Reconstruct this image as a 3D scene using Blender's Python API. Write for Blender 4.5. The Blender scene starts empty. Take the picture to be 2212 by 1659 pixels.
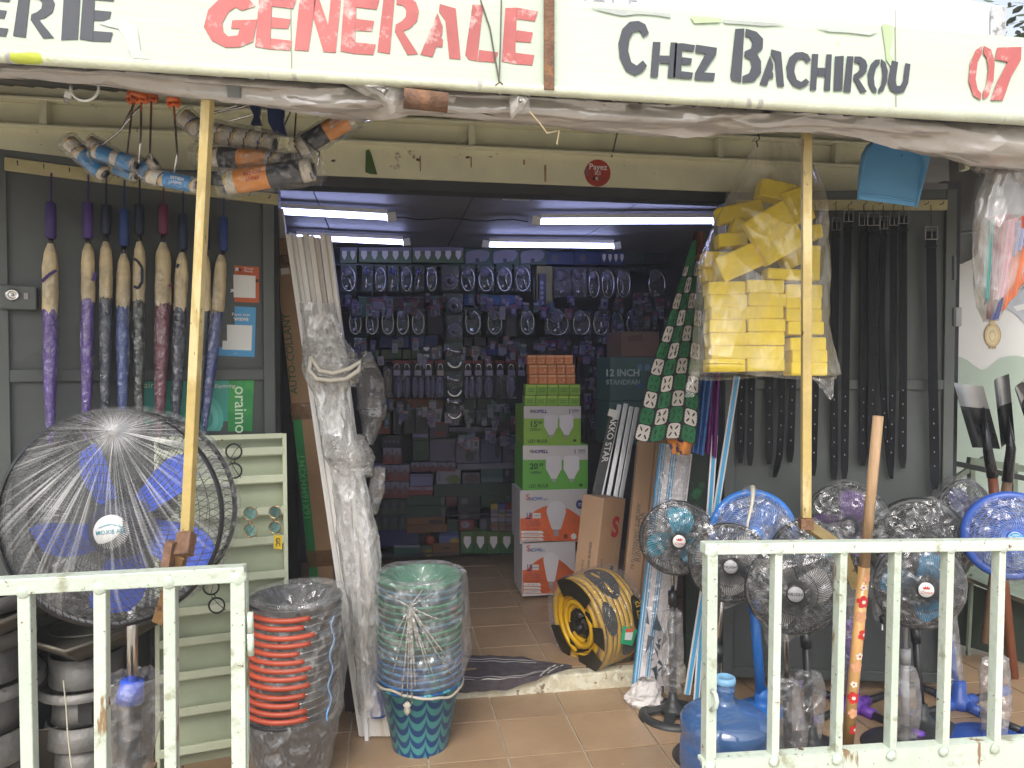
import bpy, math, random
from mathutils import Vector, Matrix, noise
V=Vector; R=math.radians
rnd=random.Random(7)
S=bpy.context.scene; COL=S.collection
# ---------------------------------------------------------------- camera
A=R(9.5); Pt=R(1.5); FPX=1600.0
cam=bpy.data.cameras.new('camera'); camo=bpy.data.objects.new('camera',cam); COL.objects.link(camo)
fw=V((math.sin(A)*math.cos(Pt),math.cos(A)*math.cos(Pt),-math.sin(Pt))); rt=V((math.cos(A),-math.sin(A),0)); up=rt.cross(fw)
CP=V((0,0,1.5))
camo.matrix_world=Matrix(((rt.x,up.x,-fw.x,CP.x),(rt.y,up.y,-fw.y,CP.y),(rt.z,up.z,-fw.z,CP.z),(0,0,0,1)))
cam.sensor_width=36; cam.lens=36*FPX/2212; cam.clip_end=500; cam.clip_start=.05
S.camera=camo
# ---------------------------------------------------------------- light
w=bpy.data.worlds.new('World'); S.world=w; w.use_nodes=True
nt=w.node_tree; nt.nodes.clear()
sk=nt.nodes.new('ShaderNodeTexSky'); sk.sky_type='NISHITA'; sk.sun_disc=False; sk.sun_elevation=R(48); sk.sun_rotation=R(200); sk.dust_density=4; sk.air_density=1.2; sk.ozone_density=.6
hs=nt.nodes.new('ShaderNodeHueSaturation'); hs.inputs['Saturation'].default_value=.45
bg=nt.nodes.new('ShaderNodeBackground'); bg.inputs[1].default_value=.15
ow=nt.nodes.new('ShaderNodeOutputWorld')
nt.links.new(sk.outputs[0],hs.inputs['Color']); nt.links.new(hs.outputs[0],bg.inputs[0]); nt.links.new(bg.outputs[0],ow.inputs[0])
sl=bpy.data.lights.new('sun','SUN'); sl.energy=.55; sl.angle=R(30); sl.color=(1,.985,.96)
so=bpy.data.objects.new('sun',sl); COL.objects.link(so)
_az=R(200); _el=R(48)   # sun behind the camera, a little left
sd=V((math.sin(_az)*math.cos(_el),math.cos(_az)*math.cos(_el),math.sin(_el)))
so.rotation_euler=sd.to_track_quat('Z','Y').to_euler()
S.view_settings.view_transform='Standard'; S.view_settings.look='None'; S.view_settings.gamma=1; S.view_settings.use_curve_mapping=False
S.view_settings.exposure=1.02
cy=S.cycles; cy.max_bounces=8; cy.diffuse_bounces=3; cy.glossy_bounces=3; cy.transmission_bounces=6; cy.transparent_max_bounces=24
cy.sample_clamp_indirect=4; cy.caustics_reflective=False; cy.caustics_refractive=False
# ---------------------------------------------------------------- picture -> place
def W(px,py,d): return CP+d*(fw+(px-1106)/FPX*rt+(829.5-py)/FPX*up)
def onP(px,py,p0,n):
    r=(fw+(px-1106)/FPX*rt+(829.5-py)/FPX*up); t=(V(p0)-CP).dot(V(n))/r.dot(V(n)); return CP+t*r
def onY(px,py,Y): return onP(px,py,(0,Y,0),(0,1,0))
def onZ(px,py,z=0): return onP(px,py,(0,0,z),(0,0,1))
UP=V((0,0,1))
# ---------------------------------------------------------------- materials
def _n(t,k,**a):
    n=t.nodes.new(k)
    for q,x in a.items(): setattr(n,q,x)
    return n
MC={}
def mat(name,col,rough=.5,metal=0.,var=.18,sc=6,bump=.15,bsc=80,spots=None,spec=.5,rv=.1,emit=0,coat=0,stretch=None,bd=.006):
    if name in MC: return MC[name]
    m=bpy.data.materials.new(name); MC[name]=m; m.use_nodes=True; t=m.node_tree; L=t.links.new
    b=t.nodes['Principled BSDF']; c=tuple(col[:3])+(1,)
    b.inputs['Roughness'].default_value=rough; b.inputs['Metallic'].default_value=metal; b.inputs['Specular IOR Level'].default_value=spec
    if coat: b.inputs['Coat Weight'].default_value=coat
    g=_n(t,'ShaderNodeNewGeometry'); mp=_n(t,'ShaderNodeMapping'); L(g.outputs['Position'],mp.inputs['Vector'])
    if stretch: mp.inputs['Scale'].default_value=stretch
    n1=_n(t,'ShaderNodeTexNoise'); n1.inputs['Scale'].default_value=sc; n1.inputs['Detail'].default_value=6; n1.inputs['Roughness'].default_value=.6; L(mp.outputs[0],n1.inputs['Vector'])
    mr=_n(t,'ShaderNodeMapRange'); mr.inputs[1].default_value=.3; mr.inputs[2].default_value=.7; mr.inputs[3].default_value=1-var; mr.inputs[4].default_value=1+var; L(n1.outputs[0],mr.inputs[0])
    oi=_n(t,'ShaderNodeObjectInfo'); m2=_n(t,'ShaderNodeMapRange'); m2.inputs[3].default_value=1-rv; m2.inputs[4].default_value=1+rv; L(oi.outputs['Random'],m2.inputs[0])
    mm=_n(t,'ShaderNodeMath',operation='MULTIPLY'); L(mr.outputs[0],mm.inputs[0]); L(m2.outputs[0],mm.inputs[1])
    vm=_n(t,'ShaderNodeVectorMath',operation='SCALE'); vm.inputs[0].default_value=c[:3]; L(mm.outputs[0],vm.inputs['Scale'])
    out=vm.outputs[0]
    for sp in (spots or []):
        scol,thr,ssc=sp[:3]; soft=sp[3] if len(sp)>3 else .03
        n3=_n(t,'ShaderNodeTexNoise'); n3.inputs['Scale'].default_value=ssc; n3.inputs['Detail'].default_value=5; n3.inputs['Roughness'].default_value=.65
        if len(sp)>4:
            mq=_n(t,'ShaderNodeMapping'); mq.inputs['Scale'].default_value=sp[4]; L(g.outputs['Position'],mq.inputs[0]); L(mq.outputs[0],n3.inputs['Vector'])
        else: L(g.outputs['Position'],n3.inputs['Vector'])
        r3=_n(t,'ShaderNodeMapRange'); r3.inputs[1].default_value=thr; r3.inputs[2].default_value=thr+soft; L(n3.outputs[0],r3.inputs[0])
        mx=_n(t,'ShaderNodeMix',data_type='RGBA'); L(r3.outputs[0],mx.inputs[0]); L(out,mx.inputs[6]); mx.inputs[7].default_value=tuple(scol)+(1,); out=mx.outputs[2]
    L(out,b.inputs['Base Color'])
    if bump:
        n2=_n(t,'ShaderNodeTexNoise'); n2.inputs['Scale'].default_value=bsc; n2.inputs['Detail'].default_value=4; L(mp.outputs[0],n2.inputs['Vector'])
        bp=_n(t,'ShaderNodeBump'); bp.inputs['Strength'].default_value=bump; bp.inputs['Distance'].default_value=bd; L(n2.outputs[0],bp.inputs['Height']); L(bp.outputs[0],b.inputs['Normal'])
    if emit:
        b.inputs['Emission Color'].default_value=c; b.inputs['Emission Strength'].default_value=emit
    return m
def C(r,g,b,rough=.5,**k):
    return mat('plain_%03d_%03d_%03d_%02d'%(r*255,g*255,b*255,rough*100)+('_m' if k.get('metal') else ''),(r,g,b),rough,**k)
def film(name,a0=.1,a1=.5,sc=20,stretch=(1,1,1),rough=.18,col=(.8,.8,.8),tint=(.93,.93,.93),bump=.6,dist=.01,edge=.5,thr=(.5,.72),gf=.065,gl=.5):
    if name in MC: return MC[name]
    m=bpy.data.materials.new(name); MC[name]=m; m.use_nodes=True; t=m.node_tree; L=t.links.new
    b=t.nodes['Principled BSDF']; o=t.nodes['Material Output']; b.inputs['Base Color'].default_value=tuple(col)+(1,); b.inputs['Roughness'].default_value=rough; b.inputs['Specular IOR Level'].default_value=.8
    tr=_n(t,'ShaderNodeBsdfTransparent'); tr.inputs[0].default_value=tuple(tint)+(1,)
    g=_n(t,'ShaderNodeNewGeometry'); mp=_n(t,'ShaderNodeMapping'); mp.inputs['Scale'].default_value=stretch; L(g.outputs['Position'],mp.inputs[0])
    n=_n(t,'ShaderNodeTexNoise'); n.inputs['Scale'].default_value=sc; n.inputs['Detail'].default_value=6; n.inputs['Roughness'].default_value=.65; n.inputs['Distortion'].default_value=1.2; L(mp.outputs[0],n.inputs[0])
    r=_n(t,'ShaderNodeMapRange'); r.inputs[1].default_value=thr[0]; r.inputs[2].default_value=thr[1]; r.inputs[3].default_value=a0; r.inputs[4].default_value=a1; L(n.outputs[0],r.inputs[0])
    lw=_n(t,'ShaderNodeLayerWeight'); lw.inputs[0].default_value=.25; e=_n(t,'ShaderNodeMath',operation='MULTIPLY'); e.inputs[1].default_value=edge; L(lw.outputs['Facing'],e.inputs[0])
    ad=_n(t,'ShaderNodeMath',operation='ADD',use_clamp=True); L(r.outputs[0],ad.inputs[0]); L(e.outputs[0],ad.inputs[1])
    # crinkles: facets of a distorted Voronoi pattern, so glints come from the folds
    dn=_n(t,'ShaderNodeTexNoise'); dn.inputs['Scale'].default_value=sc*.35; dn.inputs['Detail'].default_value=2; L(mp.outputs[0],dn.inputs[0])
    sc_=_n(t,'ShaderNodeVectorMath',operation='SCALE'); sc_.inputs['Scale'].default_value=.09; L(dn.outputs['Color'],sc_.inputs[0]); av=_n(t,'ShaderNodeVectorMath',operation='ADD'); L(mp.outputs[0],av.inputs[0]); L(sc_.outputs[0],av.inputs[1])
    vo=_n(t,'ShaderNodeTexVoronoi'); vo.inputs['Scale'].default_value=sc*1.1; L(av.outputs[0],vo.inputs['Vector'])
    v2=_n(t,'ShaderNodeTexVoronoi'); v2.inputs['Scale'].default_value=sc*2.7; L(av.outputs[0],v2.inputs['Vector'])
    m2=_n(t,'ShaderNodeMath',operation='MULTIPLY'); m2.inputs[1].default_value=.14; L(v2.outputs['Distance'],m2.inputs[0]); hs_=_n(t,'ShaderNodeMath',operation='ADD'); L(vo.outputs['Distance'],hs_.inputs[0]); L(m2.outputs[0],hs_.inputs[1])
    bp=_n(t,'ShaderNodeBump'); bp.inputs['Strength'].default_value=min(1,bump); bp.inputs['Distance'].default_value=.9/sc*gl; L(hs_.outputs[0],bp.inputs['Height']); L(bp.outputs[0],b.inputs['Normal']); L(bp.outputs[0],lw.inputs['Normal'])
    mx=_n(t,'ShaderNodeMixShader'); L(ad.outputs[0],mx.inputs[0]); L(tr.outputs[0],mx.inputs[1]); L(b.outputs[0],mx.inputs[2])
    gg=_n(t,'ShaderNodeBsdfGlossy'); gg.inputs['Roughness'].default_value=rough*.8; gg.inputs['Color'].default_value=(.95,.95,.97,1); L(bp.outputs[0],gg.inputs['Normal'])
    mg_=_n(t,'ShaderNodeMixShader'); mg_.inputs[0].default_value=gf; L(mx.outputs[0],mg_.inputs[1]); L(gg.outputs[0],mg_.inputs[2]); L(mg_.outputs[0],o.inputs[0])
    return m
RUST=(.13,.06,.03)
pale=mat('pale_green_paint',(.72,.70,.50),.55,var=.1,sc=5,spots=[((.20,.17,.10),.66,9,.06),((.06,.05,.035),.72,26,.02)],bump=.25,bsc=45)
gatep=mat('white_green_gloss_paint',(.53,.60,.51),.35,var=.07,sc=7,spots=[((.33,.34,.24),.58,14,.12),((.26,.17,.09),.62,9,.03,(1,1,.22)),(RUST,.665,26,.012),((.16,.12,.08),.655,70,.02)],bump=.5,bsc=50)
doorp=mat('dark_grey_door_paint',(.085,.094,.090),.45,var=.22,sc=1.3,spots=[((.11,.118,.112),.55,1.3,.2)],bump=.12,bsc=30)
doorf=mat('dark_grey_frame_paint',(.095,.105,.099),.45,var=.12,sc=3,bump=.15)
yel=mat('weathered_yellow_paint',(.40,.30,.11),.5,var=.2,sc=8,spots=[((.54,.44,.22),.56,9,.06,(1,1,.25)),((.13,.08,.04),.64,30,.02,(1,1,.35)),((.10,.05,.02),.66,18,.05)],bump=.35,bsc=60)
rustm=mat('rusty_steel',(.16,.085,.05),.8,var=.4,sc=25,spots=[((.28,.13,.05),.55,30,.1)],bump=.6,bsc=120)
signw=mat('white_sign_paint',(.52,.60,.49),.5,var=.05,sc=3,spots=[((.58,.66,.30),.69,2.3,.03),((.60,.62,.60),.66,7,.05)],bump=.2,bsc=30,stretch=(.3,1,3))
cream=mat('cream_wood_strip',(.46,.41,.22),.6,var=.12,sc=8,bump=.2)
chrome=mat('chromed_steel',(.62,.60,.57),.18,1.,var=.05,bump=0)
blackp=mat('black_plastic',(.02,.02,.022),.35,var=.2,bump=.05)
greyp=mat('grey_plastic',(.35,.35,.36),.4)
whitep=mat('white_plastic',(.72,.72,.70),.4,var=.05)
cardb=mat('brown_cardboard',(.30,.185,.10),.75,var=.12,sc=4,bump=.25,bsc=40,spots=[((.38,.26,.16),.62,3,.1)])
tape=film('brown_parcel_tape',.55,.8,30,rough=.25,col=(.22,.12,.06),bump=.2)
wood=mat('raw_wood',(.33,.21,.115),.65,var=.25,sc=10,stretch=(6,6,.6),bump=.4,bsc=30,spots=[((.16,.08,.04),.73,6,.04)])
clear=film('clear_plastic_film',.05,.38,26,rough=.15,bump=.8,edge=.35)
bagf=film('cloudy_plastic_bag',.10,.32,16,rough=.15,bump=.8,dist=.02,edge=.45,col=(.62,.60,.58))
dirtyfilm=film('dusty_plastic_sheet',.35,.8,14,stretch=(1,1,.5),rough=.25,col=(.46,.42,.38),bump=.9,dist=.02,edge=.4)
ink_black=C(.03,.03,.04); ink_white=C(.75,.75,.74); ink_red=C(.5,.04,.03); ink_blue=C(.05,.12,.4)
# ---------------------------------------------------------------- mesh building
OFF={}
class MB:
    def __init__(s): s.v=[]; s.f=[]; s.m=[]; s.k=0
    def add(s,vs,fs):
        o=len(s.v); s.v+= [tuple(x) for x in vs]
        for f in fs: s.f.append(tuple(i+o for i in f)); s.m.append(s.k)
        return s
    def box(s,c,size,M=None):
        x,y,z=[q/2 for q in size]; P=[V((a,b,d)) for a in(-x,x) for b in(-y,y) for d in(-z,z)]
        if M: P=[M@p for p in P]
        c=V(c); return s.add([c+p for p in P],[(0,1,3,2),(4,6,7,5),(0,4,5,1),(2,3,7,6),(0,2,6,4),(1,5,7,3)])
    def bx(s,x0,x1,y0,y1,z0,z1): return s.box(((x0+x1)/2,(y0+y1)/2,(z0+z1)/2),(abs(x1-x0),abs(y1-y0),abs(z1-z0)))
    def beam(s,p,q,w,h,side=None):
        p=V(p);q=V(q);d=(q-p); l=d.length; d=d/l
        a=V(side) if side is not None else (UP.cross(d) if abs(d.z)<.9 else V((1,0,0))); a=(a-a.dot(d)*d).normalized(); b=d.cross(a)
        return s.box((p+q)/2,(w,h,l),Matrix((a,b,d)).transposed())
    def tube(s,pts,r,n=8,cap=True,closed=False):
        pts=[V(p) for p in pts]; N=len(pts); rs=r if isinstance(r,(list,tuple)) else [r]*N; vs=[];fs=[]; pa=None
        for i in range(N):
            a=pts[(i-1)%N] if closed or i>0 else pts[0]; b=pts[(i+1)%N] if closed or i<N-1 else pts[-1]
            d=(b-a); d=d.normalized() if d.length>1e-9 else V((0,0,1))
            if pa is None: pa=d.orthogonal().normalized()
            pa=(pa-pa.dot(d)*d); pa=pa.normalized() if pa.length>1e-6 else d.orthogonal().normalized(); pb=d.cross(pa)
            for k in range(n):
                t=2*math.pi*k/n; vs.append(pts[i]+rs[i]*(math.cos(t)*pa+math.sin(t)*pb))
        for i in range(N if closed else N-1):
            j=(i+1)%N
            for k in range(n):
                k2=(k+1)%n; fs.append((i*n+k,i*n+k2,j*n+k2,j*n+k))
        if cap and not closed: fs.append(tuple(range(n-1,-1,-1))); fs.append(tuple((N-1)*n+k for k in range(n)))
        return s.add(vs,fs)
    def lathe(s,prof,n=24,M=None,c=(0,0,0),wob=None,arc=1.0,cap=True):
        vs=[];fs=[]; c=V(c); full=arc>=1
        cols=n if full else n+1
        for i,(r,z) in enumerate(prof):
            for k in range(cols):
                t=2*math.pi*arc*k/n; rr=r
                if wob: rr=r+wob(t,z,r)
                p=V((rr*math.cos(t),rr*math.sin(t),z)); vs.append(c+(M@p if M else p))
        for i in range(len(prof)-1):
            for k in range(n):
                k2=(k+1)%cols; fs.append((i*cols+k,i*cols+k2,(i+1)*cols+k2,(i+1)*cols+k))
        if cap and full:
            if prof[0][0]>1e-5: fs.append(tuple(range(n-1,-1,-1)))
            if prof[-1][0]>1e-5: fs.append(tuple((len(prof)-1)*n+k for k in range(n)))
        return s.add(vs,fs)
    def poly(s,pts): return s.add(pts,[tuple(range(len(pts)))])
    def prism(s,pts,off):
        n=len(pts); off=V(off); P=[V(p) for p in pts]
        return s.add(P+[p+off for p in P],[tuple(range(n)),tuple(range(2*n-1,n-1,-1))]+[(i,i+n,(i+1)%n+n,(i+1)%n) for i in range(n)])
    def grid(s,fn,nu,nv,cu=False):
        vs=[fn(i/nu,j/nv) for j in range(nv+1) for i in range(nu+(0 if cu else 1))]; w_=nu+(0 if cu else 1); fs=[]
        for j in range(nv):
            for i in range(nu):
                i2=(i+1)%w_ if cu else i+1; fs.append((j*w_+i,j*w_+i2,(j+1)*w_+i2,(j+1)*w_+i))
        return s.add(vs,fs)
    def build(s,name,mats,parent=None,smooth=False,kind=None,bevel=0):
        if not isinstance(mats,(list,tuple)): mats=[mats]
        if parent is not None: off=OFF[parent]
        else:
            n=len(s.v); xs=[p[0] for p in s.v]; ys=[p[1] for p in s.v]; zs=[p[2] for p in s.v]; off=V(((min(xs)+max(xs))/2,(min(ys)+max(ys))/2,min(zs)))
        me=bpy.data.meshes.new(name); me.from_pydata([(p[0]-off.x,p[1]-off.y,p[2]-off.z) for p in s.v],[],s.f)
        for m in mats: me.materials.append(m)
        if len(mats)>1: me.polygons.foreach_set('material_index',s.m)
        if smooth: me.polygons.foreach_set('use_smooth',[True]*len(s.f)); me.update()
        if smooth=='auto':
            try: me.set_sharp_from_angle(angle=R(35))
            except Exception: pass
        me.update()
        o=bpy.data.objects.new(name,me); COL.objects.link(o)
        if parent is not None: o.parent=parent
        else: o.location=off
        OFF[o]=off
        if kind: o['kind']=kind
        if bevel:
            b=o.modifiers.new('bevel','BEVEL'); b.width=bevel; b.segments=2; b.limit_method='ANGLE'
        return o
def thing(name,label,cat,loc=(0,0,0),group=None):
    o=bpy.data.objects.new(name,None); COL.objects.link(o); o.location=loc; o.empty_display_size=.1
    o['label']=label; o['category']=cat
    if group: o['group']=group
    OFF[o]=V(loc); return o
def tag(o,label,cat,group=None):
    o['label']=label; o['category']=cat
    if group: o['group']=group
    return o
def dup(r,loc=None,label=None,group=None,rot=None,scale=None):
    def cp(o,par):
        c=o.copy(); COL.objects.link(c); c.parent=par
        for ch in list(o.children): cp(ch,c)
        return c
    c=cp(r,r.parent)
    if loc is not None: c.location=loc
    if rot is not None: c.rotation_euler=rot
    if scale is not None: c.scale=scale
    if label: c['label']=label
    if group: c['group']=group
    return c
def text(s,pos,h,m,parent,right=V((1,0,0)),upv=UP,align='CENTER',bold=0.,name='lettering',shear=0,sx=1.,arc=None):
    cu=bpy.data.curves.new('t','FONT'); cu.body=s; cu.size=h*1.38; cu.align_x=align; cu.align_y='CENTER'; cu.offset=bold*h; cu.resolution_u=3; cu.shear=shear
    ob=bpy.data.objects.new('t',cu); me=bpy.data.meshes.new_from_object(ob)
    bpy.data.objects.remove(ob); bpy.data.curves.remove(cu)
    right=V(right).normalized(); upv=V(upv).normalized(); pos=V(pos)-OFF[parent]
    for v in me.vertices:
        x,y=v.co.x*sx,v.co.y; v.co=pos+x*right+y*upv
    me.materials.clear(); me.materials.append(m); me.name=name
    o=bpy.data.objects.new(name,me); COL.objects.link(o); o.parent=parent; OFF[o]=OFF[parent]; return o
def nz(p,s=1.,k=0): return noise.noise(V(p)*s+V((k*7.3,k*3.1,k*5.7)))
def ordn(i): return ['first','second','third','fourth','fifth','sixth','seventh','eighth','ninth','tenth','eleventh','twelfth','thirteenth','fourteenth','fifteenth','sixteenth','seventeenth','eighteenth','nineteenth','twentieth'][i]
def lerp(a,b,t): return a+(b-a)*t
def interp(tab,x):
    if x<=tab[0][0]: return tab[0][1]
    for (a,b),(c,d) in zip(tab,tab[1:]):
        if x<=c: return b+(d-b)*(x-a)/(c-a)
    return tab[-1][1]
# ================================================================ ground and floors
groundm=mat('dusty_street',(.42,.37,.30),.9,var=.2,sc=2,bump=.5,bsc=20)
grout=mat('tile_grout',(.50,.44,.34),.9,var=.2)
tilem=mat('brown_glazed_tile',(.33,.22,.13),.33,var=.12,sc=5,spots=[((.35,.24,.14),.58,3,.15),((.17,.11,.06),.60,1.6,.12),((.42,.36,.28),.68,40,.03),((.10,.07,.05),.72,30,.02)],bump=.08,bsc=30,rv=.06)
ground=MB(); ground.box((0,20,-.2),(120,90,.1)); ground.build('ground',groundm,kind='structure')
def floor(name,x0,x1,y0,y1,z,ax,ay,T):
    b=MB(); b.bx(x0,x1,y0,y1,z-.15,z-.004); fl=b.build(name,grout,kind='structure')
    t=MB(); t.bx(-T/2+.0035,T/2-.0035,-T/2+.0035,T/2-.0035,-.006,0); proto=None
    i0=math.floor((x0-ax)/T); j0=math.floor((y0-ay)/T)
    for i in range(i0,math.ceil((x1-ax)/T)):
        for j in range(j0,math.ceil((y1-ay)/T)):
            cx=ax+(i+.5)*T; cyy=ay+(j+.5)*T
            if cx-T/2<x0-.01 or cx+T/2>x1+.01 or cyy-T/2<y0-.01 or cyy+T/2>y1+.01: continue
            if proto is None: proto=t.build('tile',tilem,None,bevel=.0015); proto.parent=fl; o=proto
            else: o=proto.copy(); COL.objects.link(o)
            o.location=V((cx,cyy,z+rnd.uniform(-.0012,.0012)))-OFF[fl]; o.rotation_euler=(rnd.uniform(-.002,.002),rnd.uniform(-.002,.002),0)
    return fl
YF=3.30          # front edge of the shop floor
T=.30
ax=onZ(763,1527).x; ay=onZ(990,1566).y
floor('terrace_floor',ax-6*T,ax+12*T,ay-4*T,ay+1*T,0,ax,ay,T)
yend=ay+1*T
b=MB(); b.bx(ax-6*T,ax+12*T,yend,YF+.03,-.15,-.005); b.build('terrace_kerb',grout,kind='structure')
floor('shop_floor',ax-2*T,ax+9*T,YF+.035,YF+.035+8*T,.08,ax,YF+.035,T)
stepm=mat('painted_concrete_edge',(.50,.46,.34),.8,var=.25,sc=14,spots=[((.66,.64,.52),.5,20,.06),((.20,.15,.10),.62,24,.04)],bump=.8,bsc=40)
b=MB(); b.bx(-.52,1.62,YF-.035,YF+.03,-.004,.082); b.build('threshold_step',stepm,kind='structure',bevel=.008)
# ================================================================ shop shell
ceilm=mat('grey_ceiling_board',(.17,.165,.18),.6,var=.08,bump=.05)
wallm=mat('dark_shop_wall',(.05,.05,.06),.8)
YB=5.42; XL=-1.25; XR=2.75; ZC=2.32
b=MB(); b.bx(XL-.1,XR+.1,YB,YB+.1,0,ZC+.1); b.build('back_wall',wallm,kind='structure')
b=MB(); b.bx(XL-.1,XL,YF+.03,YB,0,ZC+.1); b.build('shop_side_wall',wallm,kind='structure')
b=MB(); b.bx(XR,XR+.1,YF+.03,YB,0,ZC+.1); b.build('shop_side_wall',wallm,kind='structure')
cl=MB(); cl.bx(XL,XR,YF+.0,YB,ZC+.03,ZC+.08); cl=cl.build('ceiling',ceilm,kind='structure')
xs=[XL,-.35,onZ(965,440,ZC).x if False else .42,1.27,2.05,XR]
for i in range(len(xs)-1):
    for y0,y1 in ((YF+.01,4.5),(4.503,YB-.002)):
        b=MB(); b.bx(xs[i]+.003,xs[i+1]-.003,y0,y1,ZC+.012,ZC+.027); b.build('ceiling_panel',ceilm,cl)
# fluorescent battens
tubem=mat('lit_tube',(.50,.56,1.0),.4,var=0,bump=0,rv=0,emit=9)
def batten(px0,py0,px1,py1,lab,z=None):
    z=ZC-.05 if z is None else z
    p=onZ(px0,py0,z); q=onZ(px1,py1,z)
    t=thing('ceiling_light',lab,'ceiling light',(p+q)/2,'lit tubes under the shop ceiling')
    d=(q-p).normalized()
    b=MB(); b.tube([p,q],.013,10); b.build('tube',tubem,t,True)
    b=MB(); b.beam(p+V((0,0,.028)),q+V((0,0,.028)),.032,.022); b.build('batten',whitep,t)
    b=MB(); b.beam(p-d*.045+V((0,0,.008)),p,.034,.045); b.build('end_cap',whitep,t); b=MB(); b.beam(q,q+d*.045+V((0,0,.008)),.034,.045); b.build('end_cap',whitep,t)
    return p,q
batten(560,455,836,470,'lit tube at upper left of the shop ceiling, nearer the door')
batten(1168,479,1540,478,'lit tube at upper right of the ceiling, nearer the door, longest of the four')
batten(640,514,870,524,'short lit tube over the back shelves on the left, behind the white strips')
batten(1057,529,1325,532,'thin lit tube over the back shelves in the middle')
b=MB(); pts=[onZ(840,470,ZC+.0)]+[onZ(x,470+3*math.sin(x*.05)+ (x-840)*.025,ZC+.002) for x in range(870,1170,30)]
b.tube(pts,.004,5); tag(b.build('ceiling_cable',blackp),'thin black cable clipped along the ceiling between the two front tubes','cable')
b=MB(); p=onZ(1115,428,ZC-.01); b.box(p,(.13,.03,.02)); o=b.build('ceiling_fitting',greyp); tag(o,'small grey slotted fitting on the ceiling near the door head','ceiling fitting')
# ================================================================ facade head over the door
YL=3.25
FAC=thing('lintel_beam','pale green welded steel beam with ribs above the shop door','beam',(0,YL,2.3))
def zy(px,py,Y=YL): return onY(px,py,Y).z
x0,x1=-1.75,2.35
z1=zy(1470,410); z2=zy(1470,346); z3=zy(1470,338); z4=zy(1470,296); 
b=MB(); b.bx(x0,x1,YL,YL+.01,z1,z2); b.build('fascia_plate',pale,FAC)
b=MB(); b.bx(x0,x1,YL-.035,YL+.0095,z2+.0005,z2+.012); b.build('lower_flange',pale,FAC,bevel=.003)
b=MB(); b.bx(x0,x1,YL+.012,YL+.02,z2+.013,z4); b.build('beam_web',pale,FAC)
b=MB(); b.bx(x0,x1,YL-.035,YL+.02,z4+.001,z4+.014); b.build('upper_flange',pale,FAC,bevel=.003)
b=MB(); b.bx(x0,x1,YL+.0,YL+.02,z4+.015,z4+.12); b.build('top_plate',pale,FAC)
for px in (101,560,1018,1551,1803,2080):
    x=onY(px,320,YL).x; b=MB(); b.bx(x-.014,x+.014,YL-.03,YL+.0115,z2+.013,z4); b.build('rib',pale,FAC,bevel=.003)
for px in (997,1815):
    x=onY(px,305,YL).x; zc=onY(px,303,YL).z; b=MB(); b.bx(x-.022,x+.022,YL+.004,YL+.0115,zc-.03,zc+.03); b.lathe([(.011,0),(.011,.004),(.006,.005)],12,Matrix.Rotation(R(90),3,'X'),(x,YL+.003,zc)); b.build('bolt_plate',pale,FAC)
# marks on the fascia
mk=mat('old_glue_mark',(.36,.22,.08),.7); dk=mat('dark_scuff',(.07,.06,.045),.8)
for (px,py,w_,h_,m) in ((908,353,3,36,mk),(1018,350,3,24,mk),(1132,350,4,12,mk),(1178,374,5,40,mk),(903,345,7,6,dk),(1010,340,9,6,dk),(1060,338,7,3,dk),(1178,365,3,3,dk),(720,347,9,4,dk),(713,305,2,10,dk),(640,300,2,6,dk),(650,318,6,3,dk)):
    p=onY(px,py,YL-.0015); s=p.y/1600; b=MB(); b.poly([p+V((a*w_*s+rnd.uniform(-.5,.5)*s,0,c*h_*s+rnd.uniform(-1,1)*s)) for a,c in ((-.5,-.5),(.5,-.45),(.45,.5),(-.5,.4))]); b.build('scuff',m,FAC)
# dark door head strip and door jambs
jm=mat('dark_jamb',(.05,.052,.055),.6)
DF=thing('door_frame','dark grey steel frame around the open shop doorway','door frame',(.5,YF,0))
zl=zy(1106,424,YF+.02)
b=MB(); b.bx(-.55,1.62,YF-.03,YF+.07,zl,z1+.02); b.build('door_head',jm,DF)
b=MB(); b.bx(-.53,-.455,YF-.03,YF+.05,0,zl-.001); b.build('jamb',jm,DF)
b=MB(); b.bx(1.56,1.62,YF-.03,YF+.05,0,zl-.001); b.build('jamb',jm,DF)
# ================================================================ door leaves
def leaf(name,lab,H,E,ztop,zmid,zbot,rows,panels):
    H=V(H);E=V(E); d=(E-H); Wd=d.length; d.normalize(); n=d.cross(UP); 
    if n.y>0: n=-n
    t=thing(name,lab,'door',H)
    c=(H+E)/2
    def bar(a,b_,w_,th,nm,off=0):
        q=MB(); q.beam(a+n*off,b_+n*off,w_,th,side=n); return q.build(nm,doorf,t,bevel=.003)
    F=.045
    q=MB(); p0=H+V((0,0,zbot));p1=E+V((0,0,zbot)); q.prism([p0,p1,E+V((0,0,ztop)),H+V((0,0,ztop))],-n*.004); q.build('steel_sheet',doorp,t)
    for s_ in (0,1):
        a=(H+d*F/2) if s_==0 else (E-d*F/2); bar(a+V((0,0,zbot)),a+V((0,0,ztop)),.02,F,'stile',.011)
    for z in [zbot+F/2,ztop-F/2]+zmid: bar(H+d*F+V((0,0,z)),E-d*F+V((0,0,z)),.018,F,'rail',.0105)
    # X fold ridges of the pressed sheet
    zz=[zbot+F]+sorted(zmid)+[ztop-F]
    for a,b_ in zip(zz,zz[1:]):
        q=MB(); A1=H+d*F*1.2;B1=E-d*F*1.2; cc=(A1+B1)/2+V((0,0,(a+b_)/2))+n*.022; K=[A1+V((0,0,a+.03)),B1+V((0,0,a+.03)),B1+V((0,0,b_-.03)),A1+V((0,0,b_-.03))]
        K=[k+n*.001 for k in K]; q.add(K+[cc],[(0,1,4),(1,2,4),(2,3,4),(3,0,4)]); q.build('pressed_panel',doorp,t)
    return t,n,d
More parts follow.
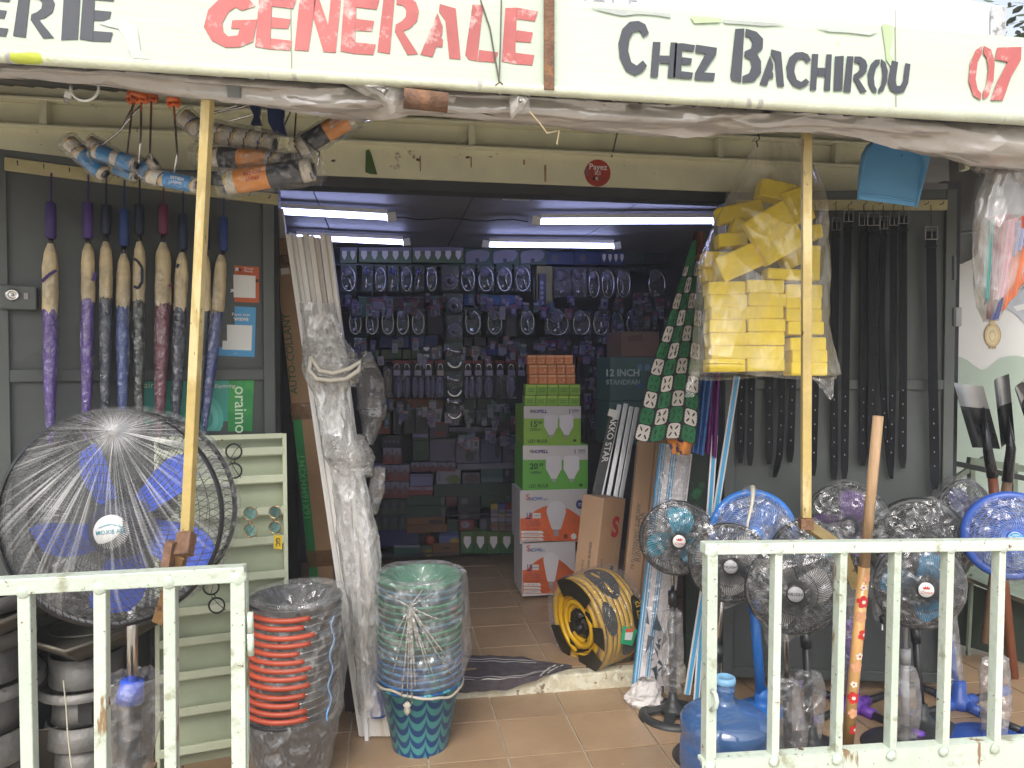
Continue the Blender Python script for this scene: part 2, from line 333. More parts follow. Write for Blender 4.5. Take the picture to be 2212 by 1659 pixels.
LH=V((-.467,3.20,0)); LE=V((-1.36,2.86,0))
doorL,nL,dL=leaf('door_leaf','dark grey steel door leaf swung open behind the hanging umbrellas',LH,LE,2.25,[1.46],.03,0,0)
RH=V((1.52,3.19,0)); RE=onP(2057,800,W(2057,800,3.33),fw); RE=V((RE.x,RE.y,0))
doorR,nR,dR=leaf('door_leaf','dark grey steel door leaf swung open behind the hanging black belts',RH,RE,2.28,[1.41],.06,0,0)
def onL(px,py,off=0): return onP(px,py,LH+nL*off,nL)
def onR(px,py,off=0): return onP(px,py,RH+nR*off,nR)
# lock box on left leaf
lc=onL(40,643,.04); b=MB(); M=Matrix((dL,-nL,UP)).transposed(); b.box(lc,(.11,.045,.085),M); lk=b.build('lock_box',doorf,doorL,bevel=.006)
b=MB(); q=onL(27,637,.065); RM=Matrix((dL,UP,nL)).transposed(); b.lathe([(.021,-.003),(.021,.006),(.014,.010),(.012,.004),(.004,.004),(.004,.010),(.0,.010)],20,RM,q); b.build('keyhole',chrome,lk,True)
b=MB(); b.box(onL(56,640,.066),(.012,.01,.022),M); b.build('latch_button',greyp,lk)
# hinge pins / staple on right leaf's free edge
for py0,py1 in ((553,605),(665,705)):
    b=MB(); b.tube([onR(2061,py0,.02),onR(2061,py1,.02)],.009,8); b.build('hinge',doorf,doorR)
b=MB(); b.box(onR(2064,685,.0),(.035,.04,.085)); b.build('padlock',greyp,doorR,bevel=.005)
# nailed hook strips
def strip(lab,pts,on,nails,nrm):
    p=on(*pts[0],.02);q=on(*pts[1],.02); t=thing('hook_strip',lab,'hook rail',(p+q)/2,'cream strips with hooks'); b=MB(); b.beam(p,q,.018,.045,side=nrm); b.build('board',cream,t,bevel=.002)
    for k in range(nails):
        c=p.lerp(q,(k+.5)/nails)+nrm*.009; b=MB(); b.tube([c,c+nrm*.03,c+nrm*.034+V((0,0,.008))],.002,5); b.build('nail',blackp,t)
strip('cream wooden strip with nails carrying the umbrellas on the left door',((10,354),(600,432)),onL,12,nL)
strip('cream wooden strip with nails carrying the belts on the right door',((1590,443),(2045,443)),onR,14,nR)
# ================================================================ awning and tarp roll
roofm=mat('dark_corrugated_roof',(.07,.068,.065),.6,var=.25,bump=.2)
YS=1.86
b=MB()
def roof(u,v):
    x=lerp(-2.6,3.9,u); y=lerp(YS+.03,YL+.3,v); return V((x,y,lerp(2.20,z4+.16,v)-.03*0+.012*math.sin(x*2*math.pi/.076)))
b.grid(roof,430,2); o=b.build('awning_roof',roofm,smooth=True); tag(o,'dark corrugated metal awning roof spanning from the sign to the shop wall','awning')
b=MB()
def roof2(u,v):
    x=lerp(-2.6,3.9,u); y=lerp(YL+.3,YB+.6,v); return V((x,y,z4+.17+.05*v))
b.grid(roof2,4,2); b.build('shop_roof',roofm,kind='structure')
for k,px in enumerate((70,640,1030,1750,2100)):
    p=onY(px,300,YL-.05); b=MB(); x=p.x; b.beam(V((x,YS+.06,2.17)),V((x,YL-.04,z4+.10)),.03,.03)
    tag(b.build('awning_rafter',mat('grey_steel_tube',(.16,.17,.17),.5)),['leftmost grey steel rafter under the awning, above the cable','grey steel rafter under the awning above the striped paint rollers','grey steel rafter under the awning in the middle of the door head','grey steel rafter under the awning behind the right yellow post','grey steel rafter under the awning above the blue dustpan'][k],'rafter','awning rafters')
# tarp roll: lower outline per picture column, kept as a soft tube hanging under the sign
prof=[(-40,160),(0,160),(100,168),(250,182),(400,207),(550,224),(700,250),(800,256),(900,244),(1017,250),(1137,262),(1206,268),(1258,277),(1400,284),(1482,289),(1551,285),(1690,279),(1748,280),(1862,296),(1931,316),(2035,334),(2104,351),(2208,362),(2330,372)]
def signbot(px): return 130+.0597*px
rollm=mat('rolled_dusty_plastic_tarp',(.27,.235,.20),.3,var=.22,sc=9,spots=[((.46,.43,.39),.62,7,.08,(1,1,2.2)),((.13,.11,.09),.62,5,.05)],bump=1.,bsc=11,spec=.9,coat=.7,bd=.03)
b=MB(); NU=420; NV=20
def roll(u,v):
    px=lerp(-60,2330,u); top=signbot(px)+4; bot=interp(prof,px); 
    yc=YS+.10; pt=onY(px,top,yc); pb=onY(px,bot,yc); h=(pt.z-pb.z)/2; zc=(pt.z+pb.z)/2; a=-2*math.pi*v-math.pi/2
    x=pt.x; wr=1+.16*nz((x*3.1,math.cos(a)*2,math.sin(a)*2))+.07*nz((x*13,math.cos(a)*3,math.sin(a)*3),1,1)+.05*nz((x*40,math.cos(a)*4,math.sin(a)*4),1,2)
    fold=.010*math.sin(a*5+x*9+3*nz((x*2,0,0)))
    ry=min(.07,.02+h*.8)
    return V((x+.01*nz((x*9,a,2)),yc+ry*math.cos(a)*wr+fold*.6,zc+h*math.sin(a)*wr+fold))
b.grid(roll,NU,NV,False)
rollm=film('rolled_clear_sheet',.84,1.,9,stretch=(.5,1,1.3),rough=.16,col=(.42,.385,.35),bump=1.,gf=.09,gl=.3,edge=.1,thr=(.35,.6))
o=b.build('tarp_roll',rollm,smooth=True); tag(o,'dusty brownish clear plastic sheet rolled up and hanging along the underside of the sign','tarpaulin')
OFFR=o
# loose flaps of the roll
flapm=film('torn_flap_plastic',.45,.85,16,rough=.2,col=(.60,.57,.52),bump=.9,dist=.02,edge=.3)
def flap(pts,lab,cat='plastic sheet',m=None,Y=None,sag=.03):
    Y=YS+.02 if Y is None else Y
    P=[onY(x,y,Y) for x,y in pts]; c=sum(P,V())/len(P); b=MB(); K=[]
    # fan of thin strips from centroid, displaced
    ring=[]
    for i,p in enumerate(P):
        q=P[(i+1)%len(P)]
        for s_ in range(6): ring.append(p.lerp(q,s_/6))
    vs=[c+V((0,-sag,0))];fs=[]
    for r_ in range(1,7):
        for p in ring: 
            z=c.lerp(p,r_/6); vs.append(z+V((0,-sag*(1-r_/6)+.012*nz(z,25,3),.006*nz(z,30,5)*(r_/6))))
    n=len(ring)
    for k in range(n): fs.append((0,1+k,1+(k+1)%n))
    for r_ in range(5):
        for k in range(n): fs.append((1+r_*n+k,1+r_*n+(k+1)%n,1+(r_+1)*n+(k+1)%n,1+(r_+1)*n+k))
    b.add(vs,fs); o=b.build('loose_plastic_flap',m or flapm,smooth=True); tag(o,lab,cat); return o
flap([(700,160),(891,178),(868,215),(848,248),(812,214)],'torn clear plastic flap hanging pointed from the roll, left of the rusty strap')
flap([(1109,182),(1142,215),(1144,238),(1103,258),(1100,220)],'pale torn plastic flap on the roll just left of the rusty strap foot')
b=MB(); b.tube([onY(890,195,YS-.0),onY(965,208,YS-.005),onY(968,225,YS-.005),onY(900,226,YS)],.012,8); 
tube_r=MB(); tube_r.tube([onY(872,212,YS-.005),onY(967,222,YS-.005)],.024,12); tag(tube_r.build('exposed_rusty_pipe',rustm,smooth=True),'short length of rusty pipe showing through the gap in the rolled plastic','pipe')
b=MB(); b.tube([onY(1143,240,YS-.02),onY(1165,265,YS-.02),onY(1182,288,YS-.02),onY(1208,282,YS-.02),onY(1203,312,YS-.02)],.0022,5); tag(b.build('dangling_string',C(.45,.36,.22,.8)),'thin tan string dangling from the roll below the rusty strap','string')
# ================================================================ sign boards
SG=thing('shop_sign','long white painted shop sign board with red and dark grey stencil letters','sign',(0,YS,2.1))
def sg(px,py,o=0): return onY(px,py,YS-o)
zb=sg(1106,signbot(1106)).z; zt=sg(2212,80).z
xL=sg(-80,0).x; xm=sg(1190,100).x; xR=sg(2330,0).x
b=MB(); b.bx(xL,xm-.004,YS,YS+.03,zb+.018,zt+.24); b.build('left_board',signw,SG)
b=MB(); b.bx(xm,xR,YS+.003,YS+.033,zb+.018,zt); b.build('right_board',signw,SG)
b=MB(); b.tube([V((xL,YS+.002,zb+.006)),V((xR,YS+.002,zb+.006))],.0135,10); b.build('bottom_rail',mat('sign_rail_paint',(.58,.60,.46),.5,var=.12,spots=[((.45,.50,.06),.66,2.6,.01,(1,1,1)),((.35,.33,.30),.62,6,.03,(1,.2,.2))],sc=9,bump=.3),SG,True)
b=MB(); b.beam(sg(1186,-80,.012),sg(1186,194,.012),.008,.026,side=V((0,1,0))); b.build('rusty_strap',rustm,SG)
for px in (628,1934-720): 
    pass
b=MB(); b.tube([sg(1038,0,.006),sg(1058,60,.006),sg(1078,175,.01),sg(1086,182,.012)],.0022,5); b.tube([sg(1083,-5,.006),sg(1081,90,.006),sg(1078,178,.01),sg(1070,184,.012)],.0018,5)
b.build('tying_wire',C(.12,.10,.08,.7),SG)
for px in (628,1934):
    p=sg(px,20,.001); q=sg(px+2,signbot(px)-6,.001); b=MB(); b.beam(p,q,.001,.0022,side=V((0,1,0))); b.build('board_seam',C(.30,.30,.22,.8),SG)
# peeled patches
peel=mat('peeled_lilac_patch',(.45,.49,.46),.7); peel2=mat('peeled_green_patch',(.44,.55,.33),.7)
def patch(pts,m,o=.0012,nm='peeled_patch'):
    b=MB(); b.poly([sg(x,y,o) for x,y in pts]); return b.build(nm,m,SG)
patch([(212,50),(250,38),(275,42),(296,62),(300,85),(303,108),(325,128),(288,126),(275,105),(268,80),(256,62),(232,57)],mat('peeled_grey_patch',(.41,.45,.42),.7),.0026)
patch([(1905,50),(1930,55),(1928,85),(1922,115),(1934,140),(1930,150),(1915,130),(1912,100),(1907,70)],peel2)
patch([(1270,14),(1330,20),(1395,24),(1450,30),(1448,38),(1420,33),(1380,30),(1345,34),(1300,24)],peel)
patch([(1490,34),(1560,40),(1555,48),(1500,50)],peel2,.0018)
patch([(1560,42),(1680,50),(1700,54),(1650,56),(1600,52),(1566,50)],peel)
patch([(1760,58),(1900,66),(1880,76),(1830,70),(1790,68)],peel,.0018)
# stencil glyphs, unit box, y down
G={
'E':[[(.10,.02),(.42,.0),(.36,1),(.0,.97)],[(.43,.0),(1,.04),(.92,.22),(.41,.20)],[(.41,.40),(.86,.42),(.80,.60),(.39,.60)],[(.38,.80),(.9,.82),(.84,1),(.365,1)]],
'R':[[(.16,.0),(.42,.0),(.30,1),(.0,.98)],[(.47,.0),(.72,.0),(.93,.10),(1,.24),(.95,.42),(.78,.55),(.62,.60),(.98,.97),(.72,1),(.42,.62),(.44,.50),(.58,.44),(.68,.36),(.70,.24),(.62,.17),(.46,.16)]],
'I':[[(.15,.02),(1,.0),(.85,.98),(.0,1)]],
'G':[[(.95,.16),(.70,.26),(.58,.20),(.45,.30),(.34,.52),(.36,.70),(.45,.78),(.62,.75),(.66,.62),(.50,.62),(.52,.46),(.98,.42),(.90,.86),(.66,.98),(.40,1),(.15,.88),(.0,.62),(.08,.28),(.28,.06),(.55,.0),(.82,.02)]],
'N':[[(.12,.0),(.40,.0),(.46,.05),(.30,1),(.0,1)],[(.44,.0),(.50,.0),(.72,.52),(.78,.02),(1,.0),(.88,1),(.62,1),(.40,.40)]],
'A':[[(.44,.20),(.56,.42),(.54,.58),(.50,.60),(.56,.66),(.55,.80),(.40,.80),(.30,1),(.0,.97),(.42,.18)],[(.48,.0),(.88,.06),(1,1),(.72,1),(.62,.30),(.46,.14)]],
'L':[[(.22,.0),(.55,.0),(.40,.78),(.36,1),(.10,.98),(.0,.9)],[(.43,.80),(1,.82),(.90,1),(.38,1)]],
'C':[[(1,.22),(.82,.30),(.70,.18),(.50,.20),(.36,.34),(.32,.55),(.42,.76),(.60,.82),(.80,.72),(.94,.82),(.78,.94),(.55,1),(.25,.92),(.04,.68),(.0,.42),(.12,.16),(.36,.02),(.66,.0),(.88,.06)]],
'H':[[(.10,.0),(.38,.0),(.28,1),(.0,1)],[(.36,.38),(.70,.38),(.68,.60),(.34,.60)],[(.76,.0),(1,.0),(.92,1),(.64,1)]],
'Z':[[(.08,.0),(1,.06),(.96,.26),(.42,.78),(.92,.78),(.86,1),(.0,1),(.04,.80),(.50,.24),(.04,.22)]],
'B':[[(.15,.02),(.42,.0),(.38,.40),(.32,1),(.04,.97),(.0,.9)],[(.46,.0),(.78,.04),(.98,.16),(.97,.34),(.80,.45),(.92,.58),(.92,.80),(.72,.96),(.36,1),(.37,.88),(.56,.82),(.64,.70),(.60,.56),(.42,.52),(.43,.42),(.62,.36),(.66,.24),(.58,.15),(.45,.14)]],
'O':[[(.60,.02),(.58,.15),(.40,.28),(.30,.55),(.34,.78),(.44,.88),(.42,1),(.20,.94),(.02,.70),(.0,.42),(.16,.16),(.38,.03)],[(.66,.0),(.88,.10),(1,.34),(.96,.64),(.78,.92),(.52,1),(.53,.88),(.66,.76),(.74,.48),(.72,.26),(.66,.16)]],
'U':[[(.18,.0),(.46,.04),(.34,.60),(.40,.76),(.56,.76),(.68,.60),(.78,.06),(1,.08),(.90,.66),(.72,.94),(.40,1),(.10,.90),(.0,.66)]],
'0':[[(.52,.0),(.50,.15),(.34,.30),(.26,.62),(.34,.80),(.48,.88),(.46,1),(.18,.92),(.0,.66),(.06,.32),(.28,.08)],[(.58,.0),(.86,.06),(1,.30),(.96,.62),(.76,.92),(.56,.99),(.55,.86),(.68,.72),(.76,.44),(.70,.22),(.57,.14)]],
'7':[[(.22,.02),(1,.0),(.98,.24),(.66,.56),(.40,1),(.0,1),(.22,.66),(.56,.28),(.14,.24)]],
}
signred=mat('faded_red_lettering',(.46,.12,.115),.6,var=.2,sc=5,spots=[((.70,.52,.48),.56,16,.14)],bump=.1,rv=0)
signdark=mat('dark_slate_lettering',(.055,.06,.075),.6,var=.1,sc=6,spots=[((.30,.32,.32),.70,30,.05,(.5,1,3))],bump=.1,rv=0)
def letters(word,boxes,m):
    for ch,(x0_,y0_,x1_,y1_,sl) in zip(word,boxes):
        b=MB()
        for pl in G[ch]:
            P=[]
            for u,v in pl: 
                px=x0_+u*(x1_-x0_); P.append(sg(px,y0_+v*(y1_-y0_)+sl*(px-x0_),.002))
            b.prism(P,V((0,.0012,0)))
        b.build('letter',m,SG)
letters('ERIE',[(-62,-22,26,74,.06),(28,-22,118,79,.06),(132,-24,174,86,.03),(172,-24,251,88,.03)],signdark)
letters('GENERALE',[(440,-10,558,100,.05),(551,-12,640,104,.06),(636,-14,737,108,.06),(735,-12,820,114,.06),(815,-14,905,114,.07),(908,5,995,121,.08),(1005,8,1076,130,.07),(1084,14,1162,136,.07)],signred)
letters('CHEZ',[(1336,44,1402,162,.02),(1405,90,1463,166,.03),(1454,92,1502,168,.05),(1500,96,1549,172,.05)],signdark)
letters('BACHIROU',[(1578,59,1650,176,.08),(1641,105,1694,184,.05),(1699,111,1752,190,.03),(1750,116,1797,194,.03),(1801,120,1823,196,.02),(1822,121,1874,199,.03),(1875,126,1918,201,.03),(1918,130,1967,201,.05)],signdark)
letters('07',[(2093,98,2149,215,.03),(2140,100,2207,216,.02)],signred)
# second board behind and above
YU=3.0
US=thing('upper_sign','bleached white sign board standing above the awning behind the main sign','sign',(onY(1800,0,YU).x,YU,2.9))
p=onY(1175,20,YU); q=onY(2172,20,YU); zlow=2.62; zhi=onY(1800,0,YU).z+.03; zr=onY(2172,14,YU).z
b=MB(); b.prism([V((p.x,YU,zlow)),V((q.x,YU,zlow)),V((q.x,YU,zr)),V((onY(1500,0,YU).x,YU,zr+.09)),V((p.x,YU,zr+.12))],V((0,.03,0))); b.build('board',mat('bleached_white_board',(.85,.85,.86),.6,var=.02,bump=.05),US)
b=MB(); b.beam(V((q.x-.05,YU-.015,zlow)),V((q.x-.05,YU-.015,zr-.01)),.006,.075,side=V((0,1,0))); b.build('edge_strip',mat('flaking_galvanised_strip',(.55,.56,.57),.5,spots=[((.25,.25,.25),.55,25,.05),((.30,.16,.08),.68,20,.03)]),US)
for i,ch in enumerate('RALE'):
    x_=onY(1258+i*36,8,YU).x; text(ch,V((x_,YU-.003,onY(1290,-3,YU).z)),.075,mat('ghost_grey_print',(.36,.37,.42),.6),US,name='faint_letter')
# small lit ghost capital: tree behind top right corner
leafm=[mat('tree_leaf_dark',(.035,.055,.02),.5,var=.3),mat('tree_leaf_mid',(.06,.09,.03),.5,var=.3)]
TR=thing('tree','dark green leafy tree showing at the top right corner above the sign','tree',(6.2,7.5,0))
b=MB(); b.tube([V((6.2,7.5,-.15)),V((6.1,7.4,1.4)),V((6.0,7.5,2.6)),V((5.9,7.4,3.6))],[.16,.13,.11,.06],10)
for k in range(7): 
    a=k*.9; b.tube([V((6.05,7.5,2.0+.25*k)),V((6.05+.6*math.cos(a),7.5+.6*math.sin(a),2.6+.28*k)),V((6.05+1.3*math.cos(a),7.5+1.2*math.sin(a),3.2+.3*k))],[.05,.035,.012],6)
b.build('trunk',wood,TR,True)
for mi in (0,1):
    b=MB()
    for k in range(2600):
        a=rnd.uniform(0,6.28); ph=rnd.uniform(-1,1); rr=1.9*rnd.uniform(.35,1)**.5
        c=V((6.0+rr*math.cos(a)*math.sqrt(1-ph*ph),7.5+rr*math.sin(a)*math.sqrt(1-ph*ph),4.0+1.7*ph*rr/1.9))
        if nz(c,1.4)< -.12: continue
        M=Matrix.Rotation(rnd.uniform(0,6.28),3,'Z')@Matrix.Rotation(rnd.uniform(-1,1),3,'X'); s_=rnd.uniform(.05,.09)
        P=[c+M@V((x_*s_,y_*s_,0)) for x_,y_ in ((-1,0),(-.3,.35),(.5,.3),(1.1,0),(.5,-.3),(-.3,-.35))]; b.poly(P)
    b.build('crown',leafm[mi],TR)
# ================================================================ posts
def post(lab,top,bot,Y,wd):
    p=onY(*top,Y);q=onY(*bot,Y); t=thing('awning_post',lab,'post',q,'yellow posts holding the awning'); b=MB(); b.beam(p+V((0,0,.05)),q,wd,wd,side=V((.96,-.28,0)) ); b.build('pole',yel,t,bevel=.002)
    return t,p,q
t1,p,q=post('weathered yellow square post leaning left, in front of the drum fan',(452,205),(404,1150),1.96,.024)
b=MB(); b.beam(onY(404,1151,1.96),onY(396,1200,1.93),.038,.034,side=V((.96,-.28,0))); b.build('rusty_foot',rustm,t1,bevel=.003)
b=MB(); b.beam(onY(392,1195,1.945),onY(345,1340,2.05),.03,.03,side=V((.96,-.28,0))); b.build('brace',mat('rusty_yellow_steel',(.30,.17,.07),.7,var=.3,spots=[(RUST,.5,12,.1)],bump=.5),t1,bevel=.003)
b=MB(); b.beam(onY(371,1170,1.93),onY(362,1222,1.93),.02,.026,side=V((.96,-.28,0))); b.build('bracket',rustm,t1)
t2,p,q=post('upright yellow square post in front of the yellow sponge bag',(1742,272),(1741,1118),2.03,.026)
b=MB(); b.beam(onY(1741,1119,2.03),onY(1741,1142,2.03),.036,.036,side=V((.96,-.28,0))); b.build('rusty_foot',rustm,t2)
b=MB(); b.beam(onY(1745,1135,2.03),onY(1818,1185,2.08),.034,.03); b.beam(onY(1818,1185,2.08),onY(1848,1265,2.12),.03,.03,side=V((.96,-.28,0))); b.build('brace',mat('rusty_yellow_steel2',(.36,.27,.12),.7,var=.3,spots=[(RUST,.56,12,.1)],bump=.5),t2)
# ================================================================ gates
def gp(px,py,o=0): return onY(px,py,1.90+o)
def gate(name,lab,rail,bars,low,railh,barw,posti):
    t=thing(name,lab,'gate',gp(*bars[0][2:4]),'pale railing gates')
    b=MB(); a=gp(*rail[0]);c=gp(*rail[1]); b.beam(a,c,.04,railh,side=V((0,1,0))); b.build('top_rail',gatep,t,bevel=.003)
    for i,(xa,ya,xb,yb) in enumerate(bars):
        wd=posti[1] if i==posti[0] else barw
        p_=gp(xa,ya);q_=gp(xb,yb); q_=q_+(q_-p_)*.02
        b=MB(); b.beam(p_,q_,.032 if i!=posti[0] else .038,wd,side=V((0,1,0))); b.build('bar' if i!=posti[0] else 'end_post',gatep,t,bevel=.0025)
        b=MB(); b.lathe([(0,-.010),(wd*.62,-.006),(wd*.70,0),(wd*.5,.006),(0,.008)],12,Matrix.Rotation(R(90),3,'X'),p_+V((0,-.014,-.004)),wob=lambda t_,z,r: r*.25*nz((math.cos(t_)*2,math.sin(t_)*2,z*40+xa))); b.build('weld',gatep,t,True)
    return t
gl=gate('railing_gate','pale mint barred railing gate at bottom left in front of the fan',((-120,1272),(531,1237)),[(530-14,1240,519,1700),(-80,1270,-78,1720),(57,1270,66,1720),(220,1262,222,1720),(369,1250,372,1710)],None,.038,.028,(0,.034))
b=MB(); b.tube([gp(540,1322,-.01),gp(541,1366,-.01)],.008,10); b.tube([gp(541,1368,-.01),gp(542,1415,-.01)],.0085,10); b.build('hinge',gatep,gl,True)
b=MB(); b.beam(gp(533,1250,.012),gp(536,1700,.012),.02,.006,side=V((0,1,0))); b.build('edge_flat',gatep,gl)
b=MB(); b.bx(gp(-110,1800).x,gp(520,1800).x,1.90,1.903,-.1,onY(200,1745,1.9).z); b.build('lower_sheet',gatep,gl)
gr=gate('railing_gate','pale mint barred railing gate at bottom right in front of the stand fans',((1518,1183),(2330,1174)),[(1534,1186,1530,1650),(1677,1184,1669,1640),(1817,1183,1805,1634),(1933,1182,1922,1626),(2047,1181,2035,1618),(2158,1180,2146,1612),(2268,1180,2254,1604)],None,.031,.022,(0,.030))
x0_=gp(1512,1640).x; x1_=gp(2330,1600).x
b=MB(); b.prism([V((x0_,1.885,onY(1512,1644,1.885).z)),V((x1_,1.885,onY(2330,1592,1.885).z)),V((x1_,1.885,-.14)),V((x0_,1.885,-.14))],V((0,.003,0))); b.build('lower_sheet',gatep,gr)
b=MB(); b.beam(gp(1512,1640,.005),gp(2330,1588,.005),.034,.012,side=V((0,1,0))); b.build('lower_rail',gatep,gr,bevel=.002)
for xa,ya,xb,yb in [(1530,1650,0,0),(1669,1640,0,0),(1805,1634,0,0),(1922,1626,0,0),(2035,1618,0,0),(2146,1612,0,0)]:
    b=MB(); c=gp(xa+4,ya+6,-.02); b.lathe([(0,-.008),(.012,-.005),(.016,0),(.010,.006),(0,.008)],10,Matrix.Rotation(R(90),3,'X'),c,wob=lambda t_,z,r: r*.3*nz((math.cos(t_)*2,math.sin(t_)*2,z*40+xa))); b.build('weld',gatep,gr,True)
b=MB(); b.tube([gp(1538,1492,-.022),gp(1546,1500,-.045),gp(1549,1515,-.05),gp(1546,1528,-.045),gp(1536,1534,-.022)],.006,8); b.build('lock_loop',gatep,gr,True)
# street-side terrace edge below the gates
b=MB(); b.bx(ax-6*T,ax+12*T,1.86,ay-4*T,-.15,-.006); b.build('terrace_edge',stepm,kind='structure')
# ================================================================ right side: mural wall, dark tarp, rack
mw=mat('white_mural_wall',(.78,.77,.74),.8,var=.03,sc=3,bump=.1); mg=mat('mural_sage_green',(.42,.50,.42),.8,var=.05,bump=.1)
YM=4.3
x0m=1.62+.95
x0m=onY(2050,700,YM).x-.3; x1m=onY(2212,700,YM).x+1.6
MW=thing('mural_wall','white painted wall with a wavy sage green lower part and an onion painting','wall',((x0m+x1m)/2,YM,0))
b=MB(); b.bx(x0m,x1m,YM,YM+.12,-.1,2.45); b.build('wall',mw,MW)
pts=[]
wave=[(2040,773),(2058,770),(2075,771),(2090,778),(2105,790),(2120,799),(2132,796),(2145,785),(2160,774),(2178,769),(2195,768),(2215,772),(2235,784),(2260,795),(2290,790),(2330,772),(2400,768)]
for x_,y_ in wave: pts.append(onY(x_,y_,YM-.003))
b=MB()
bt=[V((p_.x,p_.y,-.05)) for p_ in pts]; n_=len(pts); b.add(pts+bt,[(i,i+1,n_+i+1,n_+i) for i in range(n_-1)]); b.build('green_wave_band',mg,MW)
def disc(px,py,rx,ry,m,o,nm,n=20,par=MW,Y=YM):
    b=MB(); s_=1; b.poly([onY(px+rx*math.cos(2*math.pi*k/n),py+ry*math.sin(2*math.pi*k/n),Y-o) for k in range(n)]); return b.build(nm,m,par)
on1=mat('onion_outline',(.42,.28,.12),.8); on2=mat('onion_skin',(.66,.50,.27),.8); on3=mat('onion_pale',(.75,.65,.42),.8)
disc(2144,724,18.5,26,on1,.004,'onion_outline'); disc(2144,724,17,24.5,on2,.005,'onion_body'); disc(2143,724,12,19,on3,.006,'onion_ring'); disc(2144,726,8,14,on2,.007,'onion_ring'); disc(2144,727,5,9,on3,.008,'onion_ring')
b=MB(); b.poly([onY(x_,y_,YM-.006) for x_,y_ in ((2139,700),(2142,680),(2139,692-2),(2146,690),(2149,702))][:0] or [onY(x_,y_,YM-.0065) for x_,y_ in ((2138,703),(2141,678),(2147,678),(2151,703))]); b.build('onion_neck',on2,MW)
for dx in (-6,0,6): disc(2144+dx,751,1.5,3,on1,.005,'onion_root',8)
gsm=mat('silver_grey_paint',(.55,.57,.62),.6); gs2=mat('slate_paint',(.18,.20,.25),.7)
b=MB(); b.poly([onY(x_,y_,YM-.004) for x_,y_ in ((2160,660),(2185,630),(2230,600),(2260,640),(2250,690),(2215,700),(2190,675))]); b.build('painted_fish',gsm,MW)
b=MB(); b.poly([onY(x_,y_,YM-.006) for x_,y_ in ((2180,615),(2230,590),(2240,618),(2200,625))]); b.build('painted_stripe',gs2,MW)
b=MB(); b.poly([onY(x_,y_,YM-.0055) for x_,y_ in ((2188,662),(2215,655),(2230,660),(2215,668),(2196,672))]); b.build('painted_stripe',whitep,MW)
# dark tarp between the leaf and the wall
tarpm=mat('dark_olive_tarp',(.075,.07,.062),.6,var=.3,sc=3,bump=.6,bsc=9)
b=MB()
def dt(u,v):
    px=lerp(2052,2330,u); top=300; bot=interp([(2050,568),(2080,570),(2100,560),(2112,545),(2140,540),(2330,530)],px); p_=onY(px,lerp(top,bot,v),3.95); return p_+V((0,.03*nz((px*.03,v*3,0)),0))
b.grid(dt,30,16); o=b.build('hanging_tarp',tarpm,smooth=True); tag(o,'dark olive tarp hanging between the right door leaf and the mural wall','tarpaulin')
b=MB(); b.tube([onY(2058,505,3.8),onY(2120,498,3.8)],.01,8); tag(b.build('thin_steel_bar',doorf),'thin grey bar in front of the dark hanging tarp','bar')
# rail and frame at right
RK=thing('steel_bench','dark green steel bench frame beside the mural wall','bench',onY(2150,1300,3.6))
gdk=mat('dark_green_steel',(.10,.13,.10),.5,var=.2); gpl=mat('sage_green_steel',(.22,.27,.20),.5,var=.2,spots=[((.10,.08,.06),.62,20,.05)])
b=MB(); b.beam(onY(2050,998,3.55),onY(2330,1058,3.3),.03,.028); b.build('top_rail',mat('black_steel',(.035,.04,.04),.4),RK)
b=MB(); b.beam(onY(2092,995,3.7),onY(2330,1030,3.7),.03,.04); b.build('shelf_rail',gpl,RK)
for px in (2098,2190): b=MB(); b.beam(onY(px,1000,3.72),onY(px-3,1260,3.72),.03,.03); b.build('leg',gpl,RK)
b=MB(); b.beam(onY(2062,1035,3.72),onY(2128,990,3.72),.02,.03); b.build('brace',gpl,RK)
b=MB(); b.add([onY(2064,1235,3.45),onY(2150,1272,3.2),onY(2330,1340,2.95),onY(2330,1250,3.5),onY(2120,1215,3.75)],[(0,1,2,3,4)]); b.build('bench_top',gpl,RK)
b=MB(); b.beam(onY(2064,1239,3.44),onY(2330,1345,2.94),.03,.02); b.build('edge_bar',mat('rust_edge',(.28,.26,.18),.6),RK)
b=MB(); a_=onY(2064,1250,3.46); c_=onY(2330,1350,2.97); b.prism([a_,c_,V((c_.x,c_.y,.02)),V((a_.x,a_.y,.02))],V((.01,.02,0))); b.build('side_sheet',mat('dark_green_sheet',(.055,.075,.055),.55,var=.2),RK)
b=MB(); b.tube([onY(2086,1500,3.3),onY(2100,1240,3.4)],.012,6); b.build('leg',gpl,RK)
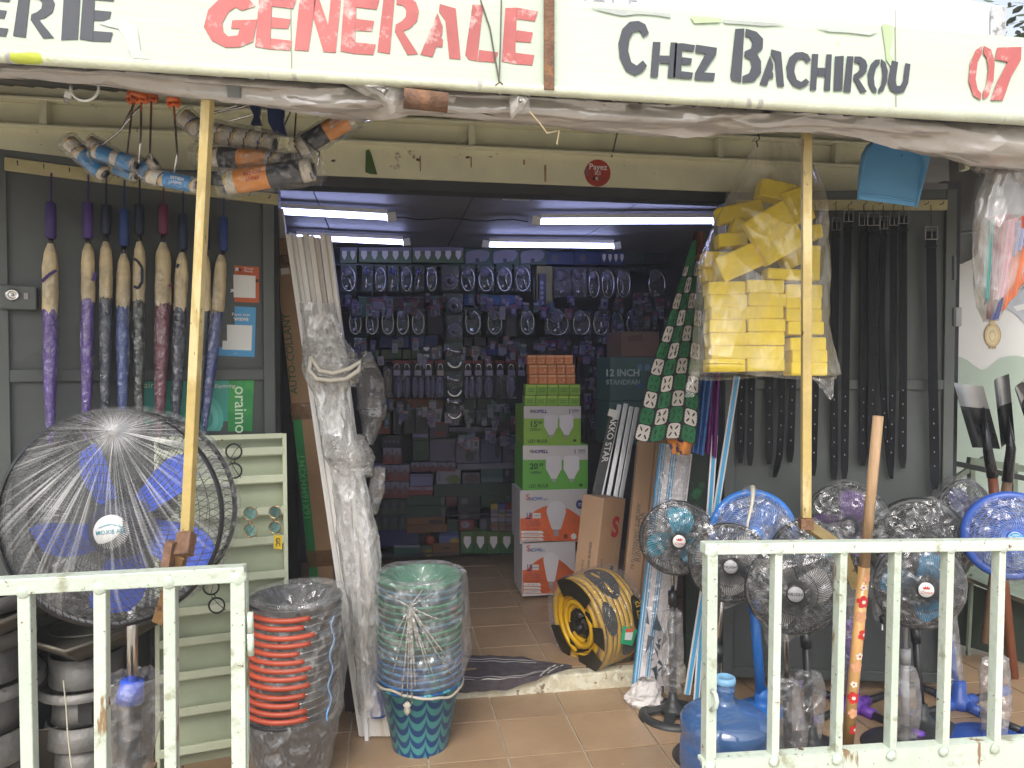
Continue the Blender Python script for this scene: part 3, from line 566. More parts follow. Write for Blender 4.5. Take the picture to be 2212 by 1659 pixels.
# ================================================================ fans
def dens_film(name,a0=.05,a1=.85,rough=.14,col=(.85,.85,.85)):
    if name in MC: return MC[name]
    m=bpy.data.materials.new(name); MC[name]=m; m.use_nodes=True; t=m.node_tree; L=t.links.new
    b=t.nodes['Principled BSDF']; o=t.nodes['Material Output']; b.inputs['Base Color'].default_value=tuple(col)+(1,); b.inputs['Roughness'].default_value=rough; b.inputs['Specular IOR Level'].default_value=.9
    tr=_n(t,'ShaderNodeBsdfTransparent'); tr.inputs[0].default_value=(.94,.94,.95,1)
    at=_n(t,'ShaderNodeAttribute'); at.attribute_name='dens'
    r=_n(t,'ShaderNodeMapRange'); r.inputs[3].default_value=a0; r.inputs[4].default_value=a1; L(at.outputs['Fac'],r.inputs[0])
    g=_n(t,'ShaderNodeNewGeometry'); n=_n(t,'ShaderNodeTexNoise'); n.inputs['Scale'].default_value=30; n.inputs['Detail'].default_value=5; L(g.outputs['Position'],n.inputs[0])
    bp=_n(t,'ShaderNodeBump'); bp.inputs['Strength'].default_value=.5; bp.inputs['Distance'].default_value=.01; L(n.outputs[0],bp.inputs['Height']); L(bp.outputs[0],b.inputs['Normal'])
    mx=_n(t,'ShaderNodeMixShader'); L(r.outputs[0],mx.inputs[0]); L(tr.outputs[0],mx.inputs[1]); L(b.outputs[0],mx.inputs[2]); L(mx.outputs[0],o.inputs[0])
    return m
def setdens(o,vals):
    a=o.data.attributes.new('dens','FLOAT','POINT'); a.data.foreach_set('value',vals)
def frame(yaw,pitch=0,base=None):
    """rotation whose third column points to the viewer; yaw>0 turns the face to the right"""
    a=R(yaw); n=V((math.sin(a)*math.cos(R(pitch)),-math.cos(a)*math.cos(R(pitch)),math.sin(R(pitch)))); r=n.cross(UP)*-1; r.normalize(); u=n.cross(r); return Matrix((r,u,n)).transposed()
fanfilm=film('fan_bag_film',.03,.22,22,rough=.10,bump=1.,dist=.02,edge=.12,thr=(.50,.68),gf=.05,gl=.35)
def grille(c,M,Rr,D,nw,rings,col,par,name,r0=.2,spiral=0,rr=.0016,both=1):
    b=MB()
    for k in range(nw):
        a=2*math.pi*k/nw; P=[]
        for j in range(5):
            f=j/4; r=lerp(r0,1,f); z=D*(1-r**3); aa=a+spiral*f*f
            P.append(c+M@V((Rr*r*math.cos(aa),Rr*r*math.sin(aa),z)))
        b.tube(P,rr,3,cap=False)
    for r in rings:
        z=D*(1-r**3)-rr; b.tube([c+M@V((Rr*r*math.cos(2*math.pi*k/40),Rr*r*math.sin(2*math.pi*k/40),z)) for k in range(40)],rr,3,closed=True)
    return b.build(name,col,par,True)
def blade(c,M,a,r0,r1,wid,col,par,tw=.35,sweep=.25,name='blade'):
    b=MB()
    def fn(u,v,o=0):
        r=lerp(r0,r1,u); s=(v-.5); half=wid*lerp(.55,1.,min(1,u*1.6))*(1-.35*max(0,(u-.75)/.25)**2); aa=a+s*half/max(r,.01)*r1*.9+sweep*u
        return c+M@V((r*math.cos(aa),r*math.sin(aa),-s*tw*half*1.3*r1-.15*r1*.1+o))
    b.grid(lambda u,v:fn(u,v),10,8); b.grid(lambda u,v:fn(u,1-v,-.002),10,8)
    return b.build(name,col,par,True)
def bag(c,M,Rr,par,m,seed=0,corners=((2.3,.18),(.8,.15),(-1.57,.3)),back=.5,name='plastic_cover',front=.3):
    b=MB(); P=[(0,front*1.0),(.3,front),(.6,front*.85),(.85,front*.55),(1.0,front*.2),(1.04,-.1),(1.0,-back*.6),(.7,-back),(.3,-back*1.15),(0,-back*1.2)]
    nu=96
    def fn(u,v):
        a=u*2*math.pi; i=v*(len(P)-1); k=min(int(i),len(P)-2); f=i-k; r=lerp(P[k][0],P[k+1][0],f); z=lerp(P[k][1],P[k+1][1],f)
        e=1+.035*nz((math.cos(a)*3,math.sin(a)*3,seed),1)+.02*nz((math.cos(a)*11,math.sin(a)*11,seed),1)
        for ca,amp in corners:
            dd=(a-ca+math.pi)%(2*math.pi)-math.pi; e+=amp*math.exp(-(dd/.22)**2)*min(1,r)**3
        w_=.03*nz((r*5*math.cos(a),r*5*math.sin(a),seed+z),1)+.02*nz((r*14*math.cos(a),r*14*math.sin(a),seed),1)
        return c+M@V((Rr*r*e*math.cos(a),Rr*r*e*math.sin(a),Rr*(z+w_)))
    b.grid(fn,nu,45,True); return b.build(name,m,par,True)
def crown(c,M,s,par,m):
    pts=[(-.5,-.2),(-.62,.28),(-.34,.02),(-.22,.45),(0,.06),(.22,.45),(.34,.02),(.62,.28),(.5,-.2)]
    b=MB(); b.poly([c+M@V((x*s,y*s+.35*s,0)) for x,y in pts]); 
    b.build('crown_logo',m,par)
def pedestal(t,base,c,M,style,polem,sleevem,basem,rb,zsleeve,bagm=None,bagz=None,rs=.016,capm=None,thick=1):
    base=V(base); top=c-M@V((0,0,.07)) if c is not None else None
    ax=base.lerp(V((top.x,top.y,base.z)),1) if False else base
    px_,py_=base.x,base.y
    topz=top.z
    lean=V((top.x-px_,top.y-py_,0))
    def at(z): 
        f=(z-base.z)/(topz-base.z); return V((px_+lean.x*f,py_+lean.y*f,z))
    b=MB(); b.tube([at(zsleeve-.02),at(topz-.01)],.0085*thick,12); b.build('pole',polem,t,True)
    b=MB(); b.tube([at(base.z+.03),at(zsleeve)],[rs,rs*.92],14); b.build('sleeve',sleevem,t,True)
    b=MB(); b.tube([at(zsleeve-.06),at(zsleeve)],[rs*1.22,rs*1.28],14); b.build('height_collar',capm or sleevem,t,True)
    if style=='round':
        b=MB()
        nsp=5
        b.lathe([(rb*.72,.014),(rb*.80,.030),(rb*.93,.022),(rb,.004),(rb*.98,0),(rb*.72,0)],48,None,base,cap=False); 
        b.build('base_ring',basem,t,True)
        for k in range(nsp):
            a=2*math.pi*k/nsp+.4; b=MB(); d=V((math.cos(a),math.sin(a),0)); b.beam(base+d*.02+V((0,0,.045)),base+d*rb*.78+V((0,0,.02)),rb*.30,.014); b.build('base_spoke',basem,t,bevel=.003)
        b=MB(); b.lathe([(rb*.40,.030),(rb*.36,.045),(rb*.24,.055),(rs*1.3,.075),(rs*1.1,.11)],28,None,base); b.build('base_hub',basem,t,True)
    elif style=='disc':
        b=MB(); b.lathe([(rb,0),(rb,.008),(rb*.9,.022),(rb*.55,.030),(rb*.3,.04),(rs*1.6,.06),(rs*1.2,.10)],48,None,base); b.build('base',basem,t,True)
    elif style=='cross':
        for k in range(4):
            a=2*math.pi*k/4+rb[1]; d=V((math.cos(a),math.sin(a),0)); b=MB(); b.tube([base+d*.05+V((0,0,.022)),base+d*rb[0]+V((0,0,.022))],.016,12); lg=b.build('leg',blackp,t,True)
            b=MB(); b.tube([base+d*(rb[0]-.05)+V((0,0,.022)),base+d*(rb[0]+.01)+V((0,0,.022))],.022,14); b.build('foot_cap',basem,lg,True)
        b=MB(); b.lathe([(.05,0),(.055,.03),(.045,.05),(.03,.06),(.026,.12)],20,None,base); b.build('base_hub',basem,t,True)
        for k in range(4):
            a=2*math.pi*k/4+rb[1]; d=V((math.cos(a),math.sin(a),0)); b=MB(); b.tube([base+d*.02+V((0,0,.024)),base+d*.10+V((0,0,.024))],.024,12); b.build('socket',basem,t,True)
    if bagz:
        z0,z1,w0,w1=bagz; sd=rnd.random()*50; b=MB()
        def fn(u,v):
            a=u*2*math.pi; z=lerp(z0,z1,v); r=lerp(w0,w1,v)*(1.05+.35*math.sin(v*3.1))*(.55 if v>.96 else 1); e=1+.30*nz((math.cos(a)*1.2,math.sin(a)*1.2,v*2.2+sd),1)+.08*nz((math.cos(a)*3,math.sin(a)*3,v*5+sd),1)
            p=at(z); return p+V((r*e*math.cos(a),r*.6*e*math.sin(a),.006*nz((a,v,sd),3)))
        b.grid(fn,36,40,True); b.build('plastic_sleeve',bagm,t,True)
    return at
def fan(label,cpx,d,rpx,yaw,pitch,base,style,bladem,cagem,rimm,nb,badge,poles,basem,rb,zsl,a0=0,spiral=0,nw=60,rings=(.62,),front=True,bagk=True,bagz=None,corners=((2.3,.18),(.8,.15),(-1.57,.3)),Dd=.32,rimr=.010,bagm=None,sleeve=None,bw=.62,rb0=.2,hubm=None,capm=None,rs=.016,tw=.35,seed=None):
    c=W(cpx[0],cpx[1],d); Rr=rpx*d/1600; M=frame(yaw,pitch)
    t=thing('stand_fan',label,'fan',base if base is not None else (c.x,c.y,0),'stand fans for sale')
    grille(c,M,Rr,Rr*Dd,nw,rings,cagem,t,'front_grille',r0=rb0,spiral=spiral)
    grille(c-M@V((0,0,Rr*.1)),M,Rr,-Rr*(Dd+.12),nw,rings,cagem,t,'rear_grille',r0=.25,spiral=spiral)
    b=MB(); b.tube([c+M@V((Rr*math.cos(2*math.pi*k/64),Rr*math.sin(2*math.pi*k/64),-Rr*.05)) for k in range(64)],rimr if rimr<.013 else rimr,8,closed=True); b.build('rim',rimm,t,True)
    for k in range(nb): blade(c-M@V((0,0,Rr*.08)),M,a0+2*math.pi*k/nb,Rr*.18,Rr*.86,bw,bladem,t,tw=tw)
    b=MB(); b.lathe([(Rr*.19,-.2*Rr),(Rr*.19,Rr*.02),(Rr*.12,Rr*.05),(0,Rr*.055)],24,M,c); b.build('hub',hubm or bladem,t,True)
    b=MB(); zf=Rr*Dd; b.lathe([(Rr*rb0*1.05,zf-.012),(Rr*rb0*1.05,zf),(Rr*rb0*.98,zf+.004),(0,zf+.0045)],28,M,c); bd=b.build('badge_ring',badge[1],t,True)
    b=MB(); b.lathe([(Rr*rb0*.88,zf+.005),(Rr*rb0*.86,zf+.0065),(0,zf+.0066)],28,M,c); bg_=b.build('badge',badge[2],t,True)
    cc=c+M@V((0,0,zf+.0085)); rv=M@V((1,0,0)); uv=M@V((0,1,0))
    if badge[0]=='crown':
        crown(cc,M,Rr*rb0*.7,bg_,ink_red); text('Crown',cc-uv*Rr*rb0*.30,Rr*rb0*.34,ink_red,bg_,rv,uv,shear=.4)
    elif badge[0]=='longstar':
        b=MB(); b.poly([cc-M@V((0,0,.0012))+M@V((Rr*rb0*.84*math.cos(x),Rr*rb0*.84*math.sin(x),0)) for x in [0.05+k*(math.pi-.1)/14 for k in range(15)]]); b.build('badge_top',C(.02,.25,.5),bg_)
        text('HIGH',cc+uv*Rr*rb0*.52,Rr*rb0*.22,ink_white,bg_,rv,uv,bold=.02); text('VELOCITY',cc+uv*Rr*rb0*.22,Rr*rb0*.22,ink_white,bg_,rv,uv,bold=.02); text('Longstar',cc-uv*Rr*rb0*.22,Rr*rb0*.32,ink_black,bg_,rv,uv,bold=.02)
    elif badge[0]: text(badge[0],cc,Rr*rb0*badge[3],ink_black if len(badge)<5 else badge[4],bg_,rv,uv,bold=.01)
    b=MB(); b.tube([c-M@V((0,0,Rr*(Dd+.12)+.0)),c-M@V((0,0,Rr*(Dd+.12)+.09))],[.04,.032],16); b.build('motor_housing',blackp,t,True)
    if bagk: bag(c,M,Rr*1.03,t,bagm or fanfilm,seed if seed is not None else rnd.random()*40,corners)
    if base is not None: pedestal(t,base,c-M@V((0,0,Rr*.5)),M,style,poles,sleeve or blackp,basem,rb,zsl,bagf,bagz,rs,capm)
    return t,c,M,Rr
# ---------------------------------------------------------------- the big drum fan, left
bluebl=mat('cobalt_blue_plastic',(.04,.10,.58),.35,var=.08,bump=.03)
cagebk=mat('black_wire',(.03,.032,.034),.45,var=.1,bump=0)
def bigfan():
    d=2.25; c=W(248,1116,d); Rr=226*d/1600; M=frame(-4,3)
    base=V((W(287,1500,2.33).x,W(287,1500,2.33).y,0))
    t=thing('drum_fan','very large black drum fan with blue blades under taut pleated clear film','fan',base)
    cg=c+M@V((0,0,.03))
    grille(cg,M,Rr,.07,84,[.28,.36,.44,.52,.60,.68,.76,.84,.92],cagebk,t,'front_grille',r0=.2,spiral=.25,rr=.0014)
    grille(c-M@V((0,0,.16)),M,Rr*.96,-.05,70,[.3,.5,.7,.88],cagebk,t,'rear_grille',r0=.2,spiral=-.25,rr=.0011)
    b=MB(); b.lathe([(Rr*1.0,.035),(Rr*1.03,.03),(Rr*1.03,.015),(Rr*.99,.01)],72,M,c,cap=False); b.build('rim',blackp,t,True)
    b=MB(); b.lathe([(Rr*.99,-.12),(Rr*1.0,-.125),(Rr*1.0,-.165),(Rr*.94,-.175)],72,M,c,cap=False); b.build('rear_ring',blackp,t,True)
    b=MB()
    for k in range(90):
        a=2*math.pi*k/90; a2=2*math.pi*(k+.5)/90; b.tube([c+M@V((Rr*math.cos(a),Rr*math.sin(a),.012)),c+M@V((Rr*math.cos(a2),Rr*math.sin(a2),-.06)),c+M@V((Rr*math.cos(a),Rr*math.sin(a),-.125))],.0014,3)
    o=b.build('side_wires',cagebk,t,True)
    hub=c-M@V((-.03,.03,.01))
    for k in range(5): blade(hub,M,R(55+72*k),Rr*.2,Rr*.84,.52,bluebl,t,tw=.5,sweep=-.18)
    b=MB(); b.lathe([(Rr*.28,.0),(Rr*.28,.055),(Rr*.22,.07),(0,.072)],36,M,hub); b.build('hub',mat('dark_navy_plastic',(.015,.02,.05),.4),t,True)
    fr=hub+M@V((0,0,.104)); b=MB(); b.lathe([(Rr*.155,-.004),(Rr*.155,.003),(0,.004)],32,M,fr); bd=b.build('badge',whitep,t,True)
    text('MOXIE AIR',fr+M@V((0,0,.006)),.0125,C(.02,.22,.28),bd,M@V((1,.08,0)),M@V((-.08,1,0)),bold=.01)
    b=MB(); P=[fr+M@V((lerp(-.035,.035,k/12),.012+.010*math.sin(math.pi*k/12),.0055)) for k in range(13)]; b.tube(P,.0012,4); b.build('swoosh',C(.05,.4,.5),bd)
    b=MB(); b.tube([c-M@V((0,0,.2)),c-M@V((0,0,.34))],[.09,.07],20); b.build('motor_housing',blackp,t,True)
    top=V((base.x,base.y,c.z-.1)); b=MB(); b.tube([V((base.x,base.y,.3)),top],.0165,20); b.build('pole',chrome,t,True)
    zc=W(270,1500,2.33).z
    b=MB(); b.tube([V((base.x-.01,base.y,zc-.02)),V((base.x,base.y,zc+.045))],[.042,.034],18); b.build('blue_collar',bluebl,t,True)
    b=MB(); b.tube([V((base.x-.01,base.y,.02)),V((base.x-.01,base.y,zc-.02))],.036,18); b.build('lower_tube',blackp,t,True)
    b=MB(); b.lathe([(.2,0),(.2,.012),(.05,.04)],30,None,base); b.build('base',blackp,t,True)
    # pleated film gathered to a knot near the top
    K2=(.07*.0+.015,.185); 
    b=MB(); vals=[]; NT=560; NR=26; Rf=Rr*1.045
    ph=[rnd.uniform(0,6.28) for _ in range(9)]
    kx,ky=.028,Rr*.83
    def dome(x,y):
        q=min(1,math.hypot(x,y)/Rr); return .03+.075*(1-q**3)+.004
    for j in range(NR+1):
        v=(j/NR)
        for i in range(NT):
            a=2*math.pi*i/NT; dx,dy=math.cos(a),math.sin(a)
            # ray from the knot to the circle
            bq=kx*dx+ky*dy; cq=kx*kx+ky*ky-Rf*Rf; L_=-bq+math.sqrt(bq*bq-cq)
            r=.004+v**1.25*(L_-.004); x=kx+dx*r; y=ky+dy*r
            pl=.8*nz((a*34,r*2.0,0),1,1)+.8*nz((a*85,r*3.0,3),1,2)
            amp=.0065*min(1,r/.06)*(1-.55*v)
            z=dome(x,y)+pl*amp+.05*math.exp(-(r/.022)**2)*.7-.02*max(0,v-.93)/.07
            b.v.append(tuple(c+M@V((x,y,z))))
            q=pl*1.5-.12; dn=max(0,min(1,q*1.6))*(1-.80*v)**1.0+.9*math.exp(-(r/.045)**2)
            if rnd.random()<.0: dn=1
            vals.append(max(.02,min(1,dn*1.25*(.35+.65*max(0,nz((x*9,y*9,7),1)+.5)))))
    for j in range(NR):
        for i in range(NT): i2=(i+1)%NT; b.f.append((j*NT+i,j*NT+i2,(j+1)*NT+i2,(j+1)*NT+i)); b.m.append(0)
    o=b.build('plastic_cover',dens_film('pleated_film',.04,.62),t,True); setdens(o,vals)
    # film round the side of the drum and over its back
    b=MB(); vals=[]; NT=260; NJ=14
    for j in range(NJ+1):
        v=j/NJ
        for i in range(NT):
            a=2*math.pi*i/NT; w_=nz((math.cos(a)*6,math.sin(a)*6,v*3),1); r=Rf*(1+.012*w_+.02*math.sin(math.pi*v)*.5)
            if v>.75: r*=1-(v-.75)*1.2
            b.v.append(tuple(c+M@V((r*math.cos(a),r*math.sin(a),.008-.21*v)))); s_=nz((a*30,v*4,5),1); vals.append(max(.03,min(1,s_*1.1+.12)))
    for j in range(NJ):
        for i in range(NT): i2=(i+1)%NT; b.f.append((j*NT+i,j*NT+i2,(j+1)*NT+i2,(j+1)*NT+i)); b.m.append(0)
    o=b.build('plastic_cover',MC['pleated_film'],t,True); setdens(o,vals)
    k=c+M@V((kx,ky,.06)); b=MB(); b.lathe([(.004,-.012),(.014,0),(.017,.014),(.010,.026),(0,.03)],20,M,k,wob=lambda a,z,r:r*.25*math.sin(a*7)); b.build('film_knot',C(.7,.7,.7,.2),t,True)
    # bag round the lower tube
    b=MB(); X=V((base.x-.005,base.y,0))
    def fn(u,v):
        a=u*2*math.pi; z=lerp(.0,zc+.06,v); r=.062+.018*v**3*(1+.8*nz((a*2,0,1),1)); e=1+.25*nz((math.cos(a)*2,math.sin(a)*2,v*3),1); ex=.045*max(0,math.cos(a-.2))**3*v**4
        return X+V((r*e*math.cos(a)+ex,r*.8*e*math.sin(a),z+(.02*nz((a*3,1,1),1) if v>.95 else 0)))
    b.grid(fn,44,40,True); b.build('pole_bag',bagf,t,True)
bigfan()
# ================================================================ umbrellas
sleevem=mat('beige_cloth_sleeve',(.60,.49,.30),.55,var=.14,sc=25,bump=.9,bsc=35,spec=.4)
umfilm=film('umbrella_film',.02,.12,42,stretch=(1,1,.7),rough=.10,col=(.55,.55,.56),bump=1.,dist=.016,edge=.1)
def umbrella(lab,xh,yh0,yh1,ys0,ys1,xs,xb,yb,wpx,col,hcol,strap):
    on=lambda x,y:onL(x,y,.07)
    p=on(xh,yh1); s=((p-CP).dot(fw))/1600; hk=on(xh+1,yh0-70)
    t=thing('umbrella',lab,'umbrella',on(xb,yb),'folded umbrellas hung on the left door')
    cm=mat('umbrella_cloth_%02d_%02d_%02d'%tuple(int(99*q) for q in col),tuple(q*1.25 for q in col),.35,var=.2,sc=20,bump=1.,bsc=38,spec=.6,coat=.5,bd=.012)
    hm=mat('umbrella_handle_%02d_%02d_%02d'%tuple(int(99*q) for q in hcol),hcol,.6,bump=.3,bsc=200)
    b=MB(); b.tube([onL(xh+1,yh0-62,.035),on(xh,yh0)],.0035,5); b.build('strap',hm,t)
    b=MB(); a0=on(xh,yh0);a1=on(xh,yh1); b.tube([a0,a0.lerp(a1,.04),a0.lerp(a1,.5),a0.lerp(a1,.96),a1],[.010,.0165,.0175,.0165,.012],16); b.build('handle',hm,t,True)
    b=MB(); b.tube([a1,on(lerp(xh,xs,.5),ys0+4)],.009,10); b.build('ferrule',blackp,t,True)
    W_=wpx*s/2*.82; B0=on(lerp(xh,xs,.4),ys0);B1=on(xs,ys1);B2=on(xb,yb); sd=rnd.random()*30
    ux=dL*-1
    def body(p0,p1,prof,nm,m,jag):
        b=MB()
        def fn(u,v):
            a=u*2*math.pi; f=v; r=interp(prof,f); q=p0.lerp(p1,f); e=1+.16*nz((math.cos(a)*1.5,math.sin(a)*1.5,q.z*11+sd),1)+.07*nz((math.cos(a)*4,math.sin(a)*4,q.z*26+sd),1)
            zj=jag*(1 if f>.99 else 0)*nz((a*2,sd,0),1)
            return q+ux*(r*e*math.cos(a))+nL*(r*e*math.sin(a))+V((0,0,zj))
        b.grid(fn,26,60,True); return b.build(nm,m,t,True)
    body(B1+V((0,0,.012)),B2,[(0,W_*.92),(.3,W_*.95),(.7,W_*.72),(.93,W_*.5),(1,W_*.2)],'canopy',cm,0)
    body(B0,B1,[(0,W_*.35),(.04,W_*.5),(.16,W_*.85),(.35,W_*1.0),(.7,W_*1.04),(1,W_*1.0)],'cloth_sleeve',sleevem,.03)
    b=MB()
    def fn(u,v):
        a=u*2*math.pi; q=B0.lerp(B2,v); f=v; r=W_*1.12*min(1,.55+f*2.5)*(1 if f<.5 else lerp(1,.5,(f-.5)/.5)); e=1+.14*nz((math.cos(a)*2,math.sin(a)*2,q.z*14+sd+9),1); return q+ux*(r*e*math.cos(a))+nL*(r*e*math.sin(a))
    b.grid(fn,24,44,True); b.build('plastic_wrap',umfilm,t,True)
    if strap: # closing band
        pts=[on(x_,y_)+nL*W_*1.12 for x_,y_ in strap]; b=MB()
        for p_,q_ in zip(pts,pts[1:]): b.beam(p_,q_,.0015,.010,side=nL)
        b.build('closing_band',hm,t)
PU=(.07,.03,.22); NV=(.012,.018,.04); BL=(.03,.06,.22); GN=(.010,.018,.016); MA=(.13,.02,.045); 
umbrella('purple umbrella hanging leftmost, on its own near the lock box',110,436,516,525,671,108,110,962,36,(.085,.035,.25),(.055,.03,.16),[(91,610),(105,596),(122,586)])
umbrella('purple umbrella with purple handle, second from the left',190,436,516,525,648,190,186,955,32,(.09,.04,.26),(.06,.03,.17),[(200,608),(207,590)])
umbrella('slate navy umbrella with short navy handle beside the second purple one',229,441,507,520,646,229,226,950,31,(.022,.03,.055),NV,None)
umbrella('bright blue umbrella whose handle hangs lower, between two dark ones',268,451,532,548,662,265,265,950,33,(.035,.07,.24),(.02,.05,.20),None)
umbrella('blackish green umbrella with a hook shaped band on its sleeve',301,441,507,520,649,300,300,950,30,GN,(.012,.015,.04),[(288,560),(297,566),(306,580),(306,610),(298,624),(288,620)])
umbrella('maroon umbrella with maroon handle, the only red one',353,441,507,524,657,352,344,955,38,MA,(.12,.02,.05),[(363,618),(371,620)])
umbrella('dark navy umbrella just left of the yellow post',395,462,540,545,666,390,377,955,33,(.022,.022,.055),(.015,.025,.06),[(380,580),(384,572)])
umbrella('dark umbrella mostly hidden behind the yellow post',444,462,540,548,672,444,425,950,24,(.02,.025,.04),NV,None)
umbrella('blue umbrella leaning left, rightmost of the hanging ones',483,468,543,550,676,470,440,938,31,(.03,.05,.20),(.02,.05,.19),None)
# ================================================================ stickers and poster on the left door
def onLq(pts,o): return [onL(x,y,o) for x,y in pts]
def quad(pts,o,m,par,nm):
    b=MB(); b.prism(onLq(pts,o),-nL*.001); return b.build(nm,m,par)
ST=thing('payment_sticker','orange mobile money sticker with a white square on the left door','sticker',onL(528,655,.006))
ru=dL*-1
quad([(497,573),(560,577),(560,654),(498,652)],.006,mat('orange_red_print',(.50,.10,.03),.5,var=.05),ST,'print'); quad([(504,593),(552,596),(552,644),(505,642)],.0075,whitep,ST,'white_square')
def txL(s,x,y,h,m,par,o=.009,**k): return text(s,onL(x,y,o),h,m,par,ru,UP,**k)
txL('Orange',537,580,.009,ink_white,ST); txL('Money',537,586,.009,ink_white,ST); txL('Simple et rapide',528,590.5,.005,ink_black,ST)
def arrow(x,y,s,m,par,flip=1):
    b=MB(); b.poly(onLq([(x+flip*s*a,y+s*c) for a,c in ((-.9,.5),(-.4,1),(.4,.2),(.4,.8),(1,.8),(1,-.9),(-.7,-.9),(-.7,-.3),(-.1,-.3))],.009)); b.build('arrow',m,par)
arrow(511,582,4.2,ink_white,ST); arrow(519,583,3.6,ink_black,ST,-1); arrow(556,607,4,ink_black,ST,-1); arrow(501,628,4,ink_white,ST)
WV=thing('payment_sticker','sky blue payment sticker with a white square, under the orange sticker','sticker',onL(512,770,.006))
quad([(472,660),(553,664),(550,771),(470,768)],.006,mat('sky_blue_print',(.08,.33,.62),.5,var=.05),WV,'print'); quad([(482,701),(545,703),(543,757),(480,755)],.0075,whitep,WV,'white_square')
txL('Payez avec',521,679.5,.012,ink_white,WV,bold=.01); txL('wave',521,688.5,.020,ink_white,WV,bold=.035)
txL('MCD',509,764,.004,ink_white,WV)
PO=thing('poster','teal and green poster behind the umbrellas, partly hidden by the post','poster',onL(430,932,.006))
quad([(312,815),(497,818),(495,932),(312,934)],.006,mat('teal_print',(.06,.36,.29),.5,var=.12,sc=3),PO,'print'); quad([(495,817),(549,816),(545,931),(492,932)],.008,mat('green_print',(.03,.27,.07),.45,var=.1,spots=[((.05,.33,.08),.5,9,.1)]),PO,'green_band')
for k,(rr_,mm_) in enumerate(((42,C(.10,.45,.38)),(30,C(.16,.52,.45)),(17,C(.06,.36,.30)))):
    b=MB(); b.poly([onL(445+rr_*math.cos(a_*.314)*.9,905+min(rr_*math.sin(a_*.314)*1.2,26),.0072+.0006*k) for a_ in range(20)]); b.build('printed_disc',mm_,PO)
text('oraimo',onL(519,885,.011),.048,mat('pale_green_ink',(.55,.72,.52),.6),PO,-UP,ru,bold=.01)
txL('ny Exploring',478,834,.015,mat('pale_pink_ink',(.62,.70,.62),.6),PO,shear=.3,bold=.02); txL('oraim',318,832,.026,mat('pale_green_ink',(.55,.72,.52),.6),PO,.0)if False else txL('air',322,832,.026,mat('pale_green_ink',(.55,.72,.52),.6),PO)
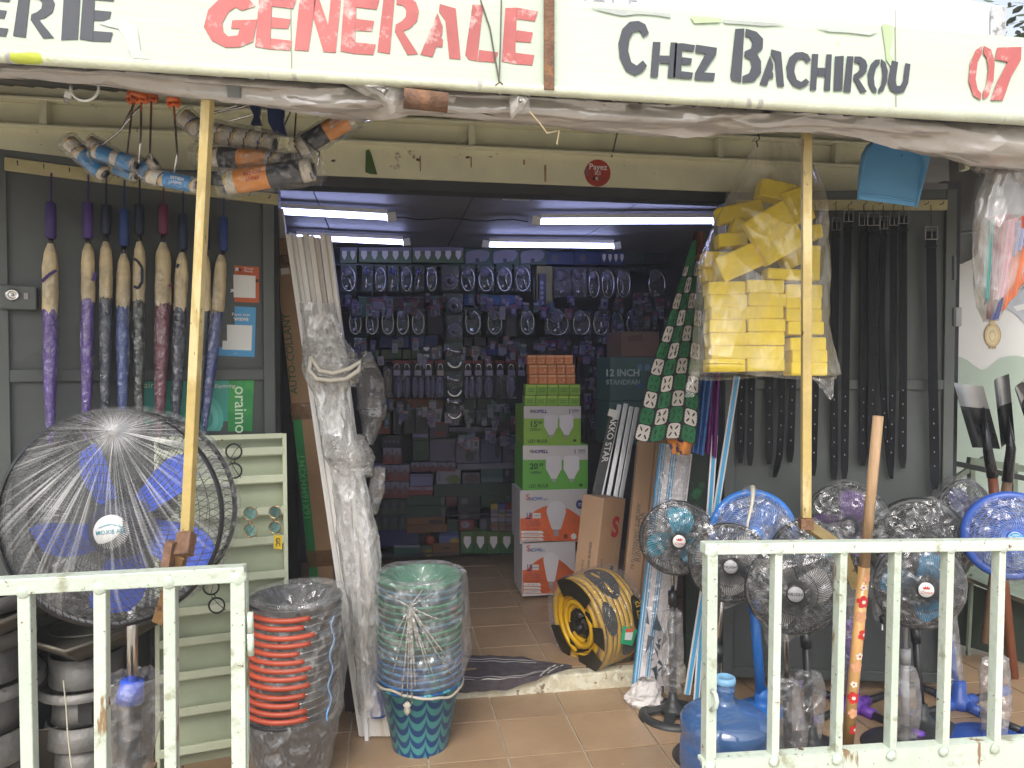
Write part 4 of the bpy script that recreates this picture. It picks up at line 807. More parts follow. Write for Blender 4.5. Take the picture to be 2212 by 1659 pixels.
# ================================================================ paint rollers hanging at upper left
fluff=mat('cream_fleece',(.74,.68,.56),.95,var=.15,sc=40,bump=.9,bsc=150); stb=mat('navy_stripe_fleece',(.06,.08,.22),.9,bump=.6); sty=mat('gold_stripe_fleece',(.62,.42,.14),.9,bump=.6)
orp=mat('orange_print',(.85,.30,.03),.45,var=.1); blk=mat('black_print',(.02,.02,.03),.4); blp=mat('cyan_blue_print',(.02,.22,.52),.4,var=.1); oplast=mat('orange_plastic',(.72,.16,.03),.4,var=.12)
rf=film('roller_film',.03,.25,30,rough=.12,bump=1.,dist=.012,edge=.15,thr=(.54,.68),col=(.8,.8,.8))
def roller(lab,p0,p1,thk,d,lab_rng,lcols,txt=None,wire=None,handle=None,dd=0,group='paint rollers hanging under the awning',label_half=True,txc=None):
    a=W(p0[0],p0[1],d);b_=W(p1[0],p1[1],d+dd); r=thk*1.14*d/3200; ax_=(b_-a).normalized(); n_=(-fw-(-fw).dot(ax_)*ax_).normalized(); s_=n_.cross(ax_); L_=(b_-a).length
    if s_.z<0: s_=-s_
    t=thing('paint_roller',lab,'paint roller',(a+b_)/2-V((0,0,r)),group)
    nu,nv=18,44; q=MB(); q.v=[tuple(a+ax_*L_*(j/nv)+r*.86*(math.cos(2*math.pi*i/nu)*s_+math.sin(2*math.pi*i/nu)*n_)) for j in range(nv+1) for i in range(nu)]
    for j in range(nv):
        for i in range(nu):
            i2=(i+1)%nu; q.f.append((j*nu+i,j*nu+i2,(j+1)*nu+i2,(j+1)*nu+i)); f=(j/nv*L_/.045+i/nu)%1; q.m.append(1 if f<.12 else 2 if f<.3 else 0)
    q.f.append(tuple(range(nu))); q.m.append(0); q.f.append(tuple(nv*nu+i for i in range(nu))); q.m.append(0)
    q.build('fleece',[fluff,stb,sty],t,True)
    for e,sg_ in ((a,-1),(b_,1)):
        q=MB(); q.tube([e+ax_*sg_*.001,e+ax_*sg_*.006],r*.5,14); q.build('end_cap',blackp,t,True)
    if lab_rng:
        for (f0,f1),m in zip(lab_rng,lcols):
            q=MB(); K=14
            q.v=[tuple(a+ax_*L_*f+r*.93*(math.sin(th)*n_+math.cos(th)*s_)) for f in (f0,(f0+f1)/2,f1) for th in [math.pi*.02+math.pi*.96*k/K for k in range(K+1)]]
            for j in range(2):
                for k in range(K): q.f.append((j*(K+1)+k,j*(K+1)+k+1,(j+1)*(K+1)+k+1,(j+1)*(K+1)+k)); q.m.append(0)
            lb=q.build('label',m,t,True)
        if txt:
            for s1,f,off,sz,flip in txt:
                text(s1,a+ax_*L_*f+n_*r*.99+s_*r*off,r*sz,txc or ink_white,lb,ax_*flip,s_*flip,bold=.02)
    if wire:
        pts=[W(x,y,d-.01) for x,y in wire]; q=MB(); q.tube(pts,.0032,7); q.build('wire_arm',chrome,t,True)
    if handle:
        h0=W(*handle[0],d-.01);h1=W(*handle[1],d-.01); q=MB(); ln=(h1-h0); q.tube([h0,h0+ln*.1,h0+ln*.5,h0+ln*.8,h1],[.015,.019,.016,.018,.020],12); q.build('handle',oplast,t,True)
        q=MB(); q.tube([h1+rt*.018+V((0,0,.0)),h1+rt*.012-V((0,0,.014)),h1-V((0,0,.006)),h1-rt*.012-V((0,0,.014)),h1-rt*.018],.006,8); q.build('handle_guard',oplast,t,True)
    q=MB(); sd=rnd.random()*20
    def fn(u,v):
        th=u*2*math.pi; f=lerp(-.1,1.12,v); e=1.15+.16*nz((math.cos(th)*2,math.sin(th)*2,v*7+sd),1)+.1*nz((math.cos(th)*5,math.sin(th)*5,v*16+sd),1); e*=(1 if .05<v<.95 else .75); return a+ax_*L_*f+r*e*(math.cos(th)*s_*(1.0 if .06<v<.94 else 1.15)+math.sin(th)*n_)
    q.grid(fn,26,50,True); q.build('plastic_bag',rf,t,True)
    return t
tw=[('PAINT',.66,-.25,.34,-1),('ROLLER',.66,.25,.34,-1)]
roller('blue labelled paint roller, farthest left of the hanging rollers',(150,308),(226,375),34,2.3,[(.42,.95)],[blp],None,[(298,208),(262,280),(222,312),(216,338)],((300,180),(296,208)))
roller('blue labelled paint roller with a bare fleece end, second from left',(206,326),(293,356),32,2.22,[(.12,.45),(.62,.95)],[blp,blp],None,[(305,212),(304,300),(300,352)],((313,180),(305,212)))
roller('small roller seen end on behind the two leftmost blue rollers',(195,306),(226,322),26,2.4,None,None,None,[(318,210),(258,284)],((318,180),(318,208)))
roller('blue labelled roller hanging low under the second one',(240,360),(292,380),24,2.32,[(.2,.9)],[blp],None,[(288,212),(275,330),(282,362)],((288,184),(288,212)))
roller('short blue roller seen nearly end on, between the others',(298,372),(334,350),30,2.26,[(.05,.7)],[blp],None,[(327,212),(324,330),(330,350)],((327,183),(327,210)))
roller('blue labelled paint roller, lowest and rightmost of the blue ones',(322,380),(424,401),32,2.18,[(.35,.92)],[blp],tw,[(375,222),(383,332),(376,375)],((372,186),(375,220)))
rolq='large paint rollers in clear bags'
ow=[('PAINT',.50,-.2,.28,-1),('ROLLER',.50,.2,.28,-1)]
roller('large striped paint roller without label, top of the orange group',(448,285),(592,312),44,2.30,None,None,None,[(440,248),(520,232),(545,222)],None,group=rolq)
roller('orange and black labelled roller lying level in the middle of its group',(432,336),(608,350),42,2.26,[(.25,.48),(.48,.82)],[blk,orp],[('9"',.62,.0,.34,1)],None,None,group=rolq)
roller('orange and black labelled roller, lowest of its group',(490,396),(676,366),50,2.22,[(.12,.5),(.5,.88)],[orp,blk],ow[:0]+[('PAINT',.34,-.25,.28,-1),('ROLLER',.34,.2,.28,-1)],[(655,300),(690,330),(686,356),(672,352)],None,group=rolq,txc=ink_red)
roller('orange and black labelled roller pointing up to the right, by the door head',(645,322),(762,252),42,2.36,[(.14,.50),(.50,.9)],[blk,orp],[('PAINT',.72,.2,.26,-1),('ROLLER',.72,-.2,.26,-1)],None,None,group=rolq)
roller('bare roller pushed behind the left of the orange group',(398,252),(452,296),38,2.40,None,None,None,None,None,group=rolq)
roller('striped roller end hanging behind the lowest orange label',(500,372),(650,345),34,2.42,[(.3,.9)],[blk],None,None,None,group=rolq)
navy=mat('navy_plastic',(.02,.035,.12),.4)
hg=[thing('roller_tray_handle','navy plastic handle hanging left of the wires above the striped roller','handle',W(548,268,2.3),'navy roller handles'),thing('roller_tray_handle','navy plastic handle hanging right, wider, above the orange rollers','handle',W(594,290,2.3),'navy roller handles')]
b=MB(); b.prism([W(x,y,2.34) for x,y in ((537,222),(562,222),(558,250),(563,268),(540,268),(548,250),(541,236))],fw*.02); b.build('grip',navy,hg[0],bevel=.003)
b=MB(); b.prism([W(x,y,2.30) for x,y in ((576,226),(612,228),(610,262),(617,292),(590,285),(578,262))],fw*.022); b.build('grip',navy,hg[1],bevel=.003)
for k,pl in enumerate((((640,236),(636,300)),((630,236),(612,276)),((556,245),(494,262)),((636,300),(660,316)),((512,228),(440,250)))):
    b=MB(); b.tube([W(*pl[0],2.36),W(*pl[1],2.36)],.003,6); b.build('wire',chrome,hg[k%2])
# charging cable
wc=mat('white_cable',(.72,.72,.70),.5,var=.03)
CB=thing('charging_cable','white charging cable coiled and tied, dangling under the sign at left','cable',W(180,225,1.83))
b=MB(); pts=[W(152,192,1.83)]+[W(183+30*math.cos(a),190+28*math.sin(a),1.83-.01*math.sin(a)) for a in [3.3-k*.33 for k in range(15)]]+[W(200,165,1.82),W(185,152,1.83),W(172,146,1.83)]
b.tube(pts,.0032,8); b.build('cord',wc,CB,True)
b=MB(); b.tube([W(133+12,150,1.83),W(140,142,1.83),W(158,143,1.83),W(175,152,1.83),W(190,163,1.83),W(198,158,1.83),W(190,152,1.83),W(170,156,1.83),W(150,162,1.83),W(140,156,1.83),W(139,146,1.83)],.0022,6); b.build('tie',wc,CB,True)
b=MB(); b.beam(W(149,198,1.83),W(145,212,1.83),.016,.008); b.build('plug',whitep,CB,bevel=.002)
b=MB(); b.beam(W(144,213,1.83),W(143,221,1.83),.010,.005); b.build('plug_tip',chrome,CB)
# ================================================================ display rack with glasses
rackm=mat('pale_green_rack_paint',(.56,.60,.43),.5,var=.08,sc=9,spots=[((.22,.18,.10),.70,22,.03)],bump=.2)
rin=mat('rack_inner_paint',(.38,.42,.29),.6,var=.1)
q0=onZ(340,1662,0.005); q1=onZ(625,1612,0.005); up3=V((-.02,.10,1.22)); ux_=(q1-q0).normalized(); nn=ux_.cross(up3).normalized(); nn=nn if nn.y<0 else -nn
RK2=thing('display_rack','pale green tiered display rack for glasses, leaning behind the drum fan','display rack',(q0+q1)/2)
def rk(u,v,o=0): return q0+(q1-q0)*u+up3*v+nn*o
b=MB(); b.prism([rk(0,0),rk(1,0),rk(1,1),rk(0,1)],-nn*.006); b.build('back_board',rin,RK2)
for u in (0.012,.988): b=MB(); b.beam(rk(u,0,.02),rk(u,1,.02),.055,.016,side=nn); b.build('side_board',rackm,RK2,bevel=.002)
def rv(py): # rack height fraction seen at column 540
    best=min(range(0,1001),key=lambda k:abs(scr(rk(.72,k/1000,.03))[1]-py)); return best/1000
def scr(p):
    r=p-CP; z=r.dot(fw); return (1106+FPX*r.dot(rt)/z,829.5-FPX*r.dot(up)/z)
for i,py in enumerate((943,975,1035,1104,1168,1243,1303,1366,1436,1512,1592)):
    v=rv(py); b=MB(); b.beam(rk(.02,v,.045),rk(.98,v,.045),.012,.030 if i else .02,side=nn); b.build('ledge',rackm,RK2,bevel=.002)
    if i: b=MB(); b.prism([rk(.02,v-.011,.0),rk(.98,v-.011,.0),rk(.98,v-.011,.045),rk(.02,v-.011,.045)],V((0,0,-.005))); b.build('shelf',rackm,RK2)
b=MB(); b.lathe([(.004,0),(.004,.004),(0,.005)],10,Matrix((ux_,UP,nn)).transposed(),rk(.5,.985,.052)); b.build('screw',rustm,RK2)
def glasses(lab,cx,cy,rad,d,vert,frm,lens,m2=None,lens_spec=False,tilt=0):
    t=thing('eyeglasses',lab,'glasses',W(cx,cy+rad*2,d),'glasses on the pale green rack'); s=d/1600
    ca,sa=math.cos(tilt),math.sin(tilt)
    def P(x,y,o=0): 
        X=x*ca-y*sa;Y=x*sa+y*ca; return W(cx+X,cy+Y,d)-fw*o
    for k in (-1,1):
        ox,oy=(0,k*rad*1.22) if vert else (k*rad*1.22,0)
        b=MB(); b.tube([P(ox+rad*math.cos(a)*(1.0),oy+rad*math.sin(a)*.95) for a in [6.283*j/24 for j in range(24)]],.0034 if m2 else .0018,6,closed=True); b.build('rim',frm,t,True)
        b=MB(); b.poly([P(ox+rad*.95*math.cos(a),oy+rad*.92*math.sin(a),-.001) for a in [6.283*j/20 for j in range(20)]]); b.build('lens',lens,t)
        ex,ey=(rad*.9,k*rad*2.1) if vert else (k*rad*2.1,-rad*.5)
        b=MB(); b.tube([P(ex,ey),P(ex*.2-4,ey*.6,.0)+fw*.02,P(-rad*.9,k*rad*.15)+fw*.035],.0016,5); b.build('temple_arm',frm,t)
    b=MB(); b.tube([P(0 if vert else -rad*.3,-rad*.3 if vert else -2),P(3 if vert else 0,0 if vert else -4),P(0 if vert else rad*.3,rad*.3 if vert else -2)],.002,6); b.build('bridge',frm,t)
    return t
lensc=film('clear_lens',.03,.10,3,rough=.05,bump=0,edge=.3)
lensm=mat('mirror_teal_lens',(.35,.62,.58),.08,.8,var=.1,bump=0,rv=0,spots=[((.55,.42,.18),.55,28,.2)])
gold=mat('gold_wire',(.6,.36,.18),.25,1.,bump=0)
glasses('black square framed glasses hung upright high on the rack',505,996,17,2.62,True,blackp,lensc,1)
glasses('round mirrored sunglasses on the rack, left pair with teal lenses',541,1128,15,2.66,True,gold,lensm)
g2=glasses('round mirrored sunglasses with a yellow price tag, right pair on the rack',594,1123,13.5,2.66,True,gold,lensm)
b=MB(); b.poly([W(x,y,2.645) for x,y in ((592,1155),(610,1157),(609,1187),(591,1185))]); tg=b.build('price_tag',C(.65,.45,.03),g2); text('GC',W(600,1171,2.642),.016,ink_black,tg,-UP,rt,bold=.02)
glasses('black framed glasses hung low on the rack behind the gate rail',462,1288,17,2.60,True,blackp,lensc,1,tilt=-.3)
# ================================================================ cast stoves bottom left
b=MB(); pA=onZ(335,1652,.1); b.prism([V((-1.6,2.25,.1)),V((pA.x,2.25,.1)),V((pA.x,2.75,.1)),V((-1.6,2.45,.1))],V((0,0,-.1))); b.build('raised_slab',tilem,kind='structure')
alu=mat('dull_cast_aluminium',(.17,.165,.155),.5,.55,var=.25,sc=7,bump=.5,bsc=40,spots=[((.08,.075,.07),.6,10,.1)])
alud=mat('brown_grey_cast_metal',(.13,.12,.10),.55,.5,var=.25,sc=6,bump=.4,bsc=50)
def stove(lab,c,s,plate=True,rz=.4):
    t=thing('charcoal_stove',lab,'stove',c,'cast metal stoves'); c=V(c)
    def cyl(r,z0,z1,nm,m=alu,w=1): b=MB(); b.lathe([(r*s,z0*s),(r*s,z1*s),(r*.94*s,z1*s),(r*.94*s,z0*s+.002)],32,None,c,cap=False); return b.build(nm,m,t,True)
    cyl(.125,0,.10,'lower_drum'); cyl(.150,.10,.19,'flared_ring')
    b=MB(); b.lathe([(.13*s,.19*s),(.125*s,.22*s),(.12*s,.30*s)],32,None,c); b.build('drum',alu,t,True)
    cyl(.175,.30,.335,'collar'); cyl(.135,.335,.45,'upper_drum')
    for k in range(3):
        a=k*2.1+.8; d=V((math.cos(a),math.sin(a),0)); b=MB(); b.beam(c+d*.125*s+V((0,0,.20*s)),c+d*.13*s+V((0,0,.30*s)),.05*s,.012*s); b.build('slot_web',mat('sooty_metal',(.03,.03,.03),.7),t)
    if plate:
        Q=[V((math.cos(rz+k*math.pi/2)*.33*s,math.sin(rz+k*math.pi/2)*.33*s,0)) for k in range(4)]; q=[p*.42 for p in Q]
        b=MB(); Z=V((0,0,.56*s)); z0=V((0,0,.45*s))
        b.add([c+p+Z for p in Q]+[c+p+z0 for p in q],[(i,(i+1)%4,4+(i+1)%4,4+i) for i in range(4)]+[(7,6,5,4)])
        b.add([c+p*.98+Z+V((0,0,.004)) for p in Q]+[c+p*.9+z0+V((0,0,.08*s)) for p in Q],[(i,4+i,4+(i+1)%4,(i+1)%4) for i in range(4)]+[(4,5,6,7)])
        b.build('square_hopper',alud,t)
        b=MB(); b.tube([c+p+Z for p in Q],.008*s,8,closed=True); b.build('hopper_rim',alud,t,True)
        b=MB(); b.tube([c+V((.13*s*math.cos(a),.13*s*math.sin(a),.545*s)) for a in [6.283*k/30 for k in range(30)]],.005*s,6,closed=True); b.build('pot_ring',alud,t,True)
        for k in (0,1): 
            pm=(Q[k]+Q[(k+1)%4])/2; dd_=(Q[(k+1)%4]-Q[k]).normalized(); b=MB(); b.tube([c+pm-dd_*.07*s+Z,c+pm-dd_*.05*s+pm.normalized()*.05*s+Z,c+pm+dd_*.05*s+pm.normalized()*.05*s+Z,c+pm+dd_*.07*s+Z],.007*s,6); b.build('handle',alud,t,True)
    return t
stove('cast metal charcoal stove with square flared top, between the gate bars',onZ(192,1640,0.10),.88,rz=.15)
c2=onZ(-45,1700,0.10); stove('stacked cast metal stove cut off by the left edge of the frame',c2,1.12,rz=.5)
for k,(z,r) in enumerate(((.66,.18),(.54,.17))):
    b=MB(); b.lathe([(r,z-.05),(r,z),(r*.95,z),(r*.9,z-.05)],32,None,c2); tag(b.build('stove_ring',alu,smooth=True),['topmost grey metal ring piled at the far left edge','second grey metal ring piled at the far left edge'][k],'stove ring','loose stove rings')
b=MB(); c3=onZ(120,1640,0.1); b.lathe([(.13,0),(.16,.16),(.17,.17),(.15,.16),(.12,.02)],28,None,c3+V((0,.04,0))); tag(b.build('metal_pot',alud,smooth=True),'dark round metal pot on the floor behind the square topped stove','pot')
b=MB(); b.tube([W(137,1470,2.3),W(143,1530,2.3),W(146,1580,2.3),W(152,1640,2.3),W(160,1690,2.3)],.002,5); b.tube([W(160,1690,2.3),W(166,1705,2.3)],.005,6); tag(b.build('hanging_string',C(.5,.47,.36,.8)),'thin pale cord dangling beside the left gate bar','cord')
# bagged pole with green collar
p0=onZ(330,1665,.0)+V((.02,.12,0)); zt_=W(318,1345,2.5).z
GP=thing('bagged_pole','black tube with green collar in a clear bag behind the fan pole','tube',p0)
b=MB(); b.tube([p0,V((p0.x,p0.y,zt_-.04))],.03,16); b.build('tube',blackp,GP,True)
b=MB(); b.tube([V((p0.x,p0.y,zt_-.05)),V((p0.x,p0.y,zt_+.03))],.034,16); b.build('collar',C(.02,.28,.08),GP,True)
b=MB(); b.grid(lambda u,v:V((p0.x+(.058+.012*nz((math.cos(u*6.283)*2,v*4,2),1))*math.cos(u*6.283),p0.y+.05*math.sin(u*6.283),v*(zt_+.10))),30,40,True); b.build('plastic_bag',bagf,GP,True)
b=MB(); b.grid(lambda u,v:onZ(345,1640,0)+V((.0+.07*(u-.5)+.02*nz((u*5,v*5,1),1),.05+.03*nz((u*6,v*6,9),1),.02+v*.16*(1+.3*nz((u*4,3,v),1)))),14,14); tag(b.build('crumpled_film',clear,smooth=True),'crumpled bit of clear film on the floor beside the bagged pole','plastic film')
# ================================================================ carton and white trunking, left jamb
def carton(lab,c0,c1,w_,h_,m,yaw,name='long_carton',cat='carton',group=None,seam=True):
    """long box leaning from floor point c0 to top point c1"""
    c0=V(c0);c1=V(c1); side=V((math.cos(R(yaw)),math.sin(R(yaw)),0)); t=thing(name,lab,cat,c0,group)
    d=(c1-c0).normalized(); a=(side-side.dot(d)*d).normalized(); n=a.cross(d); n=n if n.y<0 else -n
    b=MB(); b.beam(c0,c1,w_,h_,side=a); b.build('box',m,t,bevel=.004)
    if seam: b=MB(); b.beam(c0+n*h_*.5,c1+n*h_*.5,.001,.0015,side=a); 
    return t,a,d,n
AC,a,d,n=carton('tall brown taped carton with green lettering leaning on the left jamb',onZ(728,1530,0)+V((.02,.14,0)),W(640,515,3.20),.165,.10,cardb,-14)
top=W(640,515,3.20); bot=OFF[AC]
def ac(f,u,o=.051): return bot.lerp(top,f)+a*(u*.0825)+n*o
b=MB(); b.prism([ac(.08,-.97,.0508),ac(.08,-.50,.0508),ac(.63,-.50,.0508),ac(.63,-.97,.0508)],-n*.0005); b.build('green_band',mat('green_carton_ink',(.02,.17,.05),.6),AC)
dg=mat('dark_green_carton_ink',(.03,.10,.03),.6)
text('AUTO-COLLANT',ac(.76,-.73),.033,dg,AC,d,-a,bold=.01); text('16X16MMX2MT',ac(.475,-.73),.031,mat('pale_green_carton_ink',(.10,.38,.14),.6),AC,d,-a,bold=.01); text('ELECTRIC CONDUIT',ac(.22,-.73),.030,dg,AC,d,-a,bold=.01)
for f in (.02,.3,.62,.93): 
    b=MB(); b.beam(ac(f,0,-.0)+d*.0,ac(f+.035,0,-.0),.1685,.1035,side=a); b.build('tape_band',tape,AC)
stm=mat('white_pvc_strip',(.62,.56,.50),.42,var=.06,sc=3,bump=.04,stretch=(1,1,.3))
STG='white trunking strips leaning at the left jamb'
fcol=[(.72,.70,.67),(.78,.76,.73),(.70,.68,.65),(.76,.74,.71),(.72,.68,.62),(.66,.60,.54),(.70,.66,.60),(.78,.76,.74)]
tops=[(628,508),(648,510),(664,506),(683,509),(697,506),(714,512),(729,509),(743,514)]
tops=[(624+k*12.2,506+(k%3)*4) for k in range(8)]
pos=['leftmost','second','third','fourth','fifth','sixth','seventh','rightmost']
for k in range(8):
    p=W(tops[k][0],tops[k][1],3.06+.02*(k%2)); q=onZ(772+k*10,1556-k*2,.0)+V((0,.08+.02*(k%2),0))
    q=W(782+k*9,1556,2.98); q=V((q.x,q.y,.01))
    m=mat('white_pvc_strip_%d'%k,fcol[k],.42,var=.06,sc=3,bump=.04)
    t=thing('trunking_strip','%s of the eight square white plastic strips in the wrapped bundle'%pos[k],'plastic strip',q,STG)
    b=MB(); b.beam(q,p,.021,.024,side=(.97,-.25,0)); b.build('channel',m,t,bevel=.002)
    b=MB(); b.beam(q+V((.002,-.013,0)),p+V((.002,-.013,0)),.012,.003,side=(.97,-.25,0)); b.build('lid',m,t,bevel=.001)
for k,(x,y,x2) in enumerate(((602,452,640),(606,490,650))):
    p=W(x,y,3.18); q=p.lerp(V((W(735,1530,3.1).x,W(735,1530,3.1).y,0.02)),.10); b=MB(); b.beam(q,p,.04,.02,side=(.97,-.25,0)); o=b.build('plastic_profile',stm,bevel=.002); tag(o,['short white profile sticking up highest behind the taped carton','white profile end just under the highest one, by the carton top'][k],'plastic strip')
p=W(722,512,3.0)
t=thing('trunking_strip','single bright white strip with small print standing in front right of the bundle','plastic strip',V((W(793,1558,2.95).x,W(793,1558,2.95).y,0)),STG)
q=OFF[t]; p=W(752,830,3.02); b=MB(); b.beam(q,p,.016,.016,side=(.97,-.25,0)); b.build('channel',mat('bright_white_pvc',(.74,.74,.74),.4,var=.03),t,bevel=.0015)
text('PVC TRUNKING 16x16mm',q.lerp(p,.55)+V((0,-.010,0)),.008,C(.15,.15,.2),t,(p-q),V((-1,0,0)))
# wrapping film round the bundle
wf=film('bundle_stretch_film',.24,.6,20,stretch=(1,1,.45),rough=.1,bump=1.,dist=.03,edge=.3,thr=(.46,.64),col=(.78,.76,.73))
wf2=film('bundle_film_clear',.10,.35,16,rough=.15,bump=1.,dist=.02,edge=.4,thr=(.46,.64),col=(.72,.69,.64))
def wrapline(pts,wd,d0,d1,lab,m,seed,name='stretch_film'):
    b=MB()
    def fn(u,v):
        y=lerp(pts[0][1],pts[-1][1],v); x=interp([(yy,xx) for xx,yy in pts],y); wv=interp(wd,y)*.84; dd=lerp(d0,d1,v); c=W(x,y,dd); a=u*6.2832; s_=dd/1600*wv/2
        e=1+.10*nz((math.cos(a)*2,math.sin(a)*2,v*14+seed),1)+.07*nz((math.cos(a)*6,math.sin(a)*6,v*34+seed),1)+.03*nz((math.cos(a)*15,math.sin(a)*15,v*90+seed),1)
        return c+V((s_*e*math.cos(a),-max(.026,s_*.62)*e*math.sin(a),0))
    b.grid(fn,60,170,True); return tag(b.build(name,m,smooth=True),lab,'plastic film')
wrapline([(684,655),(700,740),(708,820),(722,900),(745,990),(762,1080),(775,1180),(790,1300),(800,1420),(808,1540)],[(655,86),(730,100),(790,122),(820,112),(850,78),(930,88),(985,108),(1010,80),(1100,92),(1160,108),(1250,96),(1400,84),(1540,76)],2.99,2.93,'crinkled clear film wound tightly round the white strip bundle',wf,3)
wrapline([(700,730),(716,770),(724,806),(728,836)],[(730,96),(760,130),(800,140),(836,92)],2.97,2.97,'loose puffed loop of film knotted round the upper bundle',wf2,11)
wrapline([(746,940),(757,985),(768,1030)],[(940,86),(985,122),(1030,80)],2.96,2.96,'puff of loose film sticking out right of the middle of the bundle',wf2,19)
b=MB(); P=[W(x,y,2.90) for x,y in ((672,770),(668,800),(684,818),(712,822),(748,818),(775,800),(780,780),(755,796),(720,806),(690,800),(672,770))]; b.tube(P,.009,8); tag(b.build('film_rope',mat('twisted_film_rope',(.6,.56,.48),.4,bump=.5),smooth=True),'twisted loop of pale film tied round the white strips','plastic film')
wrapline([(790,760),(800,830),(806,900),(796,960)],[(760,26),(820,70),(880,74),(960,26)],3.2,3.2,'grey crumpled sheet of film hanging dark behind the bundle',film('dark_grey_film',.25,.5,14,rough=.3,col=(.28,.26,.25),bump=.8,edge=.2),27)  # film in a darker grey than the wrap round the bundle
wrapline([(820,1010),(812,1060),(806,1110)],[(1010,30),(1060,44),(1110,20)],3.1,3.1,'small torn film tuft beside the lower bundle',wf2,33)
# blue wrapped item at the bundle foot and a dark strip
b=MB(); b.grid(lambda u,v:(lambda c:c+V((.035*math.cos(u*6.283)*(1+.3*nz((u*5,v*6,3),1)),.03*math.sin(u*6.283),0)))(W(818,1545-110*v,2.98)),20,20,True); o=b.build('blue_bag',mat('blue_bag_plastic',(.04,.09,.35),.35,bump=.8,bsc=30),smooth=True); tag(o,'crumpled blue plastic bag at the foot of the white strips','bag')
b=MB(); b.beam(W(705,900,3.25),V((W(760,1490,3.2).x,W(760,1490,3.2).y,.0)),.05,.03,side=(.97,-.25,0)); tag(b.build('dark_plank',mat('dark_maroon_board',(.07,.04,.05),.6)),'narrow dark maroon board standing between the carton and the white strips','board')
b=MB(); b.beam(W(618,700,3.3),V((W(640,1390,3.3).x,W(640,1390,3.3).y,.0)),.06,.04,side=(.97,-.25,0)); tag(b.build('black_tube',blackp),'black strip standing behind the taped carton by the left door','strip')
# ================================================================ bucket stacks
def bucketmesh(r1,r0,h,wall=.003,lip=.008):
    return [(0,.0),(r0*.98,0),(r0,.004),(r1*.985,h-.012),(r1+lip*.6,h-.010),(r1+lip,h-.004),(r1+lip*.6,h),(r1,h-.001),(r1-wall,h-.006),(r0-wall,.008),(0,.006)]
def bucketstack(n,base,lean,step,r1,r0,h,ms,labs,group,handle=False,lip=.008,tilt=0):
    th=[]
    for i in range(n):
        z=i*step; c=V(base)+V((lean[0]*z,lean[1]*z,z)); t=thing('bucket',labs(i),'bucket',c,group)
        b=MB(); b.lathe(bucketmesh(r1,r0,h,lip=lip),48,None,c,cap=False); b.build('body',ms(i),t,True)
        if handle and handle(i):
            a0,a1,a2,dz=handle(i); rr=r1+lip+.007
            b=MB(); P=[c+V((rr*math.cos(R(x)),rr*math.sin(R(x)),h-.012-dz*math.sin(math.pi*(x-a0)/(a2+25-a0)))) for x in [lerp(a0,a1,k/18) for k in range(19)]]; b.tube(P,.0092,10); b.build('grip',mat('orange_red_grip',(.40,.065,.03),.4,var=.12),t,True)
            b=MB(); P=[c+V((rr*math.cos(R(x)),rr*math.sin(R(x)),h-.012-dz*math.sin(math.pi*(x-a0)/(a2+25-a0)))) for x in [lerp(a1,a2,k/12) for k in range(13)]]; b.tube(P,.0016,5); b.build('wire_handle',chrome,t,True)
        th.append(t)
    return th
bkm=mat('black_bucket_plastic',(.028,.027,.03),.4,var=.15,bump=.1)
kb=V((W(628,1700,2.66).x,W(628,1700,2.66).y,0))
def hb(i):
    if i<2: return None
    return (188+rnd.uniform(-2,2),282+rnd.uniform(0,20)-(5 if i%3 else -4),322+rnd.uniform(-4,4),.018+.006*rnd.random())
NB=15
bucketstack(NB,kb,(.055,.0),.0285,.157,.108,.275,lambda i:bkm,lambda i:('bottom' if i==0 else 'topmost' if i==NB-1 else ordn(i)+' from the bottom')+' black bucket of the wrapped stack'+(' with an orange grip' if i>1 else ''),'black buckets nested in one stack',hb)
gb=V((W(908,1615,2.92).x,W(908,1615,2.92).y,0))
